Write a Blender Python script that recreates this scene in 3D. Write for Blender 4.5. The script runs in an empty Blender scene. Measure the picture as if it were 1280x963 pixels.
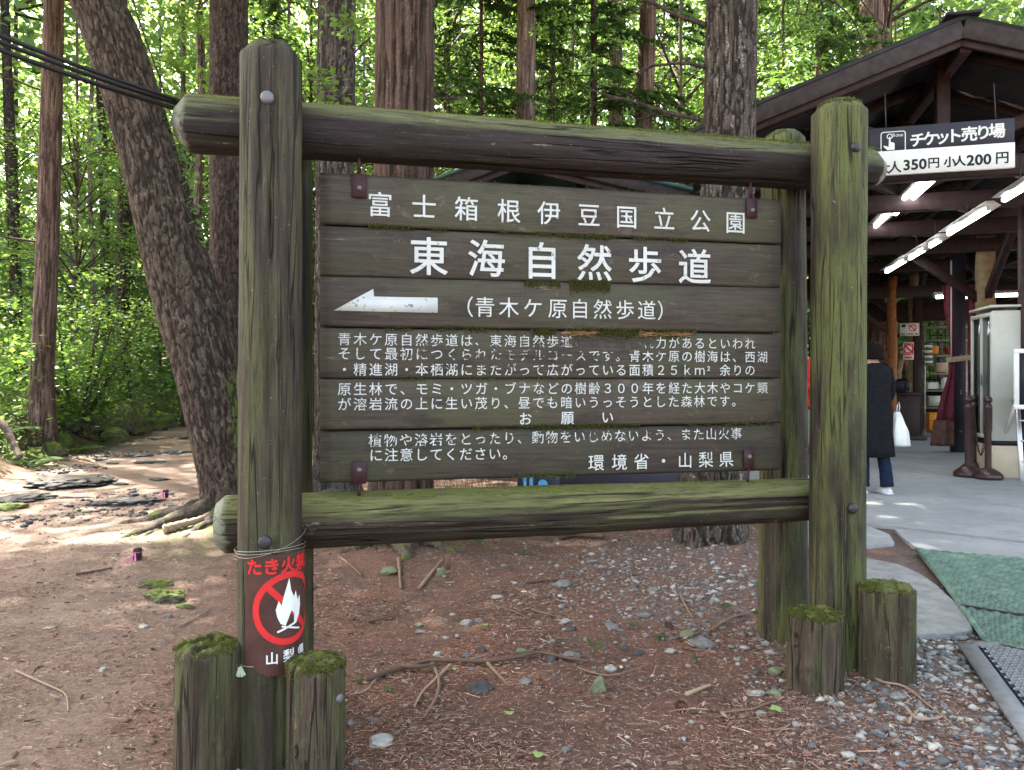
import bpy, bmesh, math, random
import numpy as np
from mathutils import Vector, Matrix

random.seed(7)
RNG = np.random.default_rng(11)
SC = bpy.context.scene
COL = SC.collection
PI = math.pi
R = math.radians

# ------------------------------------------------------------------ camera, light, exposure
F = 950.0            # focal length in photo pixels (photo 1280 wide)
HOR = 477.0          # horizon row
CZ = 1.40            # eye height
cam_d = bpy.data.cameras.new('camera')
cam_d.sensor_fit = 'HORIZONTAL'
cam_d.sensor_width = 36.0
cam_d.lens = F / 1280 * 36
cam_d.shift_y = -(481.5 - HOR) / 1280
cam_d.clip_start = 0.05
cam_d.clip_end = 1000
cam = bpy.data.objects.new('camera', cam_d)
COL.objects.link(cam)
cam.location = (0, 0, CZ)
cam.rotation_euler = (R(90), 0, 0)
SC.camera = cam

SUN_EL, SUN_AZ = 56.0, -46.0       # azimuth measured from +Y towards +X: sun ahead and to the left
w = bpy.data.worlds.new('World')
SC.world = w
w.use_nodes = True
nt = w.node_tree
bg = nt.nodes['Background']
sky = nt.nodes.new('ShaderNodeTexSky')
sky.sky_type = 'NISHITA'
sky.sun_disc = False
sky.sun_elevation = R(SUN_EL)
sky.sun_rotation = R(SUN_AZ)
sky.air_density = 1.0
sky.dust_density = 3.5
sky.ozone_density = 0.6
tint = nt.nodes.new('ShaderNodeMix'); tint.data_type = 'RGBA'; tint.blend_type = 'MULTIPLY'
tint.inputs[0].default_value = 1.0
tint.inputs[7].default_value = (1.16, 1.0, 0.86, 1)      # white, slightly hazy forest sky
nt.links.new(sky.outputs[0], tint.inputs[6])
nt.links.new(tint.outputs[2], bg.inputs[0])
bg.inputs[1].default_value = 0.15
sd = bpy.data.lights.new('sun', 'SUN')
sd.energy = 4.6
sd.angle = R(0.6)
sd.color = (1.0, 0.95, 0.86)
so = bpy.data.objects.new('sun', sd)
COL.objects.link(so)
SUND = Vector((math.sin(R(SUN_AZ)) * math.cos(R(SUN_EL)), math.cos(R(SUN_AZ)) * math.cos(R(SUN_EL)), math.sin(R(SUN_EL))))
so.rotation_euler = SUND.to_track_quat('Z', 'Y').to_euler()
so.location = (-10, 12, 30)

SC.view_settings.view_transform = 'Standard'
SC.view_settings.look = 'None'
SC.view_settings.gamma = 1.0
SC.view_settings.use_curve_mapping = False
SC.view_settings.exposure = 3.1
SC.render.engine = 'CYCLES'
SC.cycles.max_bounces = 6
SC.cycles.diffuse_bounces = 3
SC.cycles.glossy_bounces = 2
SC.cycles.transmission_bounces = 3
SC.cycles.transparent_max_bounces = 6
SC.cycles.caustics_reflective = False
SC.cycles.caustics_refractive = False
SC.cycles.sample_clamp_indirect = 4.0
try:
    SC.cycles.use_denoising = True
except Exception:
    pass

# ------------------------------------------------------------------ numpy noise
_P = np.random.default_rng(3).random((64, 64, 64))


def vnoise(x, y, z=0.0):
    x, y, z = np.broadcast_arrays(np.asarray(x, float), np.asarray(y, float), np.asarray(z, float))
    xi, yi, zi = np.floor(x).astype(int), np.floor(y).astype(int), np.floor(z).astype(int)
    fx, fy, fz = x - xi, y - yi, z - zi
    fx = fx * fx * (3 - 2 * fx); fy = fy * fy * (3 - 2 * fy); fz = fz * fz * (3 - 2 * fz)

    def g(a, b, c):
        return _P[(xi + a) & 63, (yi + b) & 63, (zi + c) & 63]
    a = g(0, 0, 0) * (1 - fx) + g(1, 0, 0) * fx
    b = g(0, 1, 0) * (1 - fx) + g(1, 1, 0) * fx
    c = g(0, 0, 1) * (1 - fx) + g(1, 0, 1) * fx
    d = g(0, 1, 1) * (1 - fx) + g(1, 1, 1) * fx
    return ((a * (1 - fy) + b * fy) * (1 - fz) + (c * (1 - fy) + d * fy) * fz) * 2 - 1


def fbm(x, y, z=0.0, o=4):
    s, a, t = 0.0, 1.0, 0.0
    for i in range(o):
        k = 2.03 ** i
        s = s + a * vnoise(x * k + 7.3 * i, y * k + 3.1 * i, z * k + 1.7 * i)
        t += a
        a *= 0.5
    return s / t


def sstep(a, b, x):
    t = np.clip((x - a) / (b - a), 0, 1)
    return t * t * (3 - 2 * t)


# ------------------------------------------------------------------ terrain
def hgt(x, y):
    x = np.asarray(x, float); y = np.asarray(y, float)
    z = 0.03 + 0.17 * sstep(-1.2, 1.9, x)
    z = z + 0.012 * np.clip(y - 5, 0, 40) * (x < 0.5) * sstep(0.5, -1.5, x)
    xb = -7.0 - 0.22 * (y - 10)                       # foot of the bank left of the path
    rough = fbm(x * 1.3, y * 1.3, 2.0, 3)
    d = xb - x + 0.35 * rough
    bank = sstep(0.0, 1.1, d) * 0.62 + np.clip(d, 0, 30) * 0.05
    z = z + bank * (1 + 0.35 * rough)
    # low mound round the leaning tree
    z = z + 0.16 * np.exp(-(((x + 2.6) / 0.8) ** 2 + ((y - 7.2) / 0.9) ** 2))
    z = z + 0.10 * np.exp(-(((x + 0.9) / 0.7) ** 2 + ((y - 5.6) / 0.6) ** 2))
    z = z + 0.10 * np.exp(-(((x - 1.5) / 0.5) ** 2 + ((y - 5.6) / 0.5) ** 2))
    # open ground behind the sign rises a little beyond the shed and path end
    z = z + 0.6 * sstep(20, 45, y) + 0.5 * sstep(13, 24, y) * sstep(-4, -1, x) * sstep(5, 3, x)
    z = z + 0.30 * np.clip(y - 46, 0, 70) * sstep(200, 120, y)
    nz = 0.018 * fbm(x * 1.7, y * 1.7, 5.0, 4) + 0.006 * fbm(x * 9, y * 9, 1.0, 3)
    far = 1 + 3 * sstep(10, 20, y)
    flat = sstep(1.6, 2.2, x - 0.08 * (y - 4)) * sstep(14, 12, np.abs(x - 8))
    z = z + nz * far * (1 - 0.8 * flat)
    return z * (1 - flat) + flat * (0.19 + nz * 0.2)


def h1(x, y):
    return float(hgt(x, y))


def P(px, py, Y):
    return Vector(((px - 640) / F * Y, Y, CZ + (HOR - py) / F * Y))


def G(px, py, z=None):
    k = (HOR - py) / F
    Y = 4.0
    for _ in range(60):
        x = (px - 640) / F * Y
        zz = z if z is not None else h1(x, Y)
        Yn = (zz - CZ) / k
        Y = 0.6 * Y + 0.4 * min(max(Yn, 0.5), 60)
    x = (px - 640) / F * Y
    return Vector((x, Y, z if z is not None else h1(x, Y)))


# ------------------------------------------------------------------ mesh collection helper
class Geo:
    def __init__(s):
        s.v = []; s.f = []; s.a = []; s.n = 0

    def add(s, v, f, a=0.5):
        v = np.asarray(v, float).reshape(-1, 3)
        s.v.append(v)
        if isinstance(f, np.ndarray):
            s.f.append(f.astype(np.int64) + s.n)
        else:
            by = {}
            for q in f:
                by.setdefault(len(q), []).append(q)
            for q in by.values():
                s.f.append(np.array(q, dtype=np.int64) + s.n)
        s.a.append(np.broadcast_to(np.asarray(a, float), (len(v),)))
        s.n += len(v)
        return s

    def box(s, c, size, rot=0.0, tilt=None, a=0.5):
        hx, hy, hz = size[0] / 2, size[1] / 2, size[2] / 2
        v = np.array([[x, y, z] for z in (-hz, hz) for y in (-hy, hy) for x in (-hx, hx)])
        M = Matrix.Rotation(rot, 3, 'Z')
        if tilt is not None:
            M = M @ tilt
        v = v @ np.array(M).T + np.array(c)
        return s.add(v, [(0, 2, 3, 1), (4, 5, 7, 6), (0, 1, 5, 4), (2, 6, 7, 3), (0, 4, 6, 2), (1, 3, 7, 5)], a)

    def beam(s, p0, p1, wd, ht, a=0.5, up=(0, 0, 1)):
        p0, p1 = Vector(p0), Vector(p1)
        d = (p1 - p0)
        L = d.length
        d.normalize()
        upv = Vector(up)
        if abs(d.dot(upv)) > 0.98:
            upv = Vector((0, 1, 0))
        x = d.cross(upv).normalized()
        z = x.cross(d).normalized()
        v = []
        for t in (0, L):
            for q in (-ht / 2, ht / 2):
                for r in (-wd / 2, wd / 2):
                    v.append(p0 + d * t + x * r + z * q)
        return s.add([tuple(q) for q in v], [(0, 2, 3, 1), (4, 5, 7, 6), (0, 1, 5, 4), (2, 6, 7, 3), (0, 4, 6, 2), (1, 3, 7, 5)], a)

    def tube(s, pts, rad, seg=8, cap=True, a=0.5, jitter=0.0):
        pts = np.asarray([tuple(p) for p in pts], float)
        n = len(pts)
        rad = np.broadcast_to(np.asarray(rad, float), (n,))
        tan = np.gradient(pts, axis=0)
        tan /= np.linalg.norm(tan, axis=1, keepdims=True) + 1e-9
        up = np.array([0.0, 0, 1]) if abs(tan[0][2]) < 0.9 else np.array([0.0, 1, 0])
        V = np.zeros((n, seg, 3))
        x = np.cross(up, tan[0])
        x /= np.linalg.norm(x)
        th = np.arange(seg) / seg * 2 * PI
        for i in range(n):
            x = x - tan[i] * np.dot(x, tan[i])
            x /= np.linalg.norm(x) + 1e-9
            y = np.cross(tan[i], x)
            r = rad[i] * (1 + jitter * RNG.uniform(-1, 1, seg))
            V[i] = pts[i] + (np.cos(th) * r)[:, None] * x + (np.sin(th) * r)[:, None] * y
        i, j = np.meshgrid(np.arange(n - 1), np.arange(seg), indexing='ij')
        i = i.ravel(); j = j.ravel(); k = (j + 1) % seg
        fq = np.stack([i * seg + j, i * seg + k, (i + 1) * seg + k, (i + 1) * seg + j], 1)
        v = V.reshape(-1, 3)
        s.add(v, fq, a)
        if cap:
            base = s.n - n * seg
            s.f.append(np.array([[base + q for q in range(seg)][::-1]]))
            s.f.append(np.array([[base + (n - 1) * seg + q for q in range(seg)]]))
        return s

    def lathe(s, prof, c=(0, 0, 0), seg=24, a=0.5):
        V = []
        for r, z in prof:
            for j in range(seg):
                t = 2 * PI * j / seg
                V.append((c[0] + r * math.cos(t), c[1] + r * math.sin(t), c[2] + z))
        n = len(prof)
        i, j = np.meshgrid(np.arange(n - 1), np.arange(seg), indexing='ij')
        i = i.ravel(); j = j.ravel(); k = (j + 1) % seg
        fq = np.stack([i * seg + j, i * seg + k, (i + 1) * seg + k, (i + 1) * seg + j], 1)
        return s.add(V, fq, a)

    def build(s, name, mat, parent=None, smooth=False, local=None):
        me = bpy.data.meshes.new(name)
        v = np.concatenate(s.v) if s.v else np.zeros((0, 3))
        if local is not None:
            v = v - np.array(local)
        tot = np.concatenate([np.full(len(q), q.shape[1]) for q in s.f])
        loops = np.concatenate([q.ravel() for q in s.f])
        me.vertices.add(len(v)); me.vertices.foreach_set('co', v.ravel())
        me.loops.add(len(loops)); me.loops.foreach_set('vertex_index', loops.astype(np.int32))
        me.polygons.add(len(tot))
        st = np.concatenate([[0], np.cumsum(tot)[:-1]])
        me.polygons.foreach_set('loop_start', st.astype(np.int32))
        me.polygons.foreach_set('loop_total', tot.astype(np.int32))
        if smooth:
            me.polygons.foreach_set('use_smooth', np.ones(len(tot), bool))
        at = me.attributes.new('var', 'FLOAT', 'POINT')
        at.data.foreach_set('value', np.concatenate(s.a).astype(np.float32))
        if mat is not None and 'bark' in mat.name and name != 'trunk':
            ar = me.attributes.new('ridge', 'FLOAT', 'POINT')
            ar.data.foreach_set('value', np.ones(s.n, np.float32))
        me.update(calc_edges=True)
        me.validate()
        if mat is not None:
            me.materials.append(mat)
        o = bpy.data.objects.new(name, me)
        COL.objects.link(o)
        if local is not None:
            o.location = local
        if parent is not None:
            o.parent = parent
        return o


def empty(name, loc=(0, 0, 0), rz=0.0, label=None, cat=None, group=None):
    o = bpy.data.objects.new(name, None)
    COL.objects.link(o)
    o.location = loc
    o.rotation_euler = (0, 0, rz)
    o.empty_display_size = 0.1
    return tag(o, label, cat, group)


def tag(o, label=None, cat=None, group=None, kind=None):
    if label: o['label'] = label
    if cat: o['category'] = cat
    if group: o['group'] = group
    if kind: o['kind'] = kind
    return o


def bevel(o, wd=0.004, seg=1):
    m = o.modifiers.new('bevel', 'BEVEL')
    m.width = wd; m.segments = seg; m.limit_method = 'ANGLE'; m.angle_limit = R(40)
    return o


# ------------------------------------------------------------------ materials
class NT:
    def __init__(s, name):
        s.m = bpy.data.materials.new(name)
        s.m.use_nodes = True
        s.t = s.m.node_tree
        s.b = s.t.nodes['Principled BSDF']
        s.b.inputs['Specular IOR Level'].default_value = 0.25
        s.out = s.t.nodes['Material Output']

    def n(s, ty, **kw):
        q = s.t.nodes.new(ty)
        for k, v in kw.items():
            if hasattr(q, k): setattr(q, k, v)
        return q

    def l(s, a, b):
        s.t.links.new(a, b)

    def coord(s, scale=(1, 1, 1), kind='Object', rot=(0, 0, 0)):
        tc = s.n('ShaderNodeTexCoord'); mp = s.n('ShaderNodeMapping')
        mp.inputs['Scale'].default_value = scale
        mp.inputs['Rotation'].default_value = rot
        s.l(tc.outputs[kind], mp.inputs[0])
        return mp.outputs[0]

    def noise(s, vec, scale=5, detail=4, rough=0.55, dist=0.0):
        q = s.n('ShaderNodeTexNoise')
        q.inputs['Scale'].default_value = scale; q.inputs['Detail'].default_value = detail
        q.inputs['Roughness'].default_value = rough; q.inputs['Distortion'].default_value = dist
        s.l(vec, q.inputs['Vector'])
        return q.outputs['Fac']

    def voro(s, vec, scale=5, feature='F1', out='Distance'):
        q = s.n('ShaderNodeTexVoronoi'); q.feature = feature
        q.inputs['Scale'].default_value = scale
        s.l(vec, q.inputs['Vector'])
        return q.outputs[out]

    def ramp(s, fac, stops, interp='LINEAR'):
        q = s.n('ShaderNodeValToRGB')
        cr = q.color_ramp
        cr.interpolation = interp
        while len(cr.elements) < len(stops): cr.elements.new(0.5)
        for e, (p, c) in zip(cr.elements, stops):
            e.position = p
            if not hasattr(c, '__len__'): c = (c, c, c)
            e.color = (*c[:3], 1)
        s.l(fac, q.inputs[0])
        return q.outputs[0]

    def mix(s, fac, a, b, mode='MIX'):
        q = s.n('ShaderNodeMix'); q.data_type = 'RGBA'; q.blend_type = mode
        for sock, val in ((q.inputs[0], fac), (q.inputs[6], a), (q.inputs[7], b)):
            if hasattr(val, 'links') or isinstance(val, bpy.types.NodeSocket): s.l(val, sock)
            elif hasattr(val, '__len__'): sock.default_value = (*val[:3], 1)
            else: sock.default_value = val
        return q.outputs[2]

    def math(s, op, a, b=0.0, c=None):
        q = s.n('ShaderNodeMath'); q.operation = op
        for i, val in enumerate((a, b) if c is None else (a, b, c)):
            if isinstance(val, bpy.types.NodeSocket): s.l(val, q.inputs[i])
            else: q.inputs[i].default_value = val
        return q.outputs[0]

    def attr(s, name='var'):
        q = s.n('ShaderNodeAttribute'); q.attribute_name = name
        return q.outputs['Fac']

    def normz(s):
        g = s.n('ShaderNodeNewGeometry'); x = s.n('ShaderNodeSeparateXYZ')
        s.l(g.outputs['Normal'], x.inputs[0])
        return x.outputs[2]

    def bump(s, h, strength=0.3, dist=0.01):
        q = s.n('ShaderNodeBump')
        q.inputs['Strength'].default_value = strength; q.inputs['Distance'].default_value = dist
        s.l(h, q.inputs['Height'])
        s.l(q.outputs[0], s.b.inputs['Normal'])

    def base(s, c, rough=0.8):
        if isinstance(c, bpy.types.NodeSocket): s.l(c, s.b.inputs['Base Color'])
        else: s.b.inputs['Base Color'].default_value = (*c, 1)
        s.b.inputs['Roughness'].default_value = rough
        return s.m


def simple(name, c, rough=0.6, metal=0.0, vary=0.15, scale=8, spec=None):
    q = NT(name)
    nz = q.noise(q.coord(), scale, 3)
    c2 = tuple(min(1, x * (1 + vary)) for x in c); c1 = tuple(x * (1 - vary) for x in c)
    col = q.ramp(nz, [(0.3, c1), (0.7, c2)])
    q.base(col, rough)
    q.b.inputs['Metallic'].default_value = metal
    if spec is not None: q.b.inputs['Specular IOR Level'].default_value = spec
    q.bump(nz, 0.1, 0.003)
    return q.m


MOSS = (0.075, 0.105, 0.018)


def log_mat(name, brown=(0.085, 0.066, 0.05), green=(0.085, 0.098, 0.038), dark=(0.022, 0.017, 0.013), g=0.5, moss=0.55, seed=0.0, pale=0.5, ends=None, algae=None):
    """weathered log: streaks along local Z, algae, cracks, moss where it faces up"""
    q = NT(name)
    tc = q.n('ShaderNodeTexCoord')
    oi = q.n('ShaderNodeObjectInfo')
    add = q.n('ShaderNodeVectorMath'); add.operation = 'ADD'
    cmb = q.n('ShaderNodeCombineXYZ')
    rr = q.math('MULTIPLY', oi.outputs['Random'], 13.0)
    q.l(rr, cmb.inputs[0]); q.l(rr, cmb.inputs[2])
    q.l(tc.outputs['Object'], add.inputs[0]); q.l(cmb.outputs[0], add.inputs[1])
    def mp(sc):
        m = q.n('ShaderNodeMapping'); m.inputs['Scale'].default_value = sc
        q.l(add.outputs[0], m.inputs[0]); return m.outputs[0]
    st = q.noise(mp((1, 1, 0.05)), 34, 6, 0.65)
    st2 = q.noise(mp((1, 1, 0.12)), 9, 4, 0.6, 0.4)
    big = q.noise(mp((1, 1, 0.3)), 4.5, 4, 0.6)
    crack = q.noise(mp((1, 1, 0.035)), 17, 2, 0.5, 0.6)
    patch = q.noise(mp((1, 1, 0.45)), 16, 5, 0.7)
    col = q.mix(q.ramp(st, [(0.35, 0), (0.68, 1)]), tuple(x * 0.55 for x in brown), tuple(x * 1.45 for x in brown))
    gm = q.ramp(st2, [(0.62 - 0.32 * g, 0), (0.78 - 0.3 * g, 1)])
    gcol = q.mix(st, tuple(x * 0.55 for x in green), tuple(x * 1.5 for x in green))
    col = q.mix(gm, col, gcol)
    col = q.mix(q.ramp(big, [(0.35, 0.75), (0.5, 0)]), col, dark)
    if algae:      # algae on the upper side; the underside's shade is put into the dark base
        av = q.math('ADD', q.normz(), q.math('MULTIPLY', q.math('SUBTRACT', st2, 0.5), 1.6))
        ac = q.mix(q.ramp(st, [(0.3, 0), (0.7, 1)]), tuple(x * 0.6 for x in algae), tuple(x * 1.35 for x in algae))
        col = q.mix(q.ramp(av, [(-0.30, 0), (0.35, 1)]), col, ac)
    fg = q.noise(mp((1, 1, 0.06)), 130, 5, 0.75)
    col = q.mix(q.ramp(fg, [(0.36, 0.75), (0.50, 0)]), col, dark)
    col = q.mix(q.ramp(fg, [(0.60, 0), (0.72, 0.5)]), col, (0.20, 0.185, 0.13))
    sp = q.noise(mp((1, 1, 1)), 55, 4, 0.7)
    col = q.mix(q.ramp(sp, [(0.66, 0), (0.70, 0.6)]), col, (0.24, 0.25, 0.19))
    # pale flakes where the surface wood has worn
    fl = q.ramp(q.math('MULTIPLY', patch, q.ramp(st, [(0.3, 0.6), (0.7, 1.0)])), [(0.60 - 0.03 * pale, 0), (0.62 - 0.02 * pale, 1)])
    col = q.mix(q.math('MULTIPLY', fl, min(0.85, 0.8 * pale)), col, (0.23, 0.20, 0.13) if pale < 1.3 else (0.22, 0.145, 0.075))
    ck = q.ramp(crack, [(0.478, 0), (0.495, 1), (0.505, 1), (0.522, 0)])
    ck2 = q.math('MULTIPLY', ck, q.ramp(big, [(0.45, 0), (0.55, 1)]))
    col = q.mix(q.math('MULTIPLY', ck2, 0.85), col, (0.008, 0.006, 0.005))
    up = q.ramp(q.math('ADD', q.normz(), q.math('MULTIPLY', q.math('SUBTRACT', patch, 0.5), 1.6)), [(0.95 - 0.6 * moss, 0), (1.1 - 0.6 * moss, 1)])
    mcol = q.mix(q.noise(mp((1, 1, 1)), 120, 3), (0.05, 0.06, 0.01), (0.16, 0.17, 0.04))
    col = q.mix(up, col, mcol)
    if ends:
        zz_ = q.n('ShaderNodeSeparateXYZ'); q.l(tc.outputs['Object'], zz_.inputs[0])
        for e_ in ends:
            dd_ = q.math('ABSOLUTE', q.math('SUBTRACT', zz_.outputs[2], e_))
            dd_ = q.math('ADD', dd_, q.math('MULTIPLY', q.math('SUBTRACT', patch, 0.5), 0.10))
            col = q.mix(q.ramp(dd_, [(0.035, 0.8), (0.055, 0)]), col, q.mix(sp, (0.14, 0.15, 0.10), (0.30, 0.32, 0.25)))
    hh = q.math('ADD', q.math('MULTIPLY', q.math('ADD', st, fg), 0.5), q.math('ADD', q.math('MULTIPLY', ck2, -1.2), q.math('MULTIPLY', q.noise(mp((1, 1, 1)), 150, 2), q.math('MULTIPLY', up, 0.8))))
    q.bump(hh, 0.9, 0.010)
    q.base(col, 0.72)
    return q.m


def bark_mat(name, a=(0.10, 0.075, 0.06), b=(0.028, 0.02, 0.016), light=(0.26, 0.23, 0.2), moss=0.0, zs=0.12, sc=26, zlow=None):
    q = NT(name)
    c1 = q.coord((1, 1, zs)); c0 = q.coord((1, 1, 1))
    st = q.noise(c1, sc, 6, 0.65, 0.3)
    vo = q.voro(q.coord((1, 1, max(zs, 0.3))), sc * 1.4)
    lo = q.noise(c0, 3.0, 4)
    hi = q.noise(c0, 60, 3)
    col = q.mix(q.ramp(st, [(0.38, 0), (0.62, 1)]), b, a)
    col = q.mix(q.ramp(q.math('MULTIPLY', st, hi), [(0.30, 0), (0.42, 0.75)]), col, light)
    col = q.mix(q.ramp(vo, [(0.25, 0.55), (0.55, 0)]), col, tuple(x * 0.9 for x in a))
    if moss > 0:
        mm = q.math('MULTIPLY', q.attr('var'), 1.0)
        mk = q.ramp(q.math('ADD', mm, q.math('MULTIPLY', q.math('SUBTRACT', lo, 0.5), 0.9)), [(0.60, 0), (0.78, 1)])
        mc = q.mix(hi, (0.03, 0.045, 0.008), (0.12, 0.15, 0.03))
        col = q.mix(q.math('MULTIPLY', mk, moss), col, mc)
    rd = q.ramp(q.math('ADD', q.attr('ridge'), q.math('MULTIPLY', q.math('SUBTRACT', hi, 0.5), 0.5)), [(0.30, 1), (0.62, 0)])
    col = q.mix(q.math('MULTIPLY', rd, 0.8), col, tuple(x * 0.7 for x in b))
    q.bump(q.math('ADD', st, q.math('MULTIPLY', hi, 0.5)), 0.9, 0.02)
    q.base(col, 0.9)
    return q.m


def leaf_mat(name, lo, hi, tr=0.45, gloss=0.4):
    q = NT(name)
    v = q.attr('var')
    col = q.ramp(v, [(0.0, lo), (1.0, hi)])
    q.base(col, gloss)
    t = q.n('ShaderNodeBsdfTranslucent')
    tc = q.mix(1.0, col, (1.25, 1.3, 0.6), 'MULTIPLY')
    q.l(tc, t.inputs[0])
    mx = q.n('ShaderNodeMixShader')
    mx.inputs[0].default_value = tr
    q.l(q.b.outputs[0], mx.inputs[1]); q.l(t.outputs[0], mx.inputs[2])
    q.l(mx.outputs[0], q.out.inputs[0])
    return q.m


def rock_mat(name, a, b, sc=10, moss=0.0):
    q = NT(name)
    c = q.coord()
    n1 = q.noise(c, sc, 6, 0.65); n2 = q.noise(c, sc * 6, 3)
    col = q.mix(q.ramp(n1, [(0.35, 0), (0.65, 1)]), a, b)
    col = q.mix(q.math('MULTIPLY', n2, 0.35), col, tuple(x * 0.4 for x in a))
    if moss > 0:
        mk = q.ramp(q.math('ADD', q.normz(), n1), [(1.25 - moss * 0.5, 0), (1.45 - moss * 0.5, 1)])
        col = q.mix(mk, col, q.mix(n2, (0.04, 0.06, 0.01), (0.13, 0.16, 0.03)))
    q.bump(q.math('ADD', n1, q.math('MULTIPLY', n2, 0.3)), 0.6, 0.02)
    q.base(col, 0.85)
    return q.m


def ramp_attr_mat(name, stops, rough=0.85, fine=0.25, scale=90):
    q = NT(name)
    col = q.ramp(q.attr('var'), stops)
    nz = q.noise(q.coord(), scale, 3)
    col = q.mix(q.math('MULTIPLY', nz, fine), col, (0.02, 0.017, 0.014))
    q.base(col, rough)
    q.bump(nz, 0.3, 0.003)
    return q.m


M = {}
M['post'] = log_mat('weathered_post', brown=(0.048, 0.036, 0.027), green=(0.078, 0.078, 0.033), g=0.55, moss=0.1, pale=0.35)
M['post_green'] = log_mat('green_post', brown=(0.050, 0.040, 0.026), green=(0.100, 0.112, 0.034), g=0.68, moss=0.1, pale=0.3)  # greener with algae than the left front post
M['rail_top'] = log_mat('top_crossbeam_wood', brown=(0.036, 0.027, 0.026), green=(0.04, 0.038, 0.024), g=0.15, moss=0.5, pale=1.2, ends=(0.0, 3.06), algae=(0.105, 0.108, 0.050))  # both crossbeams: dark brown base carries the underside shade
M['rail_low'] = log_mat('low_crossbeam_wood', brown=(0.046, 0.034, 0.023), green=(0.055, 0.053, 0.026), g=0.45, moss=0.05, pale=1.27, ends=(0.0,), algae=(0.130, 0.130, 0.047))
M['stump'] = log_mat('stump_wood', brown=(0.080, 0.058, 0.038), green=(0.075, 0.08, 0.03), g=0.5, moss=0.5, pale=2.2)
M['moss'] = leaf_mat('moss_tuft', (0.045, 0.05, 0.012), (0.17, 0.18, 0.045), 0.3, 0.8)
M['metal'] = simple('dull_galvanised_metal', (0.17, 0.17, 0.175), 0.55, 0.5)
M['darkmetal'] = simple('dark_bolt_metal', (0.06, 0.055, 0.06), 0.5, 0.6)
M['bracket'] = simple('maroon_painted_bracket', (0.045, 0.018, 0.02), 0.5, 0.2)
M['rubber'] = simple('black_cable_rubber', (0.012, 0.012, 0.014), 0.45)
M['wire'] = simple('pale_wire', (0.30, 0.28, 0.24), 0.4, 0.5)
M['darkwood'] = simple('dark_brown_stained_wood', (0.035, 0.019, 0.018), 0.6, 0, 0.35, 14)
M['fasciawood'] = simple('faded_brown_fascia_wood', (0.042, 0.030, 0.029), 0.65, 0, 0.35, 12)
M['roofmetal'] = simple('dark_roof_sheet', (0.028, 0.026, 0.028), 0.5, 0.2, 0.3, 6)
M['greenmetal'] = simple('green_roof_sheet', (0.06, 0.12, 0.10), 0.45, 0.2)
M['logwood'] = simple('peeled_log_column', (0.30, 0.215, 0.12), 0.6, 0, 0.3, 10)
M['orangewood'] = simple('orange_stained_column', (0.24, 0.085, 0.02), 0.5, 0, 0.25, 10)
M['white'] = simple('white_paint', (0.78, 0.78, 0.75), 0.5, 0, 0.04)
M['cabinet'] = simple('cream_cabinet_paint', (0.46, 0.465, 0.41), 0.45, 0, 0.05)
M['beige'] = simple('beige_board', (0.55, 0.46, 0.34), 0.6, 0, 0.06)
M['black'] = simple('black_print', (0.008, 0.008, 0.012), 0.5, 0, 0.05)
M['signdark'] = simple('dark_sign_face', (0.03, 0.028, 0.04), 0.5, 0, 0.1)
M['signwhite'] = simple('white_sign_face', (0.72, 0.72, 0.68), 0.5, 0, 0.04)
M['red'] = simple('red_print', (0.62, 0.03, 0.03), 0.45, 0, 0.08)
M['brownplate'] = simple('brown_painted_plate', (0.075, 0.035, 0.028), 0.4, 0, 0.25, 12)
M['maroon'] = simple('maroon_curtain_cloth', (0.16, 0.032, 0.05), 0.85, 0, 0.25, 10)
M['tan'] = simple('tan_tape', (0.5, 0.38, 0.26), 0.7)
M['coat'] = simple('black_knit_coat', (0.012, 0.012, 0.014), 0.95, 0, 0.3, 30, 0.1)
M['jeans'] = simple('navy_jeans', (0.012, 0.02, 0.04), 0.9, 0, 0.3, 30, 0.1)
M['skin'] = simple('skin', (0.50, 0.31, 0.23), 0.55, 0, 0.05)
M['hair'] = simple('black_hair', (0.009, 0.006, 0.005), 0.75, 0, 0.4, 60, 0.08)
M['redshirt'] = simple('red_shirt_cloth', (0.5, 0.025, 0.02), 0.85, 0, 0.2, 20)
M['greytrouser'] = simple('grey_trouser_cloth', (0.13, 0.13, 0.12), 0.9, 0, 0.2, 20)
M['shoe'] = simple('white_shoe', (0.7, 0.7, 0.7), 0.5)
M['bag'] = simple('white_plastic_bag', (0.72, 0.72, 0.68), 0.35)
M['stanchion'] = simple('brown_plastic_stanchion', (0.045, 0.022, 0.02), 0.35, 0, 0.15, 10, 0.5)
M['shelf'] = simple('grey_steel_shelf', (0.38, 0.38, 0.34), 0.5, 0.3)
M['orange'] = simple('orange_plastic', (0.75, 0.27, 0.02), 0.45)
M['navy'] = simple('navy_sign_face', (0.012, 0.016, 0.03), 0.4)
M['blue'] = simple('pale_blue_print', (0.12, 0.35, 0.6), 0.5)
M['pink'] = simple('pink_ribbon', (0.42, 0.10, 0.22), 0.6)
M['aluminium'] = simple('aluminium', (0.55, 0.55, 0.55), 0.35, 0.8)
M['greenmat'] = simple('green_plastic_mat', (0.13, 0.20, 0.155), 0.5, 0, 0.3, 12)
M['matbase'] = simple('grey_green_mat_backing', (0.045, 0.06, 0.052), 0.7, 0, 0.5, 20)
M['rubbermat'] = simple('grey_rubber_mat', (0.19, 0.19, 0.195), 0.55, 0, 0.2, 20)
M['lava'] = rock_mat('dark_lava_rock', (0.050, 0.046, 0.043), (0.125, 0.12, 0.112), 9)
M['mossrock'] = rock_mat('mossy_rock', (0.10, 0.09, 0.07), (0.20, 0.18, 0.14), 8, 1.1)
M['greyrock'] = rock_mat('grey_stone', (0.125, 0.12, 0.115), (0.27, 0.26, 0.245), 14)
M['paleRock'] = rock_mat('pale_stone', (0.26, 0.26, 0.24), (0.46, 0.45, 0.41), 16)
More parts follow.
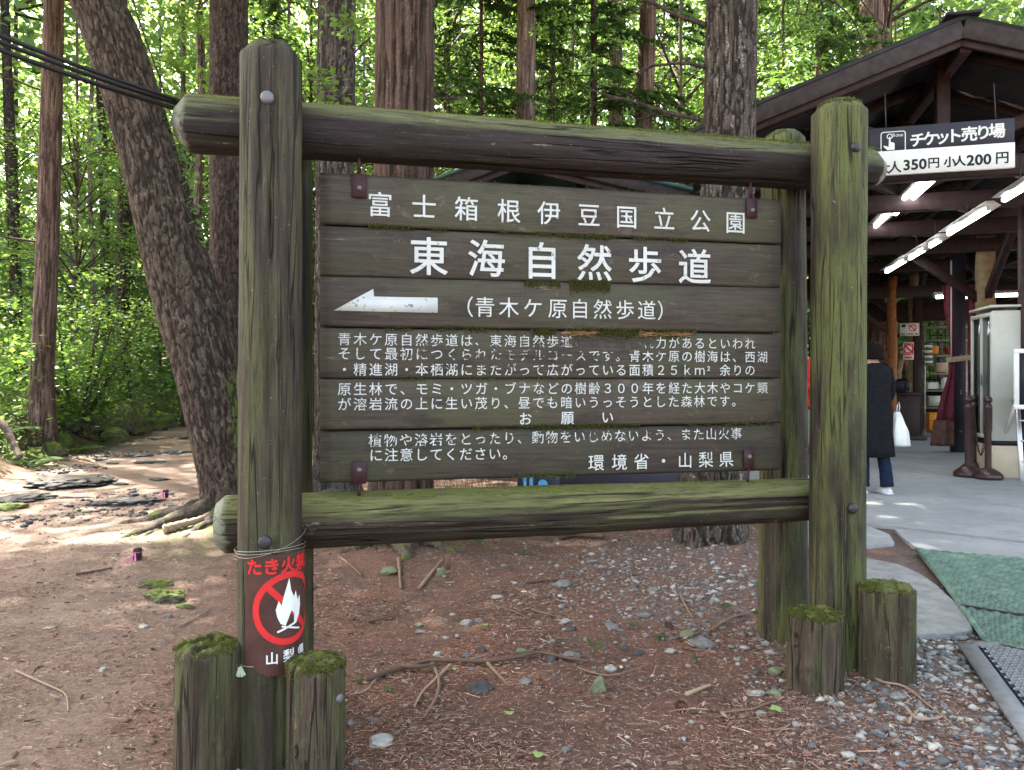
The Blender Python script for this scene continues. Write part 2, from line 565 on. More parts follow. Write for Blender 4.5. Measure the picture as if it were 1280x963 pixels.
M['slabrock'] = rock_mat('flat_grey_slab', (0.20, 0.20, 0.19), (0.33, 0.33, 0.31), 9)
M['greenrock'] = rock_mat('greenish_stone', (0.12, 0.14, 0.08), (0.25, 0.27, 0.16), 12)
M['root'] = bark_mat('root_bark', (0.13, 0.095, 0.075), (0.045, 0.033, 0.027), (0.26, 0.22, 0.19), 0.95, 0.5, 18)
M['mossroot'] = bark_mat('mossy_root_bark', (0.085, 0.066, 0.05), (0.03, 0.023, 0.018), (0.18, 0.15, 0.12), 1.0, 0.5, 18)
M['stick'] = ramp_attr_mat('stick_bark', [(0, (0.07, 0.045, 0.03)), (0.5, (0.17, 0.11, 0.075)), (1, (0.42, 0.31, 0.21))], 0.8)
M['bark_red'] = bark_mat('reddish_cedar_bark', (0.20, 0.125, 0.10), (0.05, 0.03, 0.025), (0.42, 0.33, 0.28), 0.4, 0.05, 26)
M['bark_cedar'] = bark_mat('brown_cedar_strip_bark', (0.115, 0.070, 0.052), (0.025, 0.016, 0.012), (0.23, 0.16, 0.13), 0.5, 0.035, 24)
M['bark_lean'] = bark_mat('rough_scaly_bark', (0.105, 0.075, 0.055), (0.028, 0.020, 0.015), (0.24, 0.20, 0.16), 1.0, 0.35, 20)
M['bark_dark'] = bark_mat('dark_fir_bark', (0.095, 0.064, 0.052), (0.025, 0.018, 0.015), (0.21, 0.17, 0.15), 0.9, 0.22, 34)
M['bark_grey'] = bark_mat('grey_flaking_bark', (0.115, 0.088, 0.072), (0.025, 0.02, 0.016), (0.40, 0.37, 0.33), 1.0, 0.10, 26)
M['bark_pale'] = bark_mat('pale_pinkish_bark', (0.24, 0.165, 0.14), (0.06, 0.045, 0.04), (0.5, 0.45, 0.42), 0.4, 0.08, 22)
M['leaf_bright'] = leaf_mat('bright_broad_leaf', (0.07, 0.14, 0.042), (0.21, 0.32, 0.11), 0.6)
M['leaf_mid'] = leaf_mat('mid_green_leaf', (0.055, 0.105, 0.038), (0.17, 0.25, 0.095), 0.55)
M['leaf_dark'] = leaf_mat('dark_conifer_spray', (0.035, 0.075, 0.032), (0.115, 0.18, 0.07), 0.5)
M['leaf_pale'] = leaf_mat('pale_conifer_spray', (0.06, 0.11, 0.05), (0.14, 0.21, 0.09), 0.5)
M['leaf_fallen'] = leaf_mat('fallen_green_leaf', (0.22, 0.36, 0.10), (0.36, 0.50, 0.18), 0.3)
M['glass'] = simple('cabinet_glass', (0.05, 0.06, 0.06), 0.06, 0, 0.1, 5, 0.8)


def emis(name, c, s):
    q = NT(name)
    q.base((0.9, 0.9, 0.9), 0.4)
    q.b.inputs['Emission Color'].default_value = (*c, 1)
    q.b.inputs['Emission Strength'].default_value = s
    return q.m


M['tubelight'] = emis('lit_fluorescent_tube', (0.9, 0.95, 1.0), 3.0)
M['lampwhite'] = simple('white_enamel', (0.7, 0.7, 0.7), 0.4)


def ground_mat():
    q = NT('forest_floor')
    c = q.coord((1, 1, 1))
    at = q.n('ShaderNodeAttribute'); at.attribute_name = 'mask'
    sp = q.n('ShaderNodeSeparateColor'); q.l(at.outputs['Color'], sp.inputs[0])
    path, grav, mossm = sp.outputs[0], sp.outputs[1], sp.outputs[2]
    n1 = q.noise(c, 2.2, 6, 0.65); n2 = q.noise(c, 30, 5, 0.7)
    a1 = q.noise(q.coord((1, 0.22, 1), rot=(0, 0, 0.6)), 220, 3, 0.6, 1.5)
    a2 = q.noise(q.coord((0.22, 1, 1), rot=(0, 0, 0.3)), 200, 3, 0.6, 1.5)
    ned = q.math('MAXIMUM', a1, a2)
    lit = q.ramp(ned, [(0.42, (0.05, 0.026, 0.018)), (0.55, (0.15, 0.078, 0.055)), (0.68, (0.29, 0.17, 0.12)), (0.8, (0.48, 0.35, 0.25))])
    soil = q.ramp(n2, [(0.35, (0.04, 0.028, 0.022)), (0.65, (0.14, 0.092, 0.07))])
    litter = q.mix(q.ramp(n1, [(0.42, 0), (0.6, 0.8)]), lit, soil)
    pth = q.mix(q.ramp(ned, [(0.45, 0), (0.75, 1)]), q.ramp(n2, [(0.3, (0.085, 0.062, 0.050)), (0.7, (0.22, 0.16, 0.125))]), (0.40, 0.30, 0.23))
    n4 = q.noise(c, 0.9, 5, 0.6)
    pth = q.mix(q.ramp(n4, [(0.40, 0.45), (0.55, 0)]), pth, (0.045, 0.034, 0.03))
    col = q.mix(path, litter, pth)
    gv = q.ramp(q.voro(c, 60, 'F1', 'Color'), [(0.2, (0.12, 0.115, 0.115)), (0.8, (0.33, 0.32, 0.31))])
    gm = q.math('MULTIPLY', grav, q.ramp(n1, [(0.35, 0.2), (0.55, 1.0)]))
    col = q.mix(q.math('MULTIPLY', gm, 0.2), col, gv)
    mc = q.mix(n2, (0.035, 0.055, 0.01), (0.11, 0.14, 0.03))
    mk = q.math('MULTIPLY', mossm, q.ramp(n1, [(0.42, 0), (0.55, 1)]))
    col = q.mix(mk, col, mc)
    q.bump(q.math('ADD', q.math('MULTIPLY', ned, 0.6), n2), 0.7, 0.012)
    q.base(col, 0.92)
    return q.m


# ------------------------------------------------------------------ ground sheet
def lines(a, b, step, lo, hi, g=1.12):
    xs = list(np.arange(a, b, step))
    s = step
    while xs[-1] < hi:
        s *= g
        xs.append(xs[-1] + s)
    s = step
    while xs[0] > lo:
        s *= g
        xs.insert(0, xs[0] - s)
    return np.array(xs)


gx = lines(-4.2, 4.2, 0.04, -260, 260, 1.09)
gy = lines(1.8, 8.0, 0.04, -40, 420, 1.08)
X, Y = np.meshgrid(gx, gy)
Z = hgt(X, Y)
# tiny litter relief
Z = Z + 0.004 * fbm(X * 30, Y * 30, 3.3, 2)
g = Geo()
ny, nx = X.shape
i, j = np.meshgrid(np.arange(ny - 1), np.arange(nx - 1), indexing='ij')
i = i.ravel(); j = j.ravel()
g.add(np.stack([X.ravel(), Y.ravel(), Z.ravel()], 1), np.stack([i * nx + j, i * nx + j + 1, (i + 1) * nx + j + 1, (i + 1) * nx + j], 1))
ground = g.build('ground', ground_mat(), smooth=True)
tag(ground, kind='structure')


def path_mask(x, y):
    right = -1.0 - 0.33 * (y - 2.0)
    right = np.maximum(right, -4.3 - 0.2 * (y - 12))
    xb = -7.0 - 0.22 * (y - 10)
    return sstep(-0.6, 0.7, right - x) * sstep(-0.2, 0.6, x - xb)


def gravel_mask(x, y):
    a = sstep(0.1, 1.0, x) * sstep(3.3, 4.2, y) * sstep(6.6, 5.2, y)
    b = sstep(0.8, 1.5, x - 0.25 * (y - 3)) * sstep(4.6, 3.6, y) * 1.1
    return np.clip(a * 0.9 + b, 0, 1)


pm, gm_ = path_mask(X, Y), gravel_mask(X, Y)
xb = -7.0 - 0.22 * (Y - 10)
mm_ = np.clip(sstep(-0.2, 0.5, xb - X) * 0.9 + sstep(10, 16, Y) * (1 - pm) + 0.9 * np.exp(-(((X + 2.5) / 0.6) ** 2 + ((Y - 6.7) / 0.7) ** 2)), 0, 1)
ca = ground.data.color_attributes.new('mask', 'FLOAT_COLOR', 'POINT')
ca.data.foreach_set('color', np.stack([pm.ravel(), gm_.ravel(), mm_.ravel(), np.ones(pm.size)], 1).astype(np.float32).ravel())

# ------------------------------------------------------------------ concrete floor, stone slab, mats
Fb = Vector((4.21, 7.15, 0.22))
BROT = -math.atan2(0.25, 0.968)            # building frame: x = across, y = away along the ridge
Bu = Vector((0.25, 0.968, 0)); Bv = Vector((0.968, -0.25, 0))


def B(s, r, z=0.0):
    return Fb + Bv * s + Bu * r + Vector((0, 0, z))


def poly_slab(name, pts, z0, z1, mat, parent=None, rough=0.0, sub=0):
    bm = bmesh.new()
    top = [bm.verts.new((p[0], p[1], z1)) for p in pts]
    bot = [bm.verts.new((p[0], p[1], z0)) for p in pts]
    bm.faces.new(top)
    n = len(pts)
    for k in range(n):
        bm.faces.new((top[k], bot[k], bot[(k + 1) % n], top[(k + 1) % n]))
    bmesh.ops.recalc_face_normals(bm, faces=bm.faces)
    if sub:
        bmesh.ops.triangulate(bm, faces=[f for f in bm.faces if len(f.verts) > 4])
        bmesh.ops.subdivide_edges(bm, edges=bm.edges[:], cuts=sub, use_grid_fill=True)
        for v in bm.verts:
            v.co.z += rough * float(fbm(v.co.x * 3, v.co.y * 3, 1.0, 4))
            if v.co.z < z1 - 0.001 + rough: pass
    me = bpy.data.meshes.new(name)
    bm.to_mesh(me); bm.free()
    me.materials.append(mat)
    o = bpy.data.objects.new(name, me)
    COL.objects.link(o)
    if parent: o.parent = parent
    return o


def concrete_mat():
    q = NT('worn_concrete')
    c = q.coord()
    n1 = q.noise(c, 0.8, 6, 0.65); n2 = q.noise(c, 45, 4); n3 = q.noise(c, 5, 5, 0.7)
    col = q.ramp(n1, [(0.35, (0.27, 0.275, 0.275)), (0.65, (0.40, 0.40, 0.395))])
    col = q.mix(q.ramp(n3, [(0.35, 0.4), (0.5, 0)]), col, (0.19, 0.185, 0.175))
    col = q.mix(q.math('MULTIPLY', n2, 0.3), col, (0.17, 0.165, 0.155))
    q.bump(n2, 0.25, 0.003)
    q.base(col, 0.8)
    return q.m


M['concrete'] = concrete_mat()
cA = G(1005, 654, 0.22); cB = G(1085, 655, 0.22); cC = G(1118, 658, 0.22); cD = G(1285, 677, 0.22)
farR = B(9, -1.5); farB = B(9, 30); farL = B(-2.3, 30); nearL = B(-2.3, 1.0)
conc = empty('concrete_floor', (0, 0, 0)); tag(conc, kind='structure')
jag = [cC.lerp(cD, t) + Vector((0, 0.012 * math.sin(t * 37), 0)) for t in np.linspace(0, 1, 14)]
main_poly = [cA, cB] + jag + [Vector((9.5, cD.y - 0.9, 0)), farR, farB, farL, Vector((1.95, 6.9, 0)), Vector((cA.x - 0.25, cA.y + 0.2, 0))]
poly_slab('floor_slab', [(p.x, p.y) for p in main_poly], 0.02, 0.22, M['concrete'], conc)
# front strip of concrete, separated by an open joint
e0, e1 = G(1118, 661, 0.216), G(1285, 680, 0.216)
f0, f1 = G(1147, 686, 0.216), G(1285, 700, 0.216)
poly_slab('floor_slab', [(p.x, p.y) for p in (e0, e1, Vector((8, e1.y - 0.6, 0)), Vector((8, f1.y - .6, 0)), f1, G(1215, 692.5, 0.216), f0, G(1128, 672, 0.216))], 0.02, 0.216, M['concrete'], conc)
poly_slab('floor_slab', [(p.x, p.y) for p in (G(1002, 657, 0.214), G(1084, 657, 0.214), G(1112, 668, .214), G(1118, 679, 0.214), G(1090, 682, 0.214), G(1000, 682, 0.214))], 0.02, 0.214, M['concrete'], conc)

# broad flat stone beside the stumps
sp_ = [(985, 702), (1040, 697), (1085, 697), (1125, 705), (1150, 716), (1172, 732), (1195, 752), (1212, 772), (1216, 786), (1190, 791), (1150, 792), (1100, 790), (1040, 785), (985, 775)]
o = poly_slab('flat_stone', [tuple(G(a, b, 0.225))[:2] for a, b in sp_], 0.08, 0.222, M['slabrock'], None, 0.012, 3)
bevel(o, 0.012, 2)
tag(o, 'broad flat light grey stone slab behind the tall mossy stump by the green mat', 'stone')

# green drainage mat
mat_t = empty('green_mat', G(1230, 740, 0.222), 0, 'green ribbed plastic mat lying at the edge of the concrete', 'mat')
ml = mat_t.location.copy()
ma, mb, mc_, md = G(1146, 687, .224), G(1330, 704, .224), G(1400, 838, .224), G(1234, 803, .224)
g = Geo()
g.add([tuple(p - ml) for p in (ma, mb, mc_, md)], [(0, 3, 2, 1)])
g.add([tuple(p - ml - Vector((0, 0, 0.01))) for p in (ma, mb, mc_, md)], [(0, 3, 2, 1)])
g.build('backing', M['matbase'], mat_t)
g = Geo()
NR = 58
for k in range(NR):
    t = (k + 0.5) / NR
    p, q_ = ma.lerp(md, t) - ml, mb.lerp(mc_, t) - ml
    n = 60
    dd = (q_ - p)
    V = []
    for m in range(n + 1):
        c = p + dd * (m / n)
        off = 0.006 * math.sin(m * 2.4 + k * 1.57) + 0.003 * math.sin(m * 0.7 + k)
        hz = 0.007 + 0.003 * math.sin(m * 1.1 + k * 2)
        V += [(c.x, c.y + off - 0.005, c.z + 0.001), (c.x, c.y + off, c.z + hz * 1.6), (c.x, c.y + off + 0.005, c.z + 0.001)]
    Fq = []
    for m in range(n):
        for c in (0, 1):
            a0 = m * 3 + c
            Fq.append((a0, a0 + 1, a0 + 4, a0 + 3))
    g.add(V, Fq, random.random())
tag(g.build('rib', M['greenmat'], mat_t), kind='stuff')
g = Geo(); g.tube([ma - ml, ma.lerp(md, .5) - ml + Vector((0.01, 0, 0)), md - ml], 0.013, 8)
g.build('edge_trim', M['greenmat'], mat_t)
g = Geo(); tA = ma.lerp(md, .72) - ml; tB = mb.lerp(mc_, .72) - ml
g.tube([tA + (tB - tA) * k / 8 + Vector((0, 0.006 * math.sin(k * 2), 0.012)) for k in range(9)], 0.006, 6)
g.build('seam_wire', M['darkmetal'], mat_t)

# rubber mat with round holes
rm = empty('rubber_mat', G(1250, 850, 0.215), 0, 'grey rubber mat with rows of round holes in the lower right corner', 'mat')
rl = rm.location.copy()
r0, r1, r2 = G(1208, 806, .22), G(1330, 800, .22), G(1330, 1000, .22)
ex = (r1 - r0).normalized()
ey = (r2 - r0) - ex * (r2 - r0).dot(ex) * 0.0
ey = (G(1284, 912, .22) - r0).normalized()
cell = 0.034
g = Geo(); HS = 12
VV, FF = [], []
for a in range(30):
    for b in range(34):
        c = r0 + ex * (0.075 + a * cell + (cell / 2 if b % 2 else 0)) + ey * (0.05 + b * cell * 0.9) - rl
        n0 = len(VV)
        for k in range(HS):
            t = 2 * PI * k / HS
            cx, cy = math.cos(t), math.sin(t)
            m = 1 / max(abs(cx), abs(cy))
            o1 = c + ex * (cx * m * cell / 2) + ey * (cy * m * cell * 0.45)
            i1 = c + ex * (cx * cell * 0.33) + ey * (cy * cell * 0.30)
            VV += [tuple(o1 + Vector((0, 0, 0.004))), tuple(i1 + Vector((0, 0, 0.004))), tuple(i1 - Vector((0, 0, 0.010)))]
        for k in range(HS):
            k2 = (k + 1) % HS
            FF.append((n0 + k * 3, n0 + k * 3 + 1, n0 + k2 * 3 + 1, n0 + k2 * 3))
            FF.append((n0 + k * 3 + 1, n0 + k * 3 + 2, n0 + k2 * 3 + 2, n0 + k2 * 3 + 1))
g.add(VV, np.array(FF))
tag(g.build('hole_grid', M['rubbermat'], rm), kind='stuff')
g = Geo(); g.add([tuple(q - rl + Vector((0, 0, -.012))) for q in (r0 + ex * .03, r0 + ex * 1.2, r0 + ex * 1.2 + ey * 1.25, r0 + ex * .03 + ey * 1.25)], [(0, 3, 2, 1)]); g.build('hole_shade_sheet', M['black'], rm)  # black sheet added below so the holes look shaded
g = Geo(); g.beam(r0 - rl, r0 + ey * 1.3 - rl, 0.075, 0.014); g.build('border', M['rubbermat'], rm)
g = Geo(); g.beam(r0 + ex * .04 - rl, r0 + ex * 1.2 - rl, 0.05, 0.013); g.build('border', M['rubbermat'], rm)


# ------------------------------------------------------------------ logs (local Z along the axis)
def log_obj(name, p0, p1, r0, r1, mat, parent=None, seed=0.0, seg=64, step=0.03, cham=(0.03, 0.03), rough=0.006, ragged=0.0, chamdepth=(0.03, 0.03)):
    p0, p1 = Vector(p0), Vector(p1)
    L = (p1 - p0).length
    n = max(6, int(L / step))
    ts = list(np.linspace(0, 1, n))
    prof = []
    prof += [(0.0, 0.02), (0.0, 0.5), (0.0, 1 - cham[0] / r0), (chamdepth[0] * 0.5, 1 - cham[0] * 0.5 / r0)]
    for t in ts:
        z = chamdepth[0] + t * (L - chamdepth[0] - chamdepth[1])
        prof.append((z, 1.0))
    prof += [(L - chamdepth[1] * 0.5, 1 - cham[1] * 0.5 / r1), (L, 1 - cham[1] / r1)] + [(L, q_) for q_ in (.80, .70, .6, .5, .4, .3, .2, .1, .02) if q_ < .97 - cham[1] / r1]
    prof = np.array(prof)
    th = np.arange(seg) / seg * 2 * PI
    zz = prof[:, 0][:, None] * np.ones(seg)
    rr = prof[:, 1][:, None] * (r0 + (r1 - r0) * prof[:, 0] / L)[:, None]
    cx, sx = np.cos(th)[None, :], np.sin(th)[None, :]
    nz = fbm(cx * 1.6 + seed, sx * 1.6, zz * 0.5 + seed * 3, 3) * rough * 1.6
    fl = fbm(cx * 9 + seed, sx * 9, zz * 0.8 + seed, 3)
    nz = nz + np.minimum(fl + 0.25, 0) * rough * 2.2 + fl * rough * 0.25
    # long drying cracks
    for k in range(3):
        ph = (seed * 2.7 + k * 2.3) % (2 * PI)
        wob = 0.15 * np.sin(zz * 2.2 + k + seed)
        dth = np.abs((th[None, :] - ph - wob + PI) % (2 * PI) - PI)
        zmask = sstep(0.1, 0.5, vnoise(zz * 1.1 + seed + k * 5, 0.5, k) + 0.4)
        nz = nz - 0.016 * np.exp(-(dth / 0.04) ** 2) * zmask
    rk_ = np.random.default_rng(int(seed * 100) + 5)
    for _ in range(int(3 + L * 2.2)):
        kz, kt, ks = rk_.uniform(0.1, max(L - .1, .15)), rk_.uniform(0, 2 * PI), rk_.uniform(0.018, 0.035)
        dt_ = ((th[None, :] - kt + PI) % (2 * PI) - PI) * r0
        d2 = (dt_ / ks) ** 2 + ((zz - kz) / (ks * 1.3)) ** 2
        nz = nz + 0.009 * np.exp(-d2) - 0.012 * np.exp(-d2 * 6)
    body = (prof[:, 1] >= 0.6)[:, None]
    rr = rr + nz * body
    if ragged:
        topm = sstep(L - 0.14, L, zz)
        zz = zz + ragged * topm * fbm(cx * rr * 34 + seed, sx * rr * 34, 4.0, 4) * (prof[:, 0] > L * 0.5)[:, None]
    v = np.stack([rr * cx, rr * sx, zz], 2)
    G_ = Geo()
    m = len(prof)
    i, j = np.meshgrid(np.arange(m - 1), np.arange(seg), indexing='ij')
    i = i.ravel(); j = j.ravel(); k = (j + 1) % seg
    G_.add(v.reshape(-1, 3), np.stack([i * seg + j, i * seg + k, (i + 1) * seg + k, (i + 1) * seg + j], 1))
    o = G_.build(name, mat, parent, True)
    o.location = p0
    o.rotation_mode = 'QUATERNION'
    o.rotation_quaternion = (p1 - p0).to_track_quat('Z', 'Y')
    return o


def tufts(pts, nrm, ln=(0.006, 0.014), wd=0.0022, name='moss', parent=None, local=None, spread=0.7):
    """moss: many tiny upright blades"""
    pts = np.asarray(pts, float); n = len(pts)
    nrm = np.asarray(nrm, float)
    if nrm.ndim == 1: nrm = np.tile(nrm, (n, 1))
    d = nrm + RNG.normal(0, spread, (n, 3))
    d /= np.linalg.norm(d, axis=1, keepdims=True)
    l = RNG.uniform(ln[0], ln[1], n)[:, None]
    s = np.cross(d, RNG.normal(0, 1, (n, 3)))
    s /= np.linalg.norm(s, axis=1, keepdims=True) + 1e-9
    s *= wd
    v = np.stack([pts - s, pts + s, pts + d * l], 1).reshape(-1, 3)
    f = np.arange(n * 3).reshape(-1, 3)
    g = Geo().add(v, f, np.repeat(np.clip(RNG.normal(0.5, 0.3, n), 0, 1), 3))
    o = g.build(name, M['moss'], parent, local=local)
    tag(o, kind='stuff')
    return o


# ------------------------------------------------------------------ the big signboard
FL = Vector((-0.874, 2.75, 0)); FR = Vector((1.394, 3.27, 0))      # front posts
Sd = (FR - FL).normalized(); Sn = Vector((-Sd.y, Sd.x, 0))
sign = empty('wooden_signboard', (FL + FR) / 2 + Sn * 0.2 + Vector((0, 0, 0.1)), 0,
             'large weathered log framed board with white Japanese lettering and a left arrow', 'signboard')
SO = sign.location.copy()


def S(t, z, off=0.2):
    """point on the sign plane: t metres from the left front post, in parent space"""
    return FL + Sd * t + Sn * off + Vector((0, 0, z)) - SO


def panel_tz(px, py, off=0.2):
    a = FL + Sn * off
    k = (px - 640) / F
    t = (k * a.y - a.x) / (Sd.x - k * Sd.y)
    Yd = a.y + Sd.y * t
    return t, CZ + (HOR - py) / F * Yd


def post_at(px_top, py_top, base, r, mat, seed, zlow, rag=0.012):
    top = P(px_top, py_top, base.y)
    return log_obj('post', Vector((base.x, base.y, zlow)) - SO, top - SO, r * 1.02, r * 0.98, mat, sign, seed, rough=0.005, cham=(0.02, 0.035), ragged=rag, chamdepth=(0.01, 0.045))


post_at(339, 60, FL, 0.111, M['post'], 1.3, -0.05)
post_at(1049, 130, FR, 0.113, M['post_green'], 4.1, 0.05)
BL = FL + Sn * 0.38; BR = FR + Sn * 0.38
log_obj('post', Vector((BL.x + .03, BL.y, -0.05)) - SO, Vector((BL.x + .03, BL.y, 2.50)) - SO, 0.108, 0.105, M['post_green'], sign, 7.7)
log_obj('post', Vector((BR.x - .01, BR.y, 0.05)) - SO, P(979, 168, BR.y) - SO, 0.115, 0.100, M['post_green'], sign, 9.2, ragged=0.012)
# crossbeams
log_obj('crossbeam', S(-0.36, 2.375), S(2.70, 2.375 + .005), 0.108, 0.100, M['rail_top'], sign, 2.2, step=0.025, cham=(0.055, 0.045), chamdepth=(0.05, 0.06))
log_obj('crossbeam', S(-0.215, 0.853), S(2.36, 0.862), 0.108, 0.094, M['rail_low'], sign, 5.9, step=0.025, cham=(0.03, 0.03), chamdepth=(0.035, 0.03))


# bolts
def bolt(p, d, r, mat, nm='bolt', parent=sign):
    g = Geo()
    pr = [(0.0, 0.012), (r * 0.5, 0.0115), (r * 0.85, 0.008), (r, 0.002), (r, -0.01)]
    g.lathe(pr, seg=18)
    o = g.build(nm, mat, parent, True)
    o.location = p
    o.rotation_mode = 'QUATERNION'
    o.rotation_quaternion = Vector(d).to_track_quat('Z', 'Y')
    return o


def on_post(px, py, base, r):
    k = (px - 640) / F
    # intersect the camera ray with the cylinder
    a = 1 + k * k; b_ = -2 * (k * base.x + base.y); c_ = base.x ** 2 + base.y ** 2 - r * r
    disc = max(b_ * b_ - 4 * a * c_, 0)
    Yd = (-b_ - math.sqrt(disc)) / (2 * a)
    p = P(px, py, Yd)
    n = (Vector((p.x, p.y, 0)) - Vector((base.x, base.y, 0))).normalized()
    return p, n


for px, py, base, rr_, r_, mt in ((334, 122, FL, .111, .023, 'metal'), (1070, 184, FR, .113, .022, 'darkmetal'), (1066, 636, FR, .114, .022, 'darkmetal'), (331, 678, FL, .112, .024, 'darkmetal')):
    p, n = on_post(px, py, base, rr_)
    bolt(p - SO + n * 0.001, n, r_, M[mt])


# six boards
def board_mat():
    q = NT('weathered_board')
    tc = q.n('ShaderNodeTexCoord'); oi = q.n('ShaderNodeObjectInfo')
    add = q.n('ShaderNodeVectorMath'); add.operation = 'ADD'
    cmb = q.n('ShaderNodeCombineXYZ'); rr = q.math('MULTIPLY', oi.outputs['Random'], 9.0)
    q.l(rr, cmb.inputs[2]); q.l(tc.outputs['Object'], add.inputs[0]); q.l(cmb.outputs[0], add.inputs[1])
    def mp(sc):
        m = q.n('ShaderNodeMapping'); m.inputs['Scale'].default_value = sc
        q.l(add.outputs[0], m.inputs[0]); return m.outputs[0]
    gr = q.noise(mp((0.05, 1, 1)), 60, 6, 0.65, 0.3)
    big = q.noise(mp((0.5, 1, 1)), 3.0, 5, 0.6)
    pat = q.noise(mp((0.3, 1, 1)), 9, 5, 0.7)
    col = q.mix(q.ramp(gr, [(0.3, 0), (0.7, 1)]), (0.036, 0.027, 0.022), (0.088, 0.068, 0.050))
    col = q.mix(q.ramp(big, [(0.42, 0), (0.60, 0.75)]), col, (0.070, 0.070, 0.036))
    col = q.mix(q.ramp(pat, [(0.35, 0.7), (0.47, 0)]), col, (0.028, 0.022, 0.020))
    col = q.mix(q.ramp(q.math('MULTIPLY', pat, gr), [(0.375, 0), (0.40, 0.55)]), col, (0.21, 0.18, 0.14))
    # darker fringe towards the long edges
    sx = q.n('ShaderNodeSeparateXYZ'); q.l(tc.outputs['Object'], sx.inputs[0])
    ed = q.math('ABSOLUTE', sx.outputs[2])
    fr = q.ramp(q.math('ADD', ed, q.math('MULTIPLY', q.math('SUBTRACT', pat, 0.5), 0.09)), [(0.085, 0), (0.105, 0.7)])
    col = q.mix(fr, col, (0.030, 0.024, 0.020))
    fg = q.noise(mp((0.03, 1, 1)), 240, 4, 0.75)
    col = q.mix(q.ramp(fg, [(0.36, 0.55), (0.5, 0)]), col, (0.025, 0.02, 0.017))
    bl = q.noise(mp((0.7, 1, 1)), 14, 5, 0.75, 0.6)
    col = q.mix(q.ramp(bl, [(0.60, 0), (0.66, 0.35)]), col, (0.17, 0.15, 0.11))
    tn = q.math('ADD', q.math('MULTIPLY', oi.outputs['Random'], 0.45), 0.75)
    tc_ = q.n('ShaderNodeCombineColor'); [q.l(tn, tc_.inputs[i_]) for i_ in range(3)]
    col = q.mix(1.0, col, tc_.outputs[0], 'MULTIPLY')
    q.bump(q.math('ADD', gr, fg), 0.35, 0.004)
    q.base(col, 0.62)
    return q.m


M['board'] = board_mat()
lef = [215, 281, 345, 409, 474, 539, 605]
rig = [250, 306, 360, 417, 473.5, 530, 588]
OB = 0.165      # board face plane offset
tl = panel_tz(400, 300, OB)[0]; tr = panel_tz(976, 300, OB)[0]
zl = [panel_tz(400, y, OB)[1] for y in lef]; zr = [panel_tz(976, y, OB)[1] for y in rig]
rotS = math.atan2(Sd.y, Sd.x)
boards = []
for k in range(6):
    wide = (k in (1, 3, 5))
    gapt = 0.0035 if k in (1, 3, 5) else 0.001
    gapb = 0.0035 if k in (0, 2, 4) else 0.001
    tt = 0.0
    n = 40
    V = []
    cx = (tl + tr) / 2
    ctz = (zl[k] + zl[k + 1] + zr[k] + zr[k + 1]) / 4
    ts = np.linspace(tl, tr, n)
    rows = [0.0, 0.05, 0.5, 0.95, 1.0]
    for row in rows:
        for t in ts:
            f_ = (t - tl) / (tr - tl)
            za = zl[k] * (1 - f_) + zr[k] * f_ - gapt
            zb = zl[k + 1] * (1 - f_) + zr[k + 1] * f_ + gapb
            z = za * (1 - row) + zb * row
            if row in (0.0, 1.0):
                z += 0.0022 * float(fbm(t * 9, k * 3.0 + row, 0.5, 3))
            dy = 0.004 if row in (0.0, 1.0) else 0.0
            V.append((t - cx, dy + 0.0015 * float(fbm(t * 2, k + row * 2, 2.2, 2)) + (k % 2) * 0.0018, z - ctz))
    nf = len(V)
    V += [(x, 0.034, z) for x, y, z in V]
    Fq = []
    m = len(rows)
    for a in range(m - 1):
        for b in range(n - 1):
            q0 = a * n + b
            Fq.append((q0, q0 + n, q0 + n + 1, q0 + 1))
            Fq.append((nf + q0, nf + q0 + 1, nf + q0 + n + 1, nf + q0 + n))
    for b in range(n - 1):
        Fq.append((b, b + 1, nf + b + 1, nf + b))
        q0 = (m - 1) * n + b
        Fq.append((q0, nf + q0, nf + q0 + 1, q0 + 1))
    for a in range(m - 1):
        q0 = a * n
        Fq.append((q0, nf + q0, nf + q0 + n, q0 + n))
        q0 = a * n + n - 1
        Fq.append((q0, q0 + n, nf + q0 + n, nf + q0))
    g = Geo().add(V, Fq)
    o = g.build('board', M['board'], sign)
    o.location = FL + Sd * cx + Sn * OB + Vector((0, 0, ctz)) - SO
    o.rotation_euler = (0, 0, rotS)
    boards.append((o, cx, ctz))

g = Geo(); zc_ = (zl[0] + zl[6] + zr[0] + zr[6]) / 4
g.box((0, 0, 0), (tr - tl - .03, .006, zl[0] - zl[6] - .06)); o = g.build('backing_board', M['darkwood'], sign)
o.location = FL + Sd * ((tl + tr) / 2) + Sn * (OB + .040) + Vector((0, 0, zc_)) - SO; o.rotation_euler = (0, 0, rotS)
for t in (tl + .18, (tl + tr) / 2, tr - .18):
    g = Geo(); g.box((0, 0, 0), (.07, .03, zl[0] - zl[6] - .10)); o = g.build('batten', M['darkwood'], sign)
    o.location = FL + Sd * t + Sn * (OB + .060) + Vector((0, 0, zc_)) - SO; o.rotation_euler = (0, 0, rotS)

# ------------------------------------------------------------------ lettering
_gl = {}


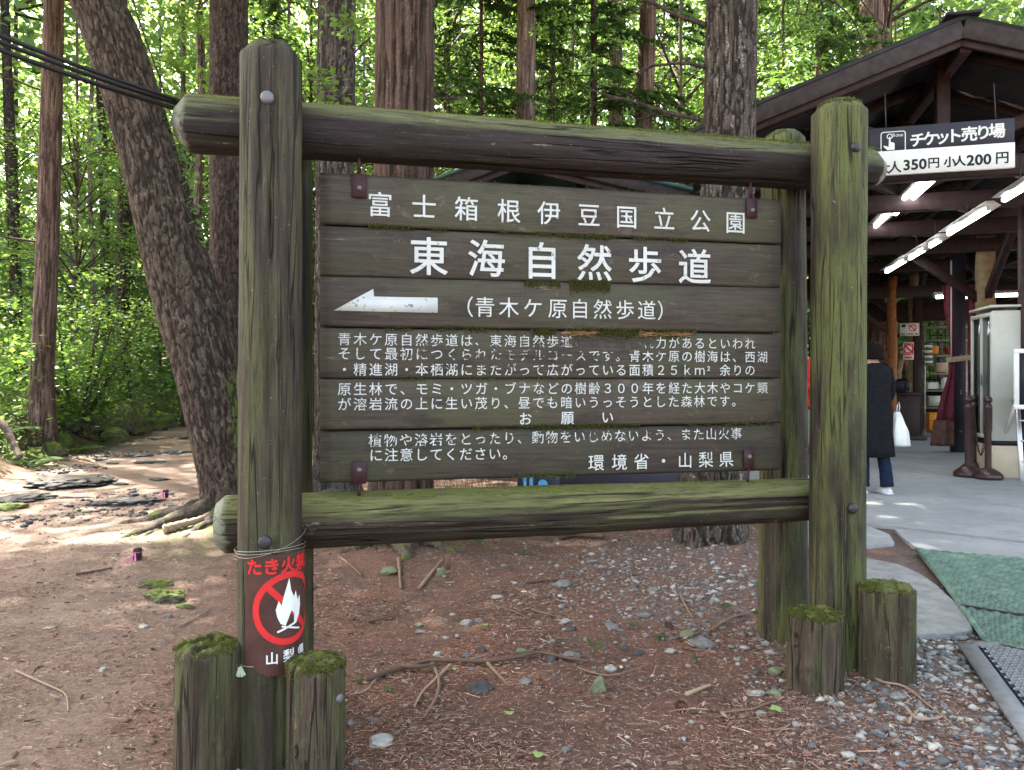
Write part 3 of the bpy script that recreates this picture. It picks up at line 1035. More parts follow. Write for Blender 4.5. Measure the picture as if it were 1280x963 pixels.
def glyph(ch, offset=0.0):
    key = (ch, offset)
    if key not in _gl:
        c = bpy.data.curves.new('glyph', 'FONT')
        c.body = ch; c.size = 1.0; c.offset = 0.0; c.resolution_u = 3
        o = bpy.data.objects.new('glyph', c)
        COL.objects.link(o)
        dg = bpy.context.evaluated_depsgraph_get()
        me = bpy.data.meshes.new_from_object(o.evaluated_get(dg))
        v = np.array([tuple(q.co)[:2] for q in me.vertices]) if len(me.vertices) else np.zeros((0, 2))
        f = [tuple(p.vertices) for p in me.polygons]
        cnt = {}
        for p in me.polygons:
            for ek in p.edge_keys: cnt[ek] = cnt.get(ek, 0) + 1
        be = np.array([ek for ek, c_ in cnt.items() if c_ == 1])
        bpy.data.objects.remove(o); bpy.data.curves.remove(c); bpy.data.meshes.remove(me)
        d = np.zeros(len(v))
        if offset > 0 and len(v) and len(be):
            # thicken the strokes: strips along the outline and round dots on its corners, each a hair deeper
            p, q = v[be[:, 0]], v[be[:, 1]]
            t = q - p; ln = np.linalg.norm(t, axis=1, keepdims=True) + 1e-9
            nn = np.stack([-t[:, 1], t[:, 0]], 1) / ln * offset
            n0 = len(v)
            st = np.stack([p - nn, q - nn, q + nn, p + nn], 1).reshape(-1, 2)
            f += [(n0 + 4 * k, n0 + 4 * k + 1, n0 + 4 * k + 2, n0 + 4 * k + 3) for k in range(len(p))]
            d = np.concatenate([d, np.repeat(0.00012 + 0.00010 * (np.arange(len(p)) % 3), 4)])
            v2 = np.concatenate([v, st])
            if offset > 0.011:
                hx_ = np.arange(8) / 8 * 2 * PI
                cs_ = np.stack([np.cos(hx_), np.sin(hx_)], 1) * offset
                n1 = len(v2)
                v2 = np.concatenate([v2, (v[:, None, :] + cs_[None]).reshape(-1, 2)])
                f += [tuple(n1 + 8 * k + m_ for m_ in range(8)) for k in range(len(v))]
                d = np.concatenate([d, np.repeat(0.00042 + 0.00008 * (np.arange(len(v)) % 2), 8)])
            v = v2
        _gl[key] = (v, f, d)
    return _gl[key]


def put_text(items, offset=0.012):
    """items: (char, cx, cz, size) on a plane; returns Geo in x,z with y = 0 facing -Y.
    the em box of a CJK glyph is centred at (0.5, 0.38)"""
    g = Geo()
    for ch, cx, cz, sz in items:
        v, f, dep = glyph(ch, offset)
        if not len(v): continue
        x = cx + (v[:, 0] - 0.5) * sz
        z = cz + (v[:, 1] - 0.38) * sz
        g.add(np.stack([x, dep, z], 1), f)
    return g


def letter_mat():
    q = NT('worn_white_lettering')
    c = q.coord()
    a = q.noise(c, 45, 5, 0.7); b = q.noise(c, 5, 3)
    wear = q.attr('var')
    k = q.ramp(q.math('ADD', q.math('MULTIPLY', a, 0.9), q.math('MULTIPLY', wear, 0.5)), [(0.525, 0), (0.60, 1)])
    col = q.mix(q.ramp(b, [(0.4, 0.25), (0.6, 0)]), (0.60, 0.61, 0.58), (0.36, 0.38, 0.32))
    col = q.mix(k, col, (0.055, 0.048, 0.034))
    q.base(col, 0.6)
    return q.m


M['letter'] = letter_mat()


def line_items(s, p0, p1, sz_px, n=None, cells=None):
    (t0, z0), (t1, z1) = panel_tz(*p0, OB), panel_tz(*p1, OB)
    n = n or len(s)
    D = (FL + Sn * OB + Sd * t0).y
    sz = sz_px / F * D
    out = []
    for k, ch in enumerate(s):
        f_ = k / (n - 1)
        if ch in ' 　': continue
        cx_, cz_ = t0 + (t1 - t0) * f_, z0 + (z1 - z0) * f_
        out.append((ch, cx_, cz_, sz))
    return out


def xlist(s, xs, y0, y1, sz_px):
    out = []
    D = (FL + Sn * OB + Sd * panel_tz(xs[0], y0, OB)[0]).y
    for k, (ch, x) in enumerate(zip(s, xs)):
        y = y0 + (y1 - y0) * (x - xs[0]) / (xs[-1] - xs[0])
        t, z = panel_tz(x, y, OB)
        out.append((ch, t, z, sz_px / F * D))
    return out


L_ = [
    (0, xlist('富士箱根伊豆国立公園', [475, 530, 583, 636, 686, 736, 783, 830, 875, 919], 256, 278.5, 32.5), 0.007),
    (1, xlist('東海自然歩道', [536, 608, 677, 743, 806, 868], 320.5, 333.5, 50), 0.0125),
    (2, xlist('（青木ケ原自然歩道）', [579, 606, 636, 666, 697, 724.5, 753, 781, 808, 832.5], 383.5, 388.5, 27), 0.002),
    (3, line_items('青木ケ原自然歩道は、東海自然歩道の中で最も魅力があるといわれ', (430.5, 424), (937, 430), 17.2), 0.0),
    (3, line_items('そして最初につくられたモデルコースです。青木ケ原の樹海は、西湖', (430.5, 442), (952.5, 446.5), 17.2), 0.004),
    (3, line_items('・精進湖・本栖湖にまたがって広がっている面積２５ｋｍ²余りの', (430.5, 462), (937, 463), 17.2), 0.004),
    (4, line_items('原生林で、モミ・ツガ・ブナなどの樹齢３００年を経た大木やコケ類', (430.5, 486.5), (952.5, 485), 17.2), 0.004),
    (4, line_items('が溶岩流の上に生い茂り、昼でも暗いうっそうとした森林です。', (430.5, 505.5), (921, 501.5), 17.2), 0.004),
    (4, xlist('お願い', [656.5, 709, 759], 523.5, 521.5, 17.5), 0.010),
    (5, line_items('植物や溶岩をとったり、動物をいじめないよう、また山火事', (469, 551), (920, 542), 17.6), 0.004),
    (5, line_items('に注意してください。', (470, 569), (636, 567), 17.6), 0.004),
    (5, xlist('環境省・山梨県', [745, 774, 801.5, 829, 856, 882, 907.5], 578.5, 574, 21.5), 0.006),
]
L2_ = []
for b, items, off in L_:
    if items[0][3] > 19.5 / F * 2.9:
        L2_ += [(b, [it], off, 'character') for it in items]      # big carved characters stand singly
    else:
        L2_.append((b, items, off, 'lettering'))
for b, items, off, nm_ in L2_:
    bo, bcx, bcz = boards[b]
    g = put_text([(c, x - bcx, z - bcz, s) for c, x, z, s in items], off)
    for k in range(len(g.v)):
        v = g.v[k]
        tw = v[:, 0] + bcx; zw = v[:, 2] + bcz
        # lettering is worn away in a band across the middle of the text block
        t0, z0 = panel_tz(690, 425, OB); t1, z1 = panel_tz(760, 448, OB)
        a = 0.75 * np.exp(-(((tw - panel_tz(768, 425, OB)[0]) / 0.18) ** 4 + ((zw - z0) / 0.035) ** 2))
        a = a + 0.30 * np.exp(-(((tw - panel_tz(640, 450, OB)[0]) / 0.45) ** 2 + ((zw - z1) / 0.06) ** 2))
        if b == 5: a = a + 0.15 * (zw > bcz + .03)
        g.a[k] = np.clip(a, 0, 1.2)
    lo = g.build(nm_, M['letter'], bo)
    lo.location = (0, -0.0035, 0)
bo, bcx, bcz = boards[2]
pts = [panel_tz(x, y, OB) for x, y in ((417, 388.5), (466.5, 361.5), (467.5, 371), (547, 372.5), (547, 391.5))]
n = 5
g = Geo().add([(t - bcx, -.0035, z - bcz) for t, z in pts] + [(t - bcx, .003, z - bcz) for t, z in pts], [(0, 4, 3, 2, 1)] + [(k, (k + 1) % 5, 5 + (k + 1) % 5, 5 + k) for k in range(5)], 0.0)
g.build('arrow', M['letter'], bo)

# brackets with bolts and rods
for px, py, w_, h_, rodto in ((449, 232, 18, 30, 1), (940, 260, 15, 25, 1), (449, 591, 18, 28, -1), (936.5, 574, 14, 24, -1)):
    t, z = panel_tz(px, py, OB - .012)
    D = (FL + Sn * OB + Sd * t).y
    g = Geo()
    g.box((0, 0, 0), (w_ / F * D, 0.008, h_ / F * D))
    o = g.build('bracket', M['bracket'], sign)
    o.location = S(t, z, OB - 0.010); o.rotation_euler = (0, 0, rotS)
    bevel(o, 0.002)
    bp = bolt(Vector((0, -0.004, (0.010 if rodto < 0 else -0.012))), (0, -1, 0), 0.011, M['metal'], 'bolt', o)
    g = Geo()
    zt = 2.30 if rodto > 0 else 0.93
    g.tube([(0, 0.004, h_ / F * D / 2 * rodto), (0, 0.014, (zt - z))], 0.007, 8)
    g.build('rod', M['bracket'], o)

# moss growing along the board joints
pts = []
def seam_pts(k, x0, x1, n, spr=0.006, dz=0.0):
    t0, t1 = panel_tz(x0, 300, OB)[0], panel_tz(x1, 300, OB)[0]
    for _ in range(n):
        t = random.uniform(t0, t1); f_ = (t - tl) / (tr - tl)
        if vnoise(t * 14, k * 3.3, 0.7) + 0.35 < random.random() - 0.35: continue
        z = zl[k] * (1 - f_) + zr[k] * f_ + random.gauss(dz, spr)
        pts.append(tuple(S(t, z, OB - 0.001)))
seam_pts(1, 460, 560, 900, 0.004); seam_pts(1, 620, 860, 1500, 0.004, -.002); seam_pts(1, 700, 760, 700, 0.006, -.004)
seam_pts(2, 655, 700, 900, 0.008, -0.012); seam_pts(2, 712, 762, 2600, 0.013, -0.014)
seam_pts(3, 480, 700, 1600, 0.006, -0.004); seam_pts(3, 640, 850, 5200, 0.010, -0.014); seam_pts(3, 700, 870, 1100, 0.006, 0.004)
seam_pts(4, 500, 700, 700, 0.006); seam_pts(5, 590, 800, 2000, 0.006, 0.002); seam_pts(5, 860, 970, 500, 0.004); seam_pts(6, 640, 720, 900, 0.008, 0.006)
seam_pts(0, 430, 960, 300, 0.003)
tufts(pts, tuple(-Sn + Vector((0, 0, 0.35))), (0.004, 0.011), 0.0018, 'moss', sign)
# torn orange wood fibre under the second seam
g = Geo()
for _ in range(170):
    x = random.choice((random.uniform(795, 862), random.uniform(700, 740)))
    t, z = panel_tz(x, 0, OB)[0], 0
    f_ = (t - tl) / (tr - tl); z = zl[3] * (1 - f_) + zr[3] * f_ - 0.012 + random.gauss(0, 0.005)
    a = S(t, z, OB - 0.004); b = a + Sd * random.uniform(.01, .04) + Vector((0, 0, random.uniform(-.006, .006)))
    g.tube([a, b], 0.0012, 4, False, random.uniform(0.4, 1))
M['fibre'] = ramp_attr_mat('torn_wood_fibre', [(0, (0.10, 0.04, 0.02)), (1, (0.38, 0.20, 0.10))])
tag(g.build('splinter', M['fibre'], sign), kind='stuff')

# moss on the top of the crossbeams, posts
pts = []
for _ in range(26000):
    t = random.uniform(-0.34, 2.66)
    dens = 0.25 + 0.75 * float(sstep(-0.1, 0.35, vnoise(t * 5, 1.5, 0.3)))
    if t > 1.5: dens += 0.4
    if t < 0: dens += 0.3
    if random.random() > dens: continue
    th = random.gauss(0.05, 0.42)
    r = 0.104
    p = S(t, 2.378) + Sn * (r * math.sin(th)) + Vector((0, 0, r * math.cos(th)))
    pts.append(tuple(p))
tufts(pts, (0, 0, 1), (0.004, 0.010), 0.002, 'moss', sign)
pts = []
for (t0, z0, off, rr) in ((FL + Vector((.003, 0, 0)), 2.607, 0, 0.085), (Vector((P(1049, 130, FR.y).x, FR.y, 0)), P(1049, 128, FR.y).z, 0, 0.09), (Vector((P(979, 168, BR.y).x, BR.y, 0)), P(979, 168, BR.y).z, 0, 0.085)):
    for _ in range(2600):
        a = random.uniform(0, 2 * PI); q = rr * math.sqrt(random.random())
        if vnoise(q * math.cos(a) * 20 + z0, q * math.sin(a) * 20) < -0.15: continue
        pts.append((t0.x + q * math.cos(a) - SO.x, t0.y + q * math.sin(a) - SO.y, z0 - SO.z - 0.004 - 0.02 * (q / rr) ** 4))
tufts(pts, (0, 0, 1), (0.006, 0.016), 0.0025, 'moss', sign)


# ------------------------------------------------------------------ stumps beside the posts
def stump(px, ptop, pbase, w_px, label, seed, rim=0.02):
    cpos = G(px, pbase - 6)
    D = cpos.y
    r = w_px / 2 / F * D
    D = D + r * 0.6
    base = Vector(((px - 640) / F * D, D, 0))
    ztop = CZ + (HOR - ptop) / F * D
    zg = h1(base.x, base.y) - 0.06
    t = empty('log_stump', (base.x, base.y, zg + 0.06), 0, label, 'stump', 'short log stumps set round the sign posts')
    o = log_obj('body', (0, 0, -0.06), (0.004, 0.0, ztop - zg - 0.06), r * 1.02, r, M['stump'], t, seed, step=0.012, seg=96, cham=(0.012, 0.014), ragged=rim, chamdepth=(0.01, 0.018), rough=0.009)
    pts = []
    for _ in range(9000):
        a = random.uniform(0, 2 * PI); q = r * math.sqrt(random.random())
        x, y = q * math.cos(a), q * math.sin(a)
        if vnoise(x * 22 + seed, y * 22, seed) < 0.08 - 0.5 * (q / r - 0.6): continue
        zz = ztop - zg - 0.06 + 0.004 + 0.010 * vnoise(x * 30, y * 30, seed) - 0.012 * (q / r) ** 6
        pts.append((x, y, zz))
    for _ in range(900):
        a = random.uniform(0, 2 * PI)
        if vnoise(a * 2 + seed, 1.0) < 0: continue
        zz = ztop - zg - 0.06 - abs(random.gauss(0, 0.025))
        pts.append(((r + .002) * math.cos(a), (r + .002) * math.sin(a), zz))
    tufts(pts, (0, 0, 1), (0.004, 0.011), 0.0015, 'moss', t)
    return t, base, r


st1 = stump(258, 806, 985, 80, 'mossy split log stump left of the left front post', 1.9, 0.03)
st2 = stump(395, 826, 985, 74, 'moss topped log stump right of the left front post with a bolt head', 3.3, 0.03)
st3 = stump(1019, 765, 874, 66, 'short mossy log stump in front of the right front post', 6.1)
st4 = stump(1108, 732, 858, 66, 'taller green log stump right of the right front post', 8.8)
p, n = on_post(424, 873, st2[1], st2[2])
bolt(p - st2[0].location, n, 0.017, M['metal'], 'bolt', st2[0])

# ------------------------------------------------------------------ no-fire plate bent round the left post
plate = empty('fire_ban_plate', (FL.x, FL.y, 0.8), 0, 'curved brown plate with red no fire symbol wired to the left post', 'warning sign')


def wrap(verts2, faces, rad, zc, mat, name, parent, step=6):
    """bend flat shapes given as (arc degrees, height) round the post"""
    bm = bmesh.new()
    vs = [bm.verts.new((a, 0, z)) for a, z in verts2]
    for f_ in faces:
        try: bm.faces.new([vs[i] for i in f_])
        except Exception: pass
    a0 = min(v[0] for v in verts2); a1 = max(v[0] for v in verts2)
    k = math.ceil(a0 / step) * step
    while k < a1:
        bmesh.ops.bisect_plane(bm, geom=bm.verts[:] + bm.edges[:] + bm.faces[:], plane_co=(k, 0, 0), plane_no=(1, 0, 0))
        k += step
    for v in bm.verts:
        a = math.radians(v.co.x)
        v.co = (rad * math.sin(a), -rad * math.cos(a), v.co.z + zc)
    me = bpy.data.meshes.new(name); bm.to_mesh(me); bm.free()
    me.materials.append(mat)
    o = bpy.data.objects.new(name, me); COL.objects.link(o); o.parent = parent
    return o


def zpx(y): return CZ + (HOR - y) / F * (FL.y - 0.118) - 0.8
PR = 0.119
deg = 1 / math.radians(1) / PR          # metres of arc -> degrees
ztp, zb1, zb2 = zpx(695), zpx(833), zpx(847)
o = wrap([(-27, ztp), (127, ztp), (127, zb1), (84, zb2), (14, zb2), (-27, zb1)], [(0, 5, 4, 3, 2, 1)], PR, 0, M['brownplate'], 'plate', plate)
m = o.modifiers.new('solid', 'SOLIDIFY'); m.thickness = 0.002; m.offset = -1
zc = zpx(764)
ccx, cr_, cw = 50, 0.128, 0.022
V, Fc = [], []
for k in range(48):
    t = 2 * PI * k / 48
    for r in (cr_, cr_ - cw):
        V.append((ccx + r * math.cos(t) * deg, zc + r * math.sin(t)))
for k in range(48):
    k2 = (k + 1) % 48
    Fc.append((k * 2, k * 2 + 1, k2 * 2 + 1, k2 * 2))
wrap(V, Fc, PR + 0.0012, 0, M['red'], 'ban_ring', plate)
# slash
s0 = Vector((-0.08, 0.085)); s1 = Vector((0.08, -0.085)); nn = Vector((0.085, 0.08)).normalized() * 0.011
wrap([(ccx + (p.x) * deg, zc + p.y) for p in (s0 + nn, s0 - nn, s1 - nn, s1 + nn)], [(0, 1, 2, 3)], PR + 0.0010, 0, M['red'], 'slash', plate)
fl = [(-0.045, -0.025), (-0.050, 0.0), (-0.040, 0.03), (-0.030, 0.012), (-0.022, 0.045), (-0.002, 0.105), (0.006, 0.06), (0.018, 0.035), (0.026, 0.055), (0.036, 0.02), (0.046, 0.035), (0.050, 0.0), (0.044, -0.03), (0.030, -0.055), (0.018, -0.065), (0.022, -0.03), (0.008, -0.01), (-0.004, -0.035), (-0.012, -0.022), (-0.016, -0.06), (-0.034, -0.05)]
bmf = bmesh.new(); vs = [bmf.verts.new((ccx + x * deg, 0, zc + z)) for x, z in fl]; bmf.faces.new(vs)
bmesh.ops.triangulate(bmf, faces=bmf.faces[:])
bmf.verts.index_update()
wrap([(v.co.x, v.co.z) for v in bmf.verts], [[v.index for v in f_.verts] for f_ in bmf.faces], PR + 0.0020, 0, M['white'], 'flame', plate)
bmf.free()
for (a, b, h_) in (((-0.045, -0.078), (0.03, -0.055), 0.007), ((-0.03, -0.06), (0.045, -0.083), 0.006)):
    nn = Vector((-(b[1] - a[1]), b[0] - a[0])).normalized() * h_ / 2
    pv = [Vector(a) + nn, Vector(a) - nn, Vector(b) - nn, Vector(b) + nn]
    wrap([(ccx + p.x * deg, zc + p.y) for p in pv], [(0, 1, 2, 3)], PR + 0.0022, 0, M['white'], 'firewood', plate)


def wrap_text(chars, a0, da, z, sz, mat, name, off):
    T = None
    for n_, (ox, oz) in enumerate(((0, 0), (off, 0), (-off, 0), (0, off), (0, -off))):   # bold strokes: layers a hair apart
        V, Fs = [], []
        for k, ch in enumerate(chars):
            v, f_, dep = glyph(ch, 0)
            n0 = len(V)
            for x, y in v: V.append((a0 + da * k + (x - 0.5 + ox) * sz * deg, z + (y - 0.38 + oz) * sz))
            Fs += [[i + n0 for i in q] for q in f_]
        o = wrap(V, Fs, PR + 0.0013 + 0.0002 * n_, 0, mat, name, plate, 8)
        if T is None: T = o
        else:
            bm = bmesh.new(); bm.from_mesh(T.data); bm.from_mesh(o.data); bm.to_mesh(T.data); bm.free()
            bpy.data.objects.remove(o)
    return T


wrap_text('たき火禁止', -9, 28.5, zpx(709), 0.060, M['red'], 'lettering', 0.035)
wrap_text('山梨県', 20, 29, zpx(824), 0.046, M['white'], 'lettering', 0.02)
# wires that hold it
def ring_wire(name, zf, r, parent, mat, rad=0.0013, a0=0, a1=360):
    g = Geo(); pts = []
    for k in range(49):
        a = math.radians(a0 + (a1 - a0) * k / 48)
        pts.append((r * math.sin(a), -r * math.cos(a), zf(a)))
    g.tube(pts, rad, 6, False)
    return g.build(name, mat, parent, True)
ring_wire('wire', lambda a: zpx(693) + 0.006 * math.sin(2 * a), 0.122, plate, M['wire'])
ring_wire('wire', lambda a: zpx(691) + 0.010 * math.sin(a + 0.5), 0.123, plate, M['wire'])
ring_wire('wire', lambda a: zpx(672) + 0.045 * math.sin(a - 0.9) - .03, 0.124, plate, M['wire'], 0.001, -50, 100)
ring_wire('wire', lambda a: zpx(833) + 0.004 * math.sin(3 * a), 0.121, plate, M['wire'], 0.0016, -75, -10)
g = Geo()
kp = Vector((0.121 * math.sin(R(-36)), -0.121 * math.cos(R(-36)), zpx(836)))
for a in (-2.2, -1.8, -1.35, -0.95, -2.7):
    e = kp + Vector((math.cos(a) * 0.028, -0.01, math.sin(a) * 0.034))
    dd = (e - kp).normalized(); pr_ = dd.cross(Vector((0, 1, 0))) * 0.005
    g.add([tuple(kp - pr_ * .4), tuple(kp + pr_ * .4), tuple(e + pr_), tuple(e - pr_)], [(0, 1, 2, 3)], 0.5)
M['rag'] = simple('pale_green_rag', (0.34, 0.40, 0.28), 0.9)
g.build('tied_rag', M['rag'], plate)

# ------------------------------------------------------------------ cables to the crossbeam end
end = P(226, 128, 2.88)
for k, (y0, dy, dz, rr, wrapd) in enumerate(((40, 0.0, 0.0, 0.0075, 'uppermost'), (46, 0.015, -0.012, 0.0075, 'middle'), (54, 0.03, -0.028, 0.009, 'lowest'))):
    a = P(-60, y0 - 20 + k * 3, 2.3 + 0.1 * k)
    b = end + Vector((0, dy, dz + 0.005))
    pts = []
    n = 260
    for i_ in range(n + 1):
        t = i_ / n
        p = a.lerp(b, t)
        p.z += -0.03 * 4 * t * (1 - t) * 0.35
        p.x += 0
        pts.append(p)
    # ribbed conduit
    rad = [rr * (1 + 0.10 * (1 if i_ % 2 else -1)) for i_ in range(n + 1)]
    g = Geo(); g.tube(pts, rad, 10)
    tag(g.build('cable', M['rubber'], None, True, local=tuple(b)), '%s of the three black ribbed cables running from upper left to the crossbeam end' % wrapd, 'cable', 'black cables at the crossbeam end')

# ------------------------------------------------------------------ tree trunks
def spline(pts, n):
    pts = np.asarray(pts, float)
    t = np.linspace(0, len(pts) - 1, n)
    i = np.clip(t.astype(int), 0, len(pts) - 2)
    f = (t - i)[:, None]
    p0 = pts[np.clip(i - 1, 0, len(pts) - 1)]; p1 = pts[i]; p2 = pts[i + 1]; p3 = pts[np.clip(i + 2, 0, len(pts) - 1)]
    return 0.5 * ((2 * p1) + (-p0 + p2) * f + (2 * p0 - 5 * p1 + 4 * p2 - p3) * f ** 2 + (-p0 + 3 * p1 - 3 * p2 + p3) * f ** 3)


def trunk(parent, pts, rad, mat, seed, mside=None, seg=72, fine=0.03, kind='plate', amp=0.016, flare=0.5, flz=0.28, lobes=5, finez=7.0, moss=0.3, mosstop=0.8, name='trunk'):
    """pts: centre line in parent space, [(x,y,z)...]; rad: radii at those points"""
    base = np.asarray(pts, float)
    L = np.linalg.norm(np.diff(base, axis=0), axis=1).sum()
    nf = int(min(L, finez) / fine); nc = int(max(L - finez, 0) / 0.5)
    c = spline(base, 400)
    s = np.concatenate([[0], np.cumsum(np.linalg.norm(np.diff(c, axis=0), axis=1))])
    ss = np.concatenate([np.linspace(0, min(L, finez), nf), np.linspace(finez, L, nc + 1)[1:] if nc else []])
    cen = np.stack([np.interp(ss, s, c[:, k]) for k in range(3)], 1)
    rb = np.concatenate([spline(np.stack([rad, rad, rad], 1), 400)[:, 0]])
    r = np.interp(ss, s, rb)
    th = np.arange(seg) / seg * 2 * PI
    CX, SX = np.cos(th)[None, :], np.sin(th)[None, :]
    Zs = ss[:, None] * np.ones((1, seg))
    rr = r[:, None] * np.ones((1, seg))
    fz = np.exp(-np.maximum(Zs, 0) / flz)
    lob = 0.55 + 0.45 * np.cos(lobes * th + seed) [None, :] + 0.35 * np.cos((lobes + 2) * th + seed * 2)[None, :]
    rr = rr * (1 + flare * fz * np.clip(lob, 0.05, 1.6))
    cxr, sxr = CX * rr, SX * rr
    rr = rr + 0.05 * r[:, None] * fbm(CX * 1.3 + seed, SX * 1.3, Zs * 1.2, 3)
    if kind == 'strip':
        wz = 0.5 * fbm(cxr * 5, sxr * 5, Zs * 1.5 + seed, 2)
        f1 = 1 - np.abs(fbm(cxr * 19 + seed + wz, sxr * 19 + wz, Zs * 1.3 + seed, 4)) * 3.4
        f2 = fbm(cxr * 70 + seed, sxr * 70, Zs * 3.0, 2)
        d = np.clip(f1, 0, 1) ** 2 * -1.0 + 0.55 * f2
    elif kind == 'fine':
        f1 = 1 - np.abs(fbm(cxr * 40 + seed, sxr * 40, Zs * 9 + seed, 3)) * 3.0
        d = np.clip(f1, 0, 1) ** 2 * -1.0 + 0.5 * fbm(cxr * 80, sxr * 80, Zs * 40, 2)
    else:
        f1 = 1 - np.abs(fbm(cxr * 34 + seed, sxr * 34, Zs * 9 + seed + 2 * fbm(cxr * 3, sxr * 3, Zs * 2, 2), 2)) * 3.6
        d = np.clip(f1, 0, 1) ** 1.3 * -1.3 + 0.45 * fbm(cxr * 55, sxr * 55, Zs * 30, 3)
    rr = rr + amp * d
    V = np.zeros((len(ss), seg, 3))
    tan = np.gradient(cen, axis=0); tan /= np.linalg.norm(tan, axis=1, keepdims=True)
    xa = np.cross(np.array([0, 1.0, 0]), tan); xa /= np.linalg.norm(xa, axis=1, keepdims=True)
    ya = np.cross(tan, xa)
    V = cen[:, None, :] + rr[:, :, None] * (CX[..., None] * xa[:, None, :] + SX[..., None] * ya[:, None, :])
    a = moss * np.exp(-Zs / mosstop) * 1.8 + 0.25 * moss * (0.5 + 0.5 * SX) + 0.2 * moss
    if mside is not None:
        a = mside * np.clip(CX * 0.9 - 0.25 * SX, 0, 1) * np.exp(-((Zs - 0.9) / 1.1) ** 2) + 0.45 * mside * np.exp(-Zs / 0.25) + 0 * a
    m = len(ss)
    i, j = np.meshgrid(np.arange(m - 1), np.arange(seg), indexing='ij')
    i = i.ravel(); j = j.ravel(); k = (j + 1) % seg
    g = Geo().add(V.reshape(-1, 3), np.stack([i * seg + j, i * seg + k, (i + 1) * seg + k, (i + 1) * seg + j], 1), np.clip(a, 0, 1).ravel())
    o = g.build(name, mat, parent, True)
    at = o.data.attributes.new('ridge', 'FLOAT', 'POINT')
    at.data.foreach_set('value', np.clip(0.85 + d * 0.8, 0, 1).ravel().astype(np.float32))
    return o


def root_geo(g, p0, ang, length, r0, seed, bend=0.5, rise=0.06):
    pts, rad = [], []
    x, y = p0
    n = 16
    for k in range(n + 1):
        t = k / n
        pts.append((x, y, h1(x, y) + rise * (1 - t) * 0.7 + r0 * (1 - t) * 0.1 - 0.012 - 0.028 * t + .012 * math.sin(k * 1.4 + seed)))
        rad.append(r0 * (1 - t) ** 0.7 * (1 + 0.18 * math.sin(k * 1.9 + seed)) + 0.006)
        ang += bend / n * math.sin(seed + k * 0.6)
        x += math.cos(ang) * length / n; y += math.sin(ang) * length / n
    g.tube([tuple(p) for p in pts], rad, 12, True, np.repeat(0.45 + 0.3 * np.sin(np.arange(n + 1) * 1.3 + seed), 12), 0.22)
    return g


def roots(parent, lst, mat):
    for k, (px_, py_, ang, ln, r) in enumerate(lst):
        g = Geo(); ln *= 0.72; r *= 0.62
        root_geo(g, (px_, py_), ang, ln, r, k * 1.7 + px_, bend=0.9)
        o = g.build('root', mat, None, True)
        o.parent = parent
        o.matrix_parent_inverse = parent.matrix_basis.inverted()
        m = Matrix.Translation(-parent.location)
        o.matrix_parent_inverse = Matrix.Identity(4)
        o.data.transform(m)


# ------------------------------------------------------------------ foliage makers (leaf sized faces)
def quads(c, d, s, L, W, a):
    """rhombic leaves: centre c, length axis d, side axis s"""
    d = d * L[:, None]; s = s * W[:, None]
    v = np.stack([c - d * 0.5, c + s * 0.5 - d * 0.05, c + d * 0.5, c - s * 0.5 - d * 0.05], 1).reshape(-1, 3)
    f = np.arange(len(c) * 4).reshape(-1, 4)
    return v, f, np.repeat(a, 4)


def unit(v):
    return v / (np.linalg.norm(v, axis=-1, keepdims=True) + 1e-9)


def broad_leaves(g, centers, n_each, rad, size, flat=0.35, rng=RNG, tint=None, thick=0.35):
    centers = np.asarray(centers, float)
    n = len(centers) * n_each
    c = np.repeat(centers, n_each, 0)
    off = rng.normal(0, 1, (n, 3)) * rad * np.array([1, 1, thick])
    c = c + off
    nrm = unit(np.array([0, 0, 1.0]) + rng.normal(0, flat, (n, 3)))
    d = unit(np.cross(nrm, rng.normal(0, 1, (n, 3))))
    s = np.cross(nrm, d)
    L = size * rng.uniform(0.6, 1.3, n)
    base = np.repeat(rng.uniform(0.15, 0.8, len(centers)) if tint is None else tint, n_each)
    v, f, a = quads(c, d, s, L, L * 0.62, np.clip(base + rng.normal(0, 0.18, n), 0, 1))
    g.add(v, f, a)


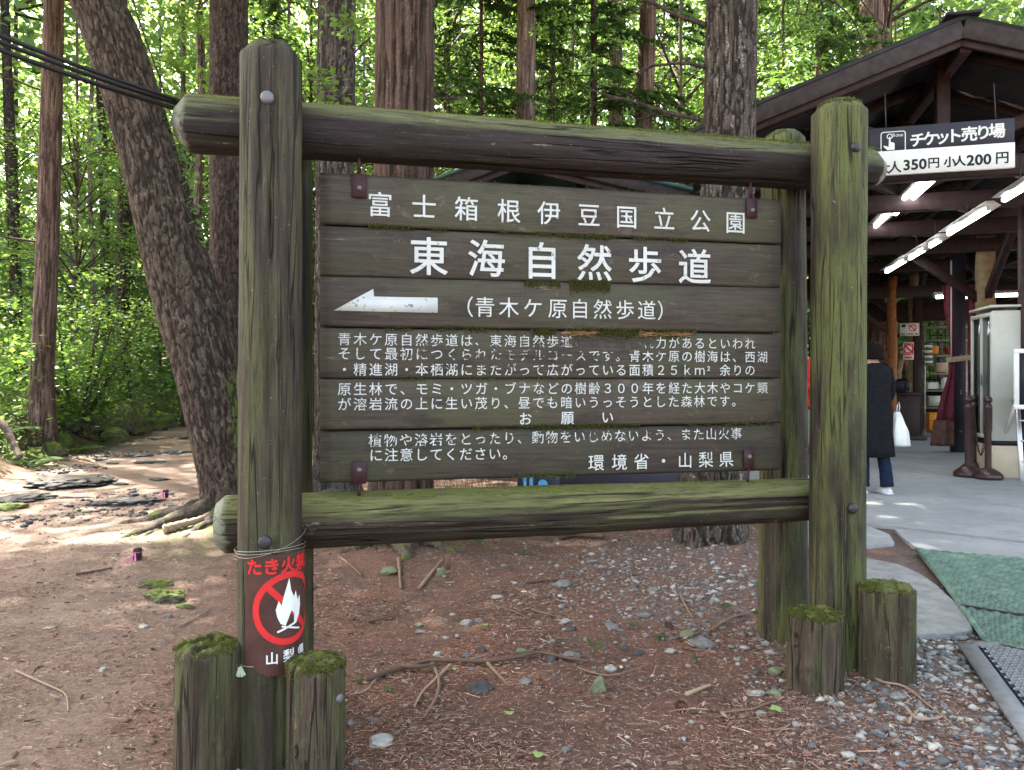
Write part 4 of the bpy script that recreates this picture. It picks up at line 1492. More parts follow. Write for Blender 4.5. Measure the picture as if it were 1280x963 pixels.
def conifer_branch(g, wood, p0, ang, L, droop, rng, size=0.07, dens=1.0):
    """one flat drooping spray branch with side twigs"""
    n = 9
    ts = np.linspace(0, 1, n)
    dirv = np.array([math.cos(ang), math.sin(ang), 0])
    side = np.array([-math.sin(ang), math.cos(ang), 0])
    pts = p0 + np.outer(ts * L, dirv) + np.outer(0.12 * L * ts - droop * L * ts ** 2, [0, 0, 1.0]) + np.outer(0.06 * L * np.sin(ts * 5 + ang * 3), side)
    if wood is not None:
        wood.tube(pts, np.linspace(0.013, 0.003, n) * (0.6 + 0.35 * L), 5, False)
    m = int((26 + 34 * L) * dens)
    t = rng.uniform(0.12, 1, m)
    b = np.stack([np.interp(t, ts, pts[:, k]) for k in range(3)], 1)
    sl = (0.18 + 0.30 * L * (1 - t) * 0.8) * rng.uniform(0.4, 1.0, m)
    sgn = rng.choice([-1, 1], m)
    tw = unit(dirv * rng.uniform(0.3, 1.0, m)[:, None] + side * sgn[:, None] + rng.normal(0, 0.15, (m, 3)))
    q = 7
    u = np.linspace(0.05, 1, q)
    c = b[:, None, :] + tw[:, None, :] * (sl[:, None] * u[None, :])[..., None] - np.array([0, 0, 1.0]) * (0.45 * sl[:, None] * u[None, :] ** 2)[..., None]
    c = c.reshape(-1, 3) + rng.normal(0, 0.012, (m * q, 3))
    twr = np.repeat(tw, q, 0)
    d = unit(twr + rng.normal(0, 0.45, c.shape) - np.array([0, 0, 0.35]))
    nrm = unit(np.array([0, 0, 1.0]) + rng.normal(0, 0.35, c.shape))
    s = unit(np.cross(nrm, d))
    Ls = size * rng.uniform(0.7, 1.5, len(c))
    a = np.clip(np.repeat(rng.uniform(0.1, 0.8, m), q) + rng.normal(0, 0.12, len(c)), 0, 1)
    v, f, a = quads(c, d, s, Ls, Ls * 0.42, a)
    g.add(v, f, a)


def conifer_crown(z0, z1, R0, nb, seed, size=0.07, dens=1.0, r_trunk=0.15, droop=0.35, taper=True):
    rng = np.random.default_rng(seed)
    g, wd = Geo(), Geo()
    for k in range(nb):
        t = rng.random()
        z = z0 + (z1 - z0) * t
        L = R0 * (1 - 0.75 * t if taper else 1) * rng.uniform(0.55, 1.1)
        conifer_branch(g, wd, np.array([0, 0, z]), rng.uniform(0, 2 * PI), L, droop * rng.uniform(0.6, 1.5), rng, size, dens)
    return g, wd


def mesh_only(g, name, mat):
    o = g.build(name, mat)
    me = o.data
    bpy.data.objects.remove(o)
    return me


def link_part(name, me, parent, loc=(0, 0, 0), rz=0.0, sc=1.0):
    o = bpy.data.objects.new(name, me)
    COL.objects.link(o)
    o.parent = parent; o.location = loc; o.rotation_euler = (0, 0, rz); o.scale = (sc, sc, sc)
    return o


def line_base(px, py, Y=None):
    if Y is None:
        return G(px, py)
    x = (px - 640) / F * Y
    return Vector((x, Y, h1(x, Y)))


def dead_branches(parent, lst, mat):
    """bare twiggy limbs: (z, angle, length)"""
    for k, (z, ang, L) in enumerate(lst):
        g = Geo()
        def br(p, a, el, L, r, d):
            n = 7; pts = [p]
            for i_ in range(n):
                a += random.gauss(0, 0.16); el += random.gauss(-0.03, 0.09)
                p = p + Vector((math.cos(a) * math.cos(el), math.sin(a) * math.cos(el), math.sin(el))) * L / n
                pts.append(p)
                if d > 0 and i_ > 0 and random.random() < 0.6:
                    br(p, a + random.choice((-1, 1)) * random.uniform(.5, 1.1), el + random.uniform(-.4, .3), L * random.uniform(.25, .5), r * 0.45, d - 1)
            g.tube(pts, np.linspace(r, r * 0.3, len(pts)), 5, False, 0.3)
        br(Vector((0, 0, z)), ang, random.uniform(-0.05, 0.35), L, 0.013 + 0.006 * L, 2)
        g.build('dead_branch', mat, parent)


def tree(name, base, label, group=None):
    return empty(name, base, 0, label, 'tree', group)


def seen_r(w_px, Y): return w_px / 2 / F * Y


# --- crowns shared between trees (high canopy)
def canopy_mesh(seed, z0, z1, Rr, n, mat, size=0.13, per=70):
    rng = np.random.default_rng(seed)
    a = rng.uniform(0, 2 * PI, n); q = Rr * np.sqrt(rng.random(n)); z = rng.uniform(z0, z1, n)
    c = np.stack([q * np.cos(a), q * np.sin(a), z], 1)
    g = Geo()
    broad_leaves(g, c, per, 0.42, size, 0.45, rng, None, 0.3)
    return mesh_only(g, 'crown', mat)




def keep_cover(x, y, z):
    """how closed the canopy is above a spot of ground, following the sun's rays down"""
    k = z / SUND.z
    gx_, gy_ = x - SUND.x * k, y - SUND.y * k
    shade = sstep(20, 18, gy_) * sstep(-0.3, 0.8, gx_ - (-7.0 - 0.22 * (gy_ - 10)))
    shade = np.maximum(shade, sstep(14, 12, gy_) * sstep(0.5, 2, gx_))
    for (cx, cy, rx, ry) in ((-3.1, 6.4, .75, .22), (-5.4, 13.6, 1.6, .5), (-7.6, 17.5, .8, .6), (-6.9, 11.2, .9, .5), (-6.0, 9.4, .6, .25)):
        shade = shade * (1 - 0.97 * (((gx_ - cx) / rx) ** 2 + ((gy_ - cy) / ry) ** 2 < 1))
    return np.maximum(shade, 0.03)


def high_crown(parent, seed, Rr=4.6, n=150, z0=8.8, z1=14.5, off=(0, 0), mat='leaf_mid'):  # unseen leaves above the frame, thinned to shape shade and sun patches
    rg = np.random.default_rng(seed); n = int(n * 1.35)
    a = rg.uniform(0, 2 * PI, n); q = Rr * np.sqrt(rg.random(n)); z = rg.uniform(z0, z1, n)
    c = np.stack([q * np.cos(a) + off[0], q * np.sin(a) + off[1], z], 1)
    g = Geo()
    broad_leaves(g, c, 60, 0.42, 0.15, 0.45, rg, None, 0.3)
    v = g.v[0].reshape(-1, 4, 3); cc = v.mean(1) + np.array(parent.location)
    ok = rg.random(len(cc)) < keep_cover(cc[:, 0], cc[:, 1], cc[:, 2])
    ok &= (cc[:, 2] > CZ + 0.53 * cc[:, 1]) | (cc[:, 1] < 0)
    v = v[ok]; at_ = g.a[0].reshape(-1, 4)[ok]
    g = Geo().add(v.reshape(-1, 3), np.arange(len(v) * 4).reshape(-1, 4), at_.ravel())
    g.build('crown', M[mat], parent)
    wd = Geo()
    for k in range(9):
        a_ = rg.uniform(0, 2 * PI); L = rg.uniform(1.5, Rr * .8); zz = rg.uniform(z0, z1 - 1)
        wd.tube([(0, 0, zz), (math.cos(a_) * L * .5, math.sin(a_) * L * .5, zz + .5), (math.cos(a_) * L, math.sin(a_) * L, zz + .7)], [.06, .035, .012], 5, False)
    wd.build('branches', M['bark_dark'], parent)

# T1 reddish tree on the left bank
b = line_base(52, 516, 13.0)
T = tree('cedar_tree', b, 'slim straight reddish barked tree on the bank at the left edge')
trunk(T, [(0.0, 0, -0.35), (0.02, 0, 1.2), (0.12, 0, 4), (0.22, 0, 8), (0.3, 0, 14)], [0.24, 0.185, 0.175, 0.155, 0.12], M['bark_red'], 1.0, kind='strip', amp=0.014, flare=0.55, flz=0.5, lobes=4, moss=0.35)
high_crown(T, 301, 4.5, 130)
roots(T, [(b.x + .1, b.y - .2, R(-75), 1.6, 0.10), (b.x + .3, b.y - .1, R(-40), 1.5, 0.08), (b.x - .2, b.y - .2, R(-110), 1.4, 0.08), (b.x + .2, b.y - .2, R(-58), 2.0, 0.07)], M['root'])
dead_branches(T, [(3.4, R(-160), 1.6), (4.6, R(20), 1.2), (6.0, R(200), 1.3)], M['bark_dark'])

# T2 the leaning tree
bY = 7.25
b = line_base(286, 640, bY)
def TP(px, py, Y=7.25): return tuple(P(px, py, Y) - b)
T = tree('leaning_tree', b, 'big rough barked trunk leaning left above its mossy roots', None)
trunk(T, [(0.10, 0, -0.3), TP(291, 600), TP(264, 480, 7.3), TP(225, 340, 7.35), TP(182, 180, 7.4), TP(145, 60, 7.4), TP(112, -20, 7.4), TP(60, -160, 7.4), TP(-10, -420, 7.5)],
      [0.33, 0.30, 0.31, 0.305, 0.262, 0.255, 0.235, 0.22, 0.18], M['bark_lean'], 2.4, mside=0.95, seg=150, fine=0.022, kind='plate', amp=0.017, flare=0.28, flz=0.3, lobes=4, moss=0.75, mosstop=1.2, finez=6.5)
high_crown(T, 302, 4.4, 170, off=(-2.6, 0.3))
roots(T, [(b.x - .12, b.y - .1, R(200), 1.3, 0.15), (b.x - .05, b.y - .2, R(232), 1.5, 0.15), (b.x + .1, b.y - .25, R(-105), 1.1, 0.12), (b.x - .2, b.y + .1, R(165), .9, 0.10), (b.x + .2, b.y - .2, R(-60), 1.0, 0.11), (b.x - .3, b.y - .35, R(258), 1.0, 0.06)], M['mossroot'])

# T3 straight tree behind it
Y3 = 9.2
b = line_base(283, 600, Y3)
T = tree('fir_tree', b, 'straight dark barked tree between the leaning trunk and the left post')
trunk(T, [(0, 0, -0.2), (0.0, 0, 1.0), (0.02, 0, 3), (0.03, 0, 6), (0.0, 0, 14)], [0.27, 0.215, 0.212, 0.222, 0.16], M['bark_dark'], 3.1, kind='fine', amp=0.014, flare=0.4, moss=0.35)
high_crown(T, 303, 5.0, 210)

# T4 behind the left side of the panel
Y4 = 7.6
b = line_base(421, 620, Y4)
T = tree('fir_tree', b, 'dark trunk with pale lichen patches just left of the thick cedar')
trunk(T, [(0, 0, -0.2), (-0.02, 0, 0.8), (-0.03, 0, 2.5), (0.0, 0, 5), (0.1, 0, 14)], [0.27, 0.20, 0.185, 0.185, 0.14], M['bark_grey'], 4.7, kind='plate', amp=0.016, flare=0.5, moss=0.5)
high_crown(T, 304, 4.8, 200)

# T5 thick cedar behind the panel
Y5 = 6.05
b = line_base(501, 680, Y5)
T = tree('cedar_tree', b, 'thick brown cedar trunk with long vertical strips of bark behind the board')
trunk(T, [(0.0, 0, -0.25), (0.0, 0, 0.6), (0.01, 0, 1.8), (0.03, 0, 3.5), (0.06, 0, 8), (0.1, 0, 14)], [0.285, 0.258, 0.25, 0.235, 0.21, 0.15], M['bark_cedar'], 5.5, seg=140, fine=0.03, kind='strip', amp=0.021, flare=0.28, flz=0.18, lobes=5, moss=0.45, mosstop=0.35)
high_crown(T, 305, 4.0, 150, off=(-.3, 1.5))
roots(T, [(b.x + .05, b.y - .22, R(-80), 0.75, 0.13), (b.x - .22, b.y - .15, R(-130), 0.6, 0.07), (b.x + .2, b.y - .15, R(-38), 0.8, 0.06)], M['root'])
g = Geo(); g.tube([(0.15, 0, 3.02), (0.30, -0.1, 3.0), (0.38, -0.1, 2.99)], [0.035, 0.03, 0.022], 8); g.build('branch_stub', M['bark_cedar'], T)
dead_branches(T, [(3.6, R(60), .7)], M['bark_dark'])

# T6 thin pale tree
Y6 = 14.0
b = line_base(655, 560, Y6)
T = tree('slim_tree', b, 'slim pinkish trunk with peeling bark right of the thick cedar')
trunk(T, [(0, 0, -0.3), (0, 0, 2), (0.02, 0, 5), (0.05, 0, 9), (0.1, 0, 15)], [0.24, 0.20, 0.185, 0.17, 0.13], M['bark_pale'], 6.2, kind='strip', amp=0.018, moss=0.3)
high_crown(T, 306, 5.0, 220, z0=9.3, off=(0, -1.0))
dead_branches(T, [(5.2, R(15), 1.3), (6.3, R(170), 1.6), (7.1, R(10), 1.2)], M['bark_dark'])

# T8, T7 thin trees
Y8 = 15.0
b = line_base(800, 560, Y8)
T = tree('slim_tree', b, 'slim brown trunk leaning slightly right in the middle of the far trees')
trunk(T, [(0.0, 0, -0.3), (0.0, 0, 2), (0.0, 0, 4.5), (0.16, 0, 8.5), (0.3, 0, 15)], [0.23, 0.20, 0.185, 0.165, 0.12], M['bark_red'], 7.2, kind='strip', amp=0.014, moss=0.3)
high_crown(T, 308, 5.0, 220, z0=9.6, off=(0, -.5))
dead_branches(T, [(5.0, R(-12), 2.2), (5.6, R(-30), 2.0), (4.8, R(190), 1.4)], M['bark_dark'])
Y7 = 19.0
b = line_base(770, 545, Y7)
T = tree('slim_tree', b, 'thin faint trunk half hidden in foliage left of the slightly leaning one')
trunk(T, [(0, 0, -0.3), (0, 0, 3), (0.0, 0, 8), (-0.1, 0, 16)], [0.22, 0.20, 0.18, 0.14], M['bark_pale'], 8.2, seg=40, fine=0.06, kind='strip', amp=0.02, moss=0.3, finez=11)
dead_branches(T, [(5.8, R(-20), 2.2), (7, R(190), 2.0), (8.2, R(10), 2.0)], M['bark_dark'])

# T9 big trunk left of the ticket roof
Y9 = 5.55
b = line_base(889, 700, Y9 - 0.2); b.y = Y9; b.x = (889 - 640) / F * Y9; b.z = h1(b.x, b.y)
T = tree('fir_tree', b, 'large grey trunk with lichen left of the ticket roof, moss round its base')
trunk(T, [(0.0, 0, -0.3), (0.0, 0, 0.4), (0.07, 0, 1.5), (0.12, 0, 2.6), (0.15, 0, 4), (0.2, 0, 6), (0.2, 0, 14)], [0.28, 0.24, 0.215, 0.190, 0.182, 0.18, 0.14], M['bark_grey'], 9.6, seg=130, fine=0.026, kind='plate', amp=0.018, flare=0.42, flz=0.25, lobes=4, moss=0.42, mosstop=0.6)
high_crown(T, 309, 5.0, 230, off=(-.5, 1.0))
dead_branches(T, [(3.0, R(168), .9), (4.0, R(15), 1.1), (4.3, R(4), 1.5), (4.55, R(-10), 1.3), (3.7, R(160), .9), (4.8, R(8), 1.8), (3.4, R(185), .6)], M['bark_dark'])

# trunks seen under the ticket roof
for px, Yt, wpx, lab in ((1089, 19.0, 32, 'reddish trunk seen under the ticket roof behind the woman in black'), (1108, 22.0, 16, 'thin trunk beside the orange column under the ticket roof')):
    b = line_base(px, 560, Yt)
    T = tree('cedar_tree', b, lab)
    r = seen_r(wpx, Yt)
    trunk(T, [(0, 0, -0.3), (0, 0, 3), (0, 0, 9), (0, 0, 14)], [r * 1.1, r, r * .9, r * .7], M['bark_red'], px, seg=48, fine=0.05, kind='strip', amp=0.02, moss=0.3)
    high_crown(T, 310 + px, 4.5, 60, z0=11)

# far trunks on the left
for px, Yt, wpx, lab, mt in ((153, 21.0, 18, 'mossy trunk beyond the bush on the left bank', 'bark_grey'), (118, 24.0, 6, 'whitish thin trunk between the reddish tree and the leaning tree', 'bark_pale'), (241, 17.0, 11, 'thin pale trunk just right of the leaning tree top', 'bark_pale'), (20, 24, 14, 'thin dark trunk at the far left edge', 'bark_dark'), (345, 26, 14, 'far pale trunk right of the left post', 'bark_pale'), (132, 27, 12, 'far dark trunk behind the bush on the left', 'bark_dark')):
    b = line_base(px, 500, Yt)
    T = tree('far_tree', b, lab)
    r = seen_r(wpx, Yt)
    trunk(T, [(0, 0, -0.3), (0, 0, 3), (random.uniform(-.2, .2), 0, 8), (random.uniform(-.5, .5), 0, 15)], [r * 1.15, r, r * .9, r * .6], M[mt], px * 0.7, seg=36, fine=0.07, kind='plate', amp=0.02, moss=0.6, finez=12, mosstop=2)
    dead_branches(T, [(random.uniform(3, 8), random.uniform(0, 6), 1.5) for _ in range(3)], M['bark_dark'])
    if px in (241, 20):
        high_crown(T, 400 + px, 4.0, 90, z0=11, z1=17)

# ------------------------------------------------------------------ background forest trees with crowns
CON = []
for k in range(4):
    g, wd = conifer_crown(2.2 if k % 2 else 3.6, 14.5, 2.7, 74, 100 + k, 0.085, 1.0)
    CON.append((mesh_only(g, 'crown', M['leaf_dark' if k < 2 else 'leaf_pale']), mesh_only(wd, 'branches', M['bark_dark'])))


def broad_crown(seed, z0, z1, Rr, n, per, size, mat):
    rng = np.random.default_rng(seed)
    g, wd = Geo(), Geo()
    for k in range(n // 6):
        a = rng.uniform(0, 2 * PI); z = rng.uniform(z0, z1 * 0.9); L = Rr * rng.uniform(0.5, 1.0)
        e = np.array([math.cos(a) * L, math.sin(a) * L, z + 0.35 * L])
        wd.tube([(0, 0, z - 0.2), tuple(e * [0.5, 0.5, 1] + np.array([0, 0, 0.1])), tuple(e)], [0.03, 0.02, 0.006], 5, False)
        m = 6
        c = np.stack([np.interp(rng.uniform(0.3, 1.15, m), [0, 1.2], [0, e[0] * 1.2]), np.interp(rng.uniform(0.3, 1.15, m), [0, 1.2], [0, e[1] * 1.2]), np.full(m, e[2]) + rng.normal(0, .2, m)], 1)
        broad_leaves(g, c, per, 0.34, size, 0.4, rng, None, 0.25)
    return mesh_only(g, 'crown', mat), mesh_only(wd, 'branches', M['bark_dark'])


BRO = [broad_crown(200 + k, 1.6, 9.0, 2.4, 200, 34, 0.10, M[('leaf_bright', 'leaf_mid', 'leaf_bright')[k]]) for k in range(3)]

# a shared plain trunk for the far ones
def far_trunk_mesh(seed, mat):
    e = empty('x')
    o = trunk(e, [(0, 0, -0.4), (0, 0, 3), (0.1, 0, 8), (0.0, 0, 15)], [0.19, 0.16, 0.14, 0.08], mat, seed, seg=28, fine=0.09, kind='strip', amp=0.02, moss=0.4, finez=14, mosstop=2)
    me = o.data
    bpy.data.objects.remove(o); bpy.data.objects.remove(e)
    return me


FT = [far_trunk_mesh(11, M['bark_grey']), far_trunk_mesh(12, M['bark_red']), far_trunk_mesh(13, M['bark_pale'])]
spots = [  # px, Y, kind, scale
    (-205, 21, 'c0', 1.0), (95, 19, 'b0', .9), (175, 30, 'b2', 1.1), (230, 20, 'b0', 1.0), (300, 25, 'b1', 1.1),
    (360, 22, 'c2', 1.1), (330, 34, 'c0', 1.3), (390, 18, 'b2', 1.0), (455, 25, 'b1', 1.1), (560, 17, 'b1', 1.15), (600, 14.5, 'c1', .95), (575, 28, 'c0', 1.3),
    (690, 19, 'c1', 1.1), (715, 24, 'c0', 1.2), (640, 30, 'c1', 1.3), (740, 15, 'c0', .95), (830, 24, 'c2', 1.1), (850, 18, 'b1', 1.1), (915, 28, 'c3', 1.3),
    (980, 22, 'c3', 1.2), (1020, 17, 'c2', 1.1), (1075, 26, 'c3', 1.3), (1130, 30, 'c2', 1.3), (1150, 38, 'c3', 1.5), (1240, 34, 'c2', 1.4), (1330, 30, 'c3', 1.3),
    (-150, 22, 'c1', 1.2), (-230, 16, 'b0', 1.0), (140, 36, 'c0', 1.4), (250, 40, 'c1', 1.5), (430, 38, 'c1', 1.5), (520, 42, 'c0', 1.5), (780, 40, 'c1', 1.5), (880, 42, 'c0', 1.5),
    (1090, 19, 'b2', 1.0), (1120, 24, 'b0', 1.0), (1175, 22, 'b2', 0.8), (200, 30, 'b1', 1.3), (700, 33, 'b1', 1.4), (20, 33, 'b1', 1.4), (1190, 27, 'b1', 1.0)]
LN = {'c': ('conifer', 'conifer_tree'), 'b': ('leafy tree', 'leafy_tree')}
GP = {'c0': 'dark conifers of the background forest', 'c1': 'dark conifers of the background forest', 'c2': 'pale conifers of the background forest', 'c3': 'pale conifers of the background forest',
      'b0': 'bright leafy trees of the background forest', 'b1': 'bright leafy trees of the background forest', 'b2': 'bright leafy trees of the background forest'}
LB = {'dark': 'dark green drooping conifer standing in the background forest', 'pale': 'pale green drooping conifer standing in the background forest', 'brig': 'bright green leafy tree standing in the background forest'}
def where(px, Yt):
    d = 'near' if Yt < 19 else ('mid distance' if Yt < 27 else ('far' if Yt < 36 else 'farthest'))
    L = ((-200, 'well beyond the left edge'), (-100, 'beyond the left edge'), (30, 'at the left edge'), (80, 'behind the reddish trunk'), (120, 'left of the leaning trunk'), (190, 'behind the leaning trunk'), (260, 'between leaning and straight trunk'),
         (320, 'behind the straight dark trunk'), (375, 'behind the left post'), (440, 'behind the lichen trunk'), (500, 'behind the thick cedar'), (565, 'just right of the thick cedar'), (620, 'right of the thick cedar'), (665, 'behind the slim pinkish trunk'),
         (705, 'right of the slim pinkish trunk'), (750, 'left of the faint trunk'), (800, 'behind the leaning slim trunk'), (860, 'left of the big grey trunk'), (900, 'behind the big grey trunk'), (990, 'above the left roof slope'),
         (1060, 'behind the right post'), (1100, 'seen under the ticket roof'), (1160, 'behind the ticket sign'), (1200, 'behind the roof peak'), (1300, 'at the right edge'), (9999, 'beyond the right edge'))
    return d + ', ' + next(t for x_, t in L if px <= x_)


for k, (px, Yt, kd, sc_) in enumerate(spots):
    b = line_base(px, 500, Yt)
    grp = GP[kd]
    T = empty(LN[kd[0]][1], b, random.uniform(0, 6), LB[grp[:4]].replace('standing in the background forest', where(px, Yt)), 'tree', grp)
    tk = link_part('trunk', FT[k % 3], T, (0, 0, 0), 0, sc_); tw_ = .5 if k % 3 == 0 else .28; tk.scale = (sc_ * tw_, sc_ * tw_, sc_)
    cr = CON[int(kd[1])] if kd[0] == 'c' else BRO[int(kd[1])]
    link_part('crown', cr[0], T, (0, 0, 0), 0, sc_)
    link_part('branches', cr[1], T, (0, 0, 0), 0, sc_)

# trees beside and behind the camera whose crowns shade the clearing
TL = ['tall tree beside the path beyond the left edge', 'tall tree on the bank beyond the left edge', 'tall tree behind the viewer on the right', 'tall tree behind the viewer on the left']
for k, (x, y, rz) in enumerate(((-6.9, 5.4, 2), (-8.2, 9.0, 1.2), (4.8, -1.2, 3), (-6.0, -3.0, 0.4))):
    if y > 6:
        px = 640 + F * x / y
    b = Vector((x, y, h1(x, y)))
    vis = y > 6
    T = empty('tall_tree', b, 0, TL[k], 'tree', 'trees around the clearing beside the viewer')
    link_part('trunk', FT[k % 3], T, (0, 0, 0), 0, 1.1)
    high_crown(T, 330 + k, 4.5, 130)

# ------------------------------------------------------------------ understory
rng = np.random.default_rng(77)


def inside_view_clear(x, y):
    """True where undergrowth may stand"""
    xb = -7.0 - 0.22 * (y - 10)
    onbank = x < xb - 0.3
    far = (y > 15.5) & ~((x > -11.5) & (x < xb + 3.2) & (y < 21))
    bld = (x > 1.2 + 0.26 * (y - 7)) & (y < 26)
    shed = (x > -1.2) & (x < 3.2) & (y < 15)
    return (onbank | far) & ~bld & ~shed


def undergrowth(name, n, xr, yr, zr, per, rad, size, mat, label, dens=None, flat=0.45):
    x = rng.uniform(*xr, n); y = rng.uniform(*yr, n)
    ok = inside_view_clear(x, y)
    x, y = x[ok], y[ok]
    if dens is not None:
        k = rng.random(len(x)) < dens(x, y); x, y = x[k], y[k]
    zt = hgt(x, y) + zr[0] + (zr[1] - zr[0]) * rng.random(len(x)) ** 1.3 * (0.55 + 0.45 * vnoise(x * 0.5, y * 0.5, 3))
    g = Geo()
    broad_leaves(g, np.stack([x, y, zt], 1), per, rad, size, flat, rng, None, 0.35)
    o = g.build(name, mat)
    tag(o, label, name.replace('_', ' '), None, 'stuff')
    return o


undergrowth('ground_cover', 2600, (-26, 6), (9.5, 30), (0.02, 0.25), 26, 0.22, 0.075, M['leaf_mid'], 'low leafy ground cover on the bank and forest floor')
undergrowth('underbrush', 1900, (-26, 4), (13, 30), (0.3, 3.2), 30, 0.30, 0.085, M['leaf_bright'], 'bright leafy underbrush between the far trees', lambda x, y: 0.35 + 0.65 * sstep(-0.1, 0.4, vnoise(x * 0.35, y * 0.35, 9)))
undergrowth('underbrush', 620, (-15, -7.6), (10.5, 18), (0.3, 2.6), 24, 0.30, 0.12, M['leaf_bright'], 'leafy underbrush standing on the bank behind the reddish trunk', lambda x, y: 0.25 + 0.75 * sstep(-0.2, 0.3, vnoise(x * 0.6, y * 0.6, 5)))
undergrowth('underbrush', 3000, (-24, 26), (20, 40), (0.2, 6.5), 34, 0.42, 0.13, M['leaf_bright'], 'mid green underbrush deep in the forest', lambda x, y: 0.4 + 0.6 * sstep(-0.2, 0.3, vnoise(x * 0.3, y * 0.3, 4)))
undergrowth('underbrush', 1100, (-2, 26), (25, 36), (0.2, 5.5), 36, 0.4, 0.12, M['leaf_bright'], 'sunlit leafy slope seen through the open ticket building')

# distant woods: leaf masses up to 70 m
g = Geo()
n = 10500
ang = rng.uniform(-0.85, 0.85, n); dist = np.where(rng.random(n) < .35, rng.uniform(28, 40, n), rng.uniform(40, 80, n))
x, y = np.sin(ang) * dist, np.cos(ang) * dist
z = rng.random(n) ** 1.15 * 28
k = rng.random(n) < (1.0 - 0.40 * sstep(14, 28, z)) * (0.6 + 0.4 * sstep(-0.3, 0.1, vnoise(x * .12, z * .2, y * .1)))
z = z + hgt(x, y) * 0.8
broad_leaves(g, np.stack([x[k], y[k], z[k]], 1), 44, 1.1, 0.40, 0.7, rng, None, 0.5)
tag(g.build('distant_woods', leaf_mat('hazed_distant_leaf', (0.08, 0.15, 0.075), (0.23, 0.32, 0.16), 0.58)), 'hazy green mass of distant woods behind all trunks', 'woods', None, 'stuff')  # haze of distance put into the paler leaf colour

undergrowth('ground_cover', 900, (-12, -6.8), (8.5, 16), (0.02, 0.22), 24, 0.16, 0.05, M['leaf_bright'], 'bright small leaved plants covering the bank left of the path')
# bush with many stems on the left bank
b = line_base(92, 470, 14.5)
T = empty('stemmy_bush', b, 0, 'multi stemmed leafy bush between the reddish tree and the mossy trunk', 'bush')
gs, gl = Geo(), Geo()
cs = []
for k in range(16):
    a = random.uniform(0, 2 * PI); L = random.uniform(1.2, 3.2); sp = random.uniform(.3, .9)
    pts = [Vector((math.cos(a) * sp * t * L * .6 + 0.1 * math.cos(a), math.sin(a) * sp * t * L * .6, t * L)) for t in (0, .25, .5, .75, 1)]
    gs.tube(pts, np.linspace(.03, .008, 5), 6, False, 0.4)
    for q in pts[1:]: cs += [tuple(q + Vector((random.gauss(0, .25), random.gauss(0, .25), random.gauss(0, .15)))) for _ in range(4)]
gs.build('stems', M['bark_dark'], T)
broad_leaves(gl, cs, 26, 0.2, 0.085, 0.45, rng, None, 0.35)
gl.build('foliage', M['leaf_bright'], T)

# fallen log and dark root at the far left
b = G(30, 600)
g = Geo()
a0, a1, a2, a3 = P(-30, 575, 10.2), P(5, 585, 10.2), P(18, 610, 10.2), P(30, 640 - 70, 10)
pts = [P(-25, 520, 10.6), P(0, 528, 10.5), P(12, 545, 10.4), P(20, 562, 10.3), P(25, 572, 10.2)]
o = g.tube(spline([tuple(p) for p in pts], 24), np.linspace(0.06, 0.035, 24), 10, True, 0.2, 0.12).build('bent_root', M['root'], None, True, local=tuple(pts[2]))
tag(o, 'bent grey root reaching down the bank at the far left edge', 'root')

# leafy vine hanging beside the leaning trunk
b = P(162, 62, 6.9)
T = empty('hanging_branch', (b.x, b.y, b.z), 0, 'drooping branch of bright leaves hanging right of the leaning trunk', 'branch')
pts = [P(150, -60, 7.6), P(172, 20, 7.5), P(195, 85, 7.5), P(213, 140, 7.4), P(226, 190, 7.4), P(240, 250, 7.3), P(250, 300, 7.3)]
pts = [p - b for p in pts]
sp = spline([tuple(p) for p in pts], 40)
g = Geo(); g.tube(sp, np.linspace(.009, .002, 40), 5, False, .4); g.build('twig', M['bark_dark'], T)
g = Geo()
cl, dl, sl_ = [], [], []
for k in range(3, 40):
    for s_ in (-1, 1, 1):
        d = Vector((s_ * random.uniform(.4, .9), random.uniform(-.7, .3), -random.uniform(.25, .6))).normalized()
        c = Vector(sp[k]) + d * random.uniform(0.03, 0.07) + Vector((random.gauss(0, .015), 0, random.gauss(0, .015)))
        cl.append(tuple(c)); dl.append(tuple(d)); sl_.append(tuple(d.cross(Vector((random.gauss(0, .3), -.7, .7))).normalized()))
n = len(cl)
v, f, a = quads(np.array(cl), np.array(dl), np.array(sl_), rng.uniform(.075, .12, n), rng.uniform(.035, .05, n), np.clip(rng.normal(.75, .2, n), 0, 1))
g.add(v, f, a).build('leaves', M['leaf_bright'], T)

# maple twigs in front of the dark trunks left of the cedar
def leafy_twig(px, py, Yt, label, n=60, rad=0.16, mat='leaf_bright', size=0.075, nc=5):
    b = P(px, py, Yt)
    T = empty('leafy_twig', b, 0, label, 'branch')
    g = Geo(); g.tube([(random.uniform(-.3, .3), .4, .5), (0.05, 0.2, 0.15), (0, 0, 0)], [0.012, .006, .003], 5, False); g.build('twig', M['bark_dark'], T)
    g = Geo(); c = [(random.gauss(0, rad), random.gauss(0, rad), random.gauss(0, rad * .7)) for _ in range(nc)]
    broad_leaves(g, c, n, 0.10, size, 0.5, rng, 0.8 * np.ones(nc) * rng.uniform(.7, 1.1, nc), 0.4)
    g.build('leaves', M[mat], T)
leafy_twig(408, 95, 6.4, 'bright maple leaves hanging in front of the dark trunk left of the cedar', 16, .13)
leafy_twig(420, 20, 6.4, 'bright leaf cluster at the top edge before the trunk left of the cedar', 18, .16)
leafy_twig(735, 45, 10, 'yellow green leaf cluster right of the slim pinkish trunk', 40, .3)
leafy_twig(1000, 25, 9, 'yellow green leaf cluster above the left slope of the ticket roof', 40, .35, 'leaf_bright', .07, 8)
leafy_twig(530, 130, 9, 'light green leaves beside the thick cedar trunk', 50, .3)
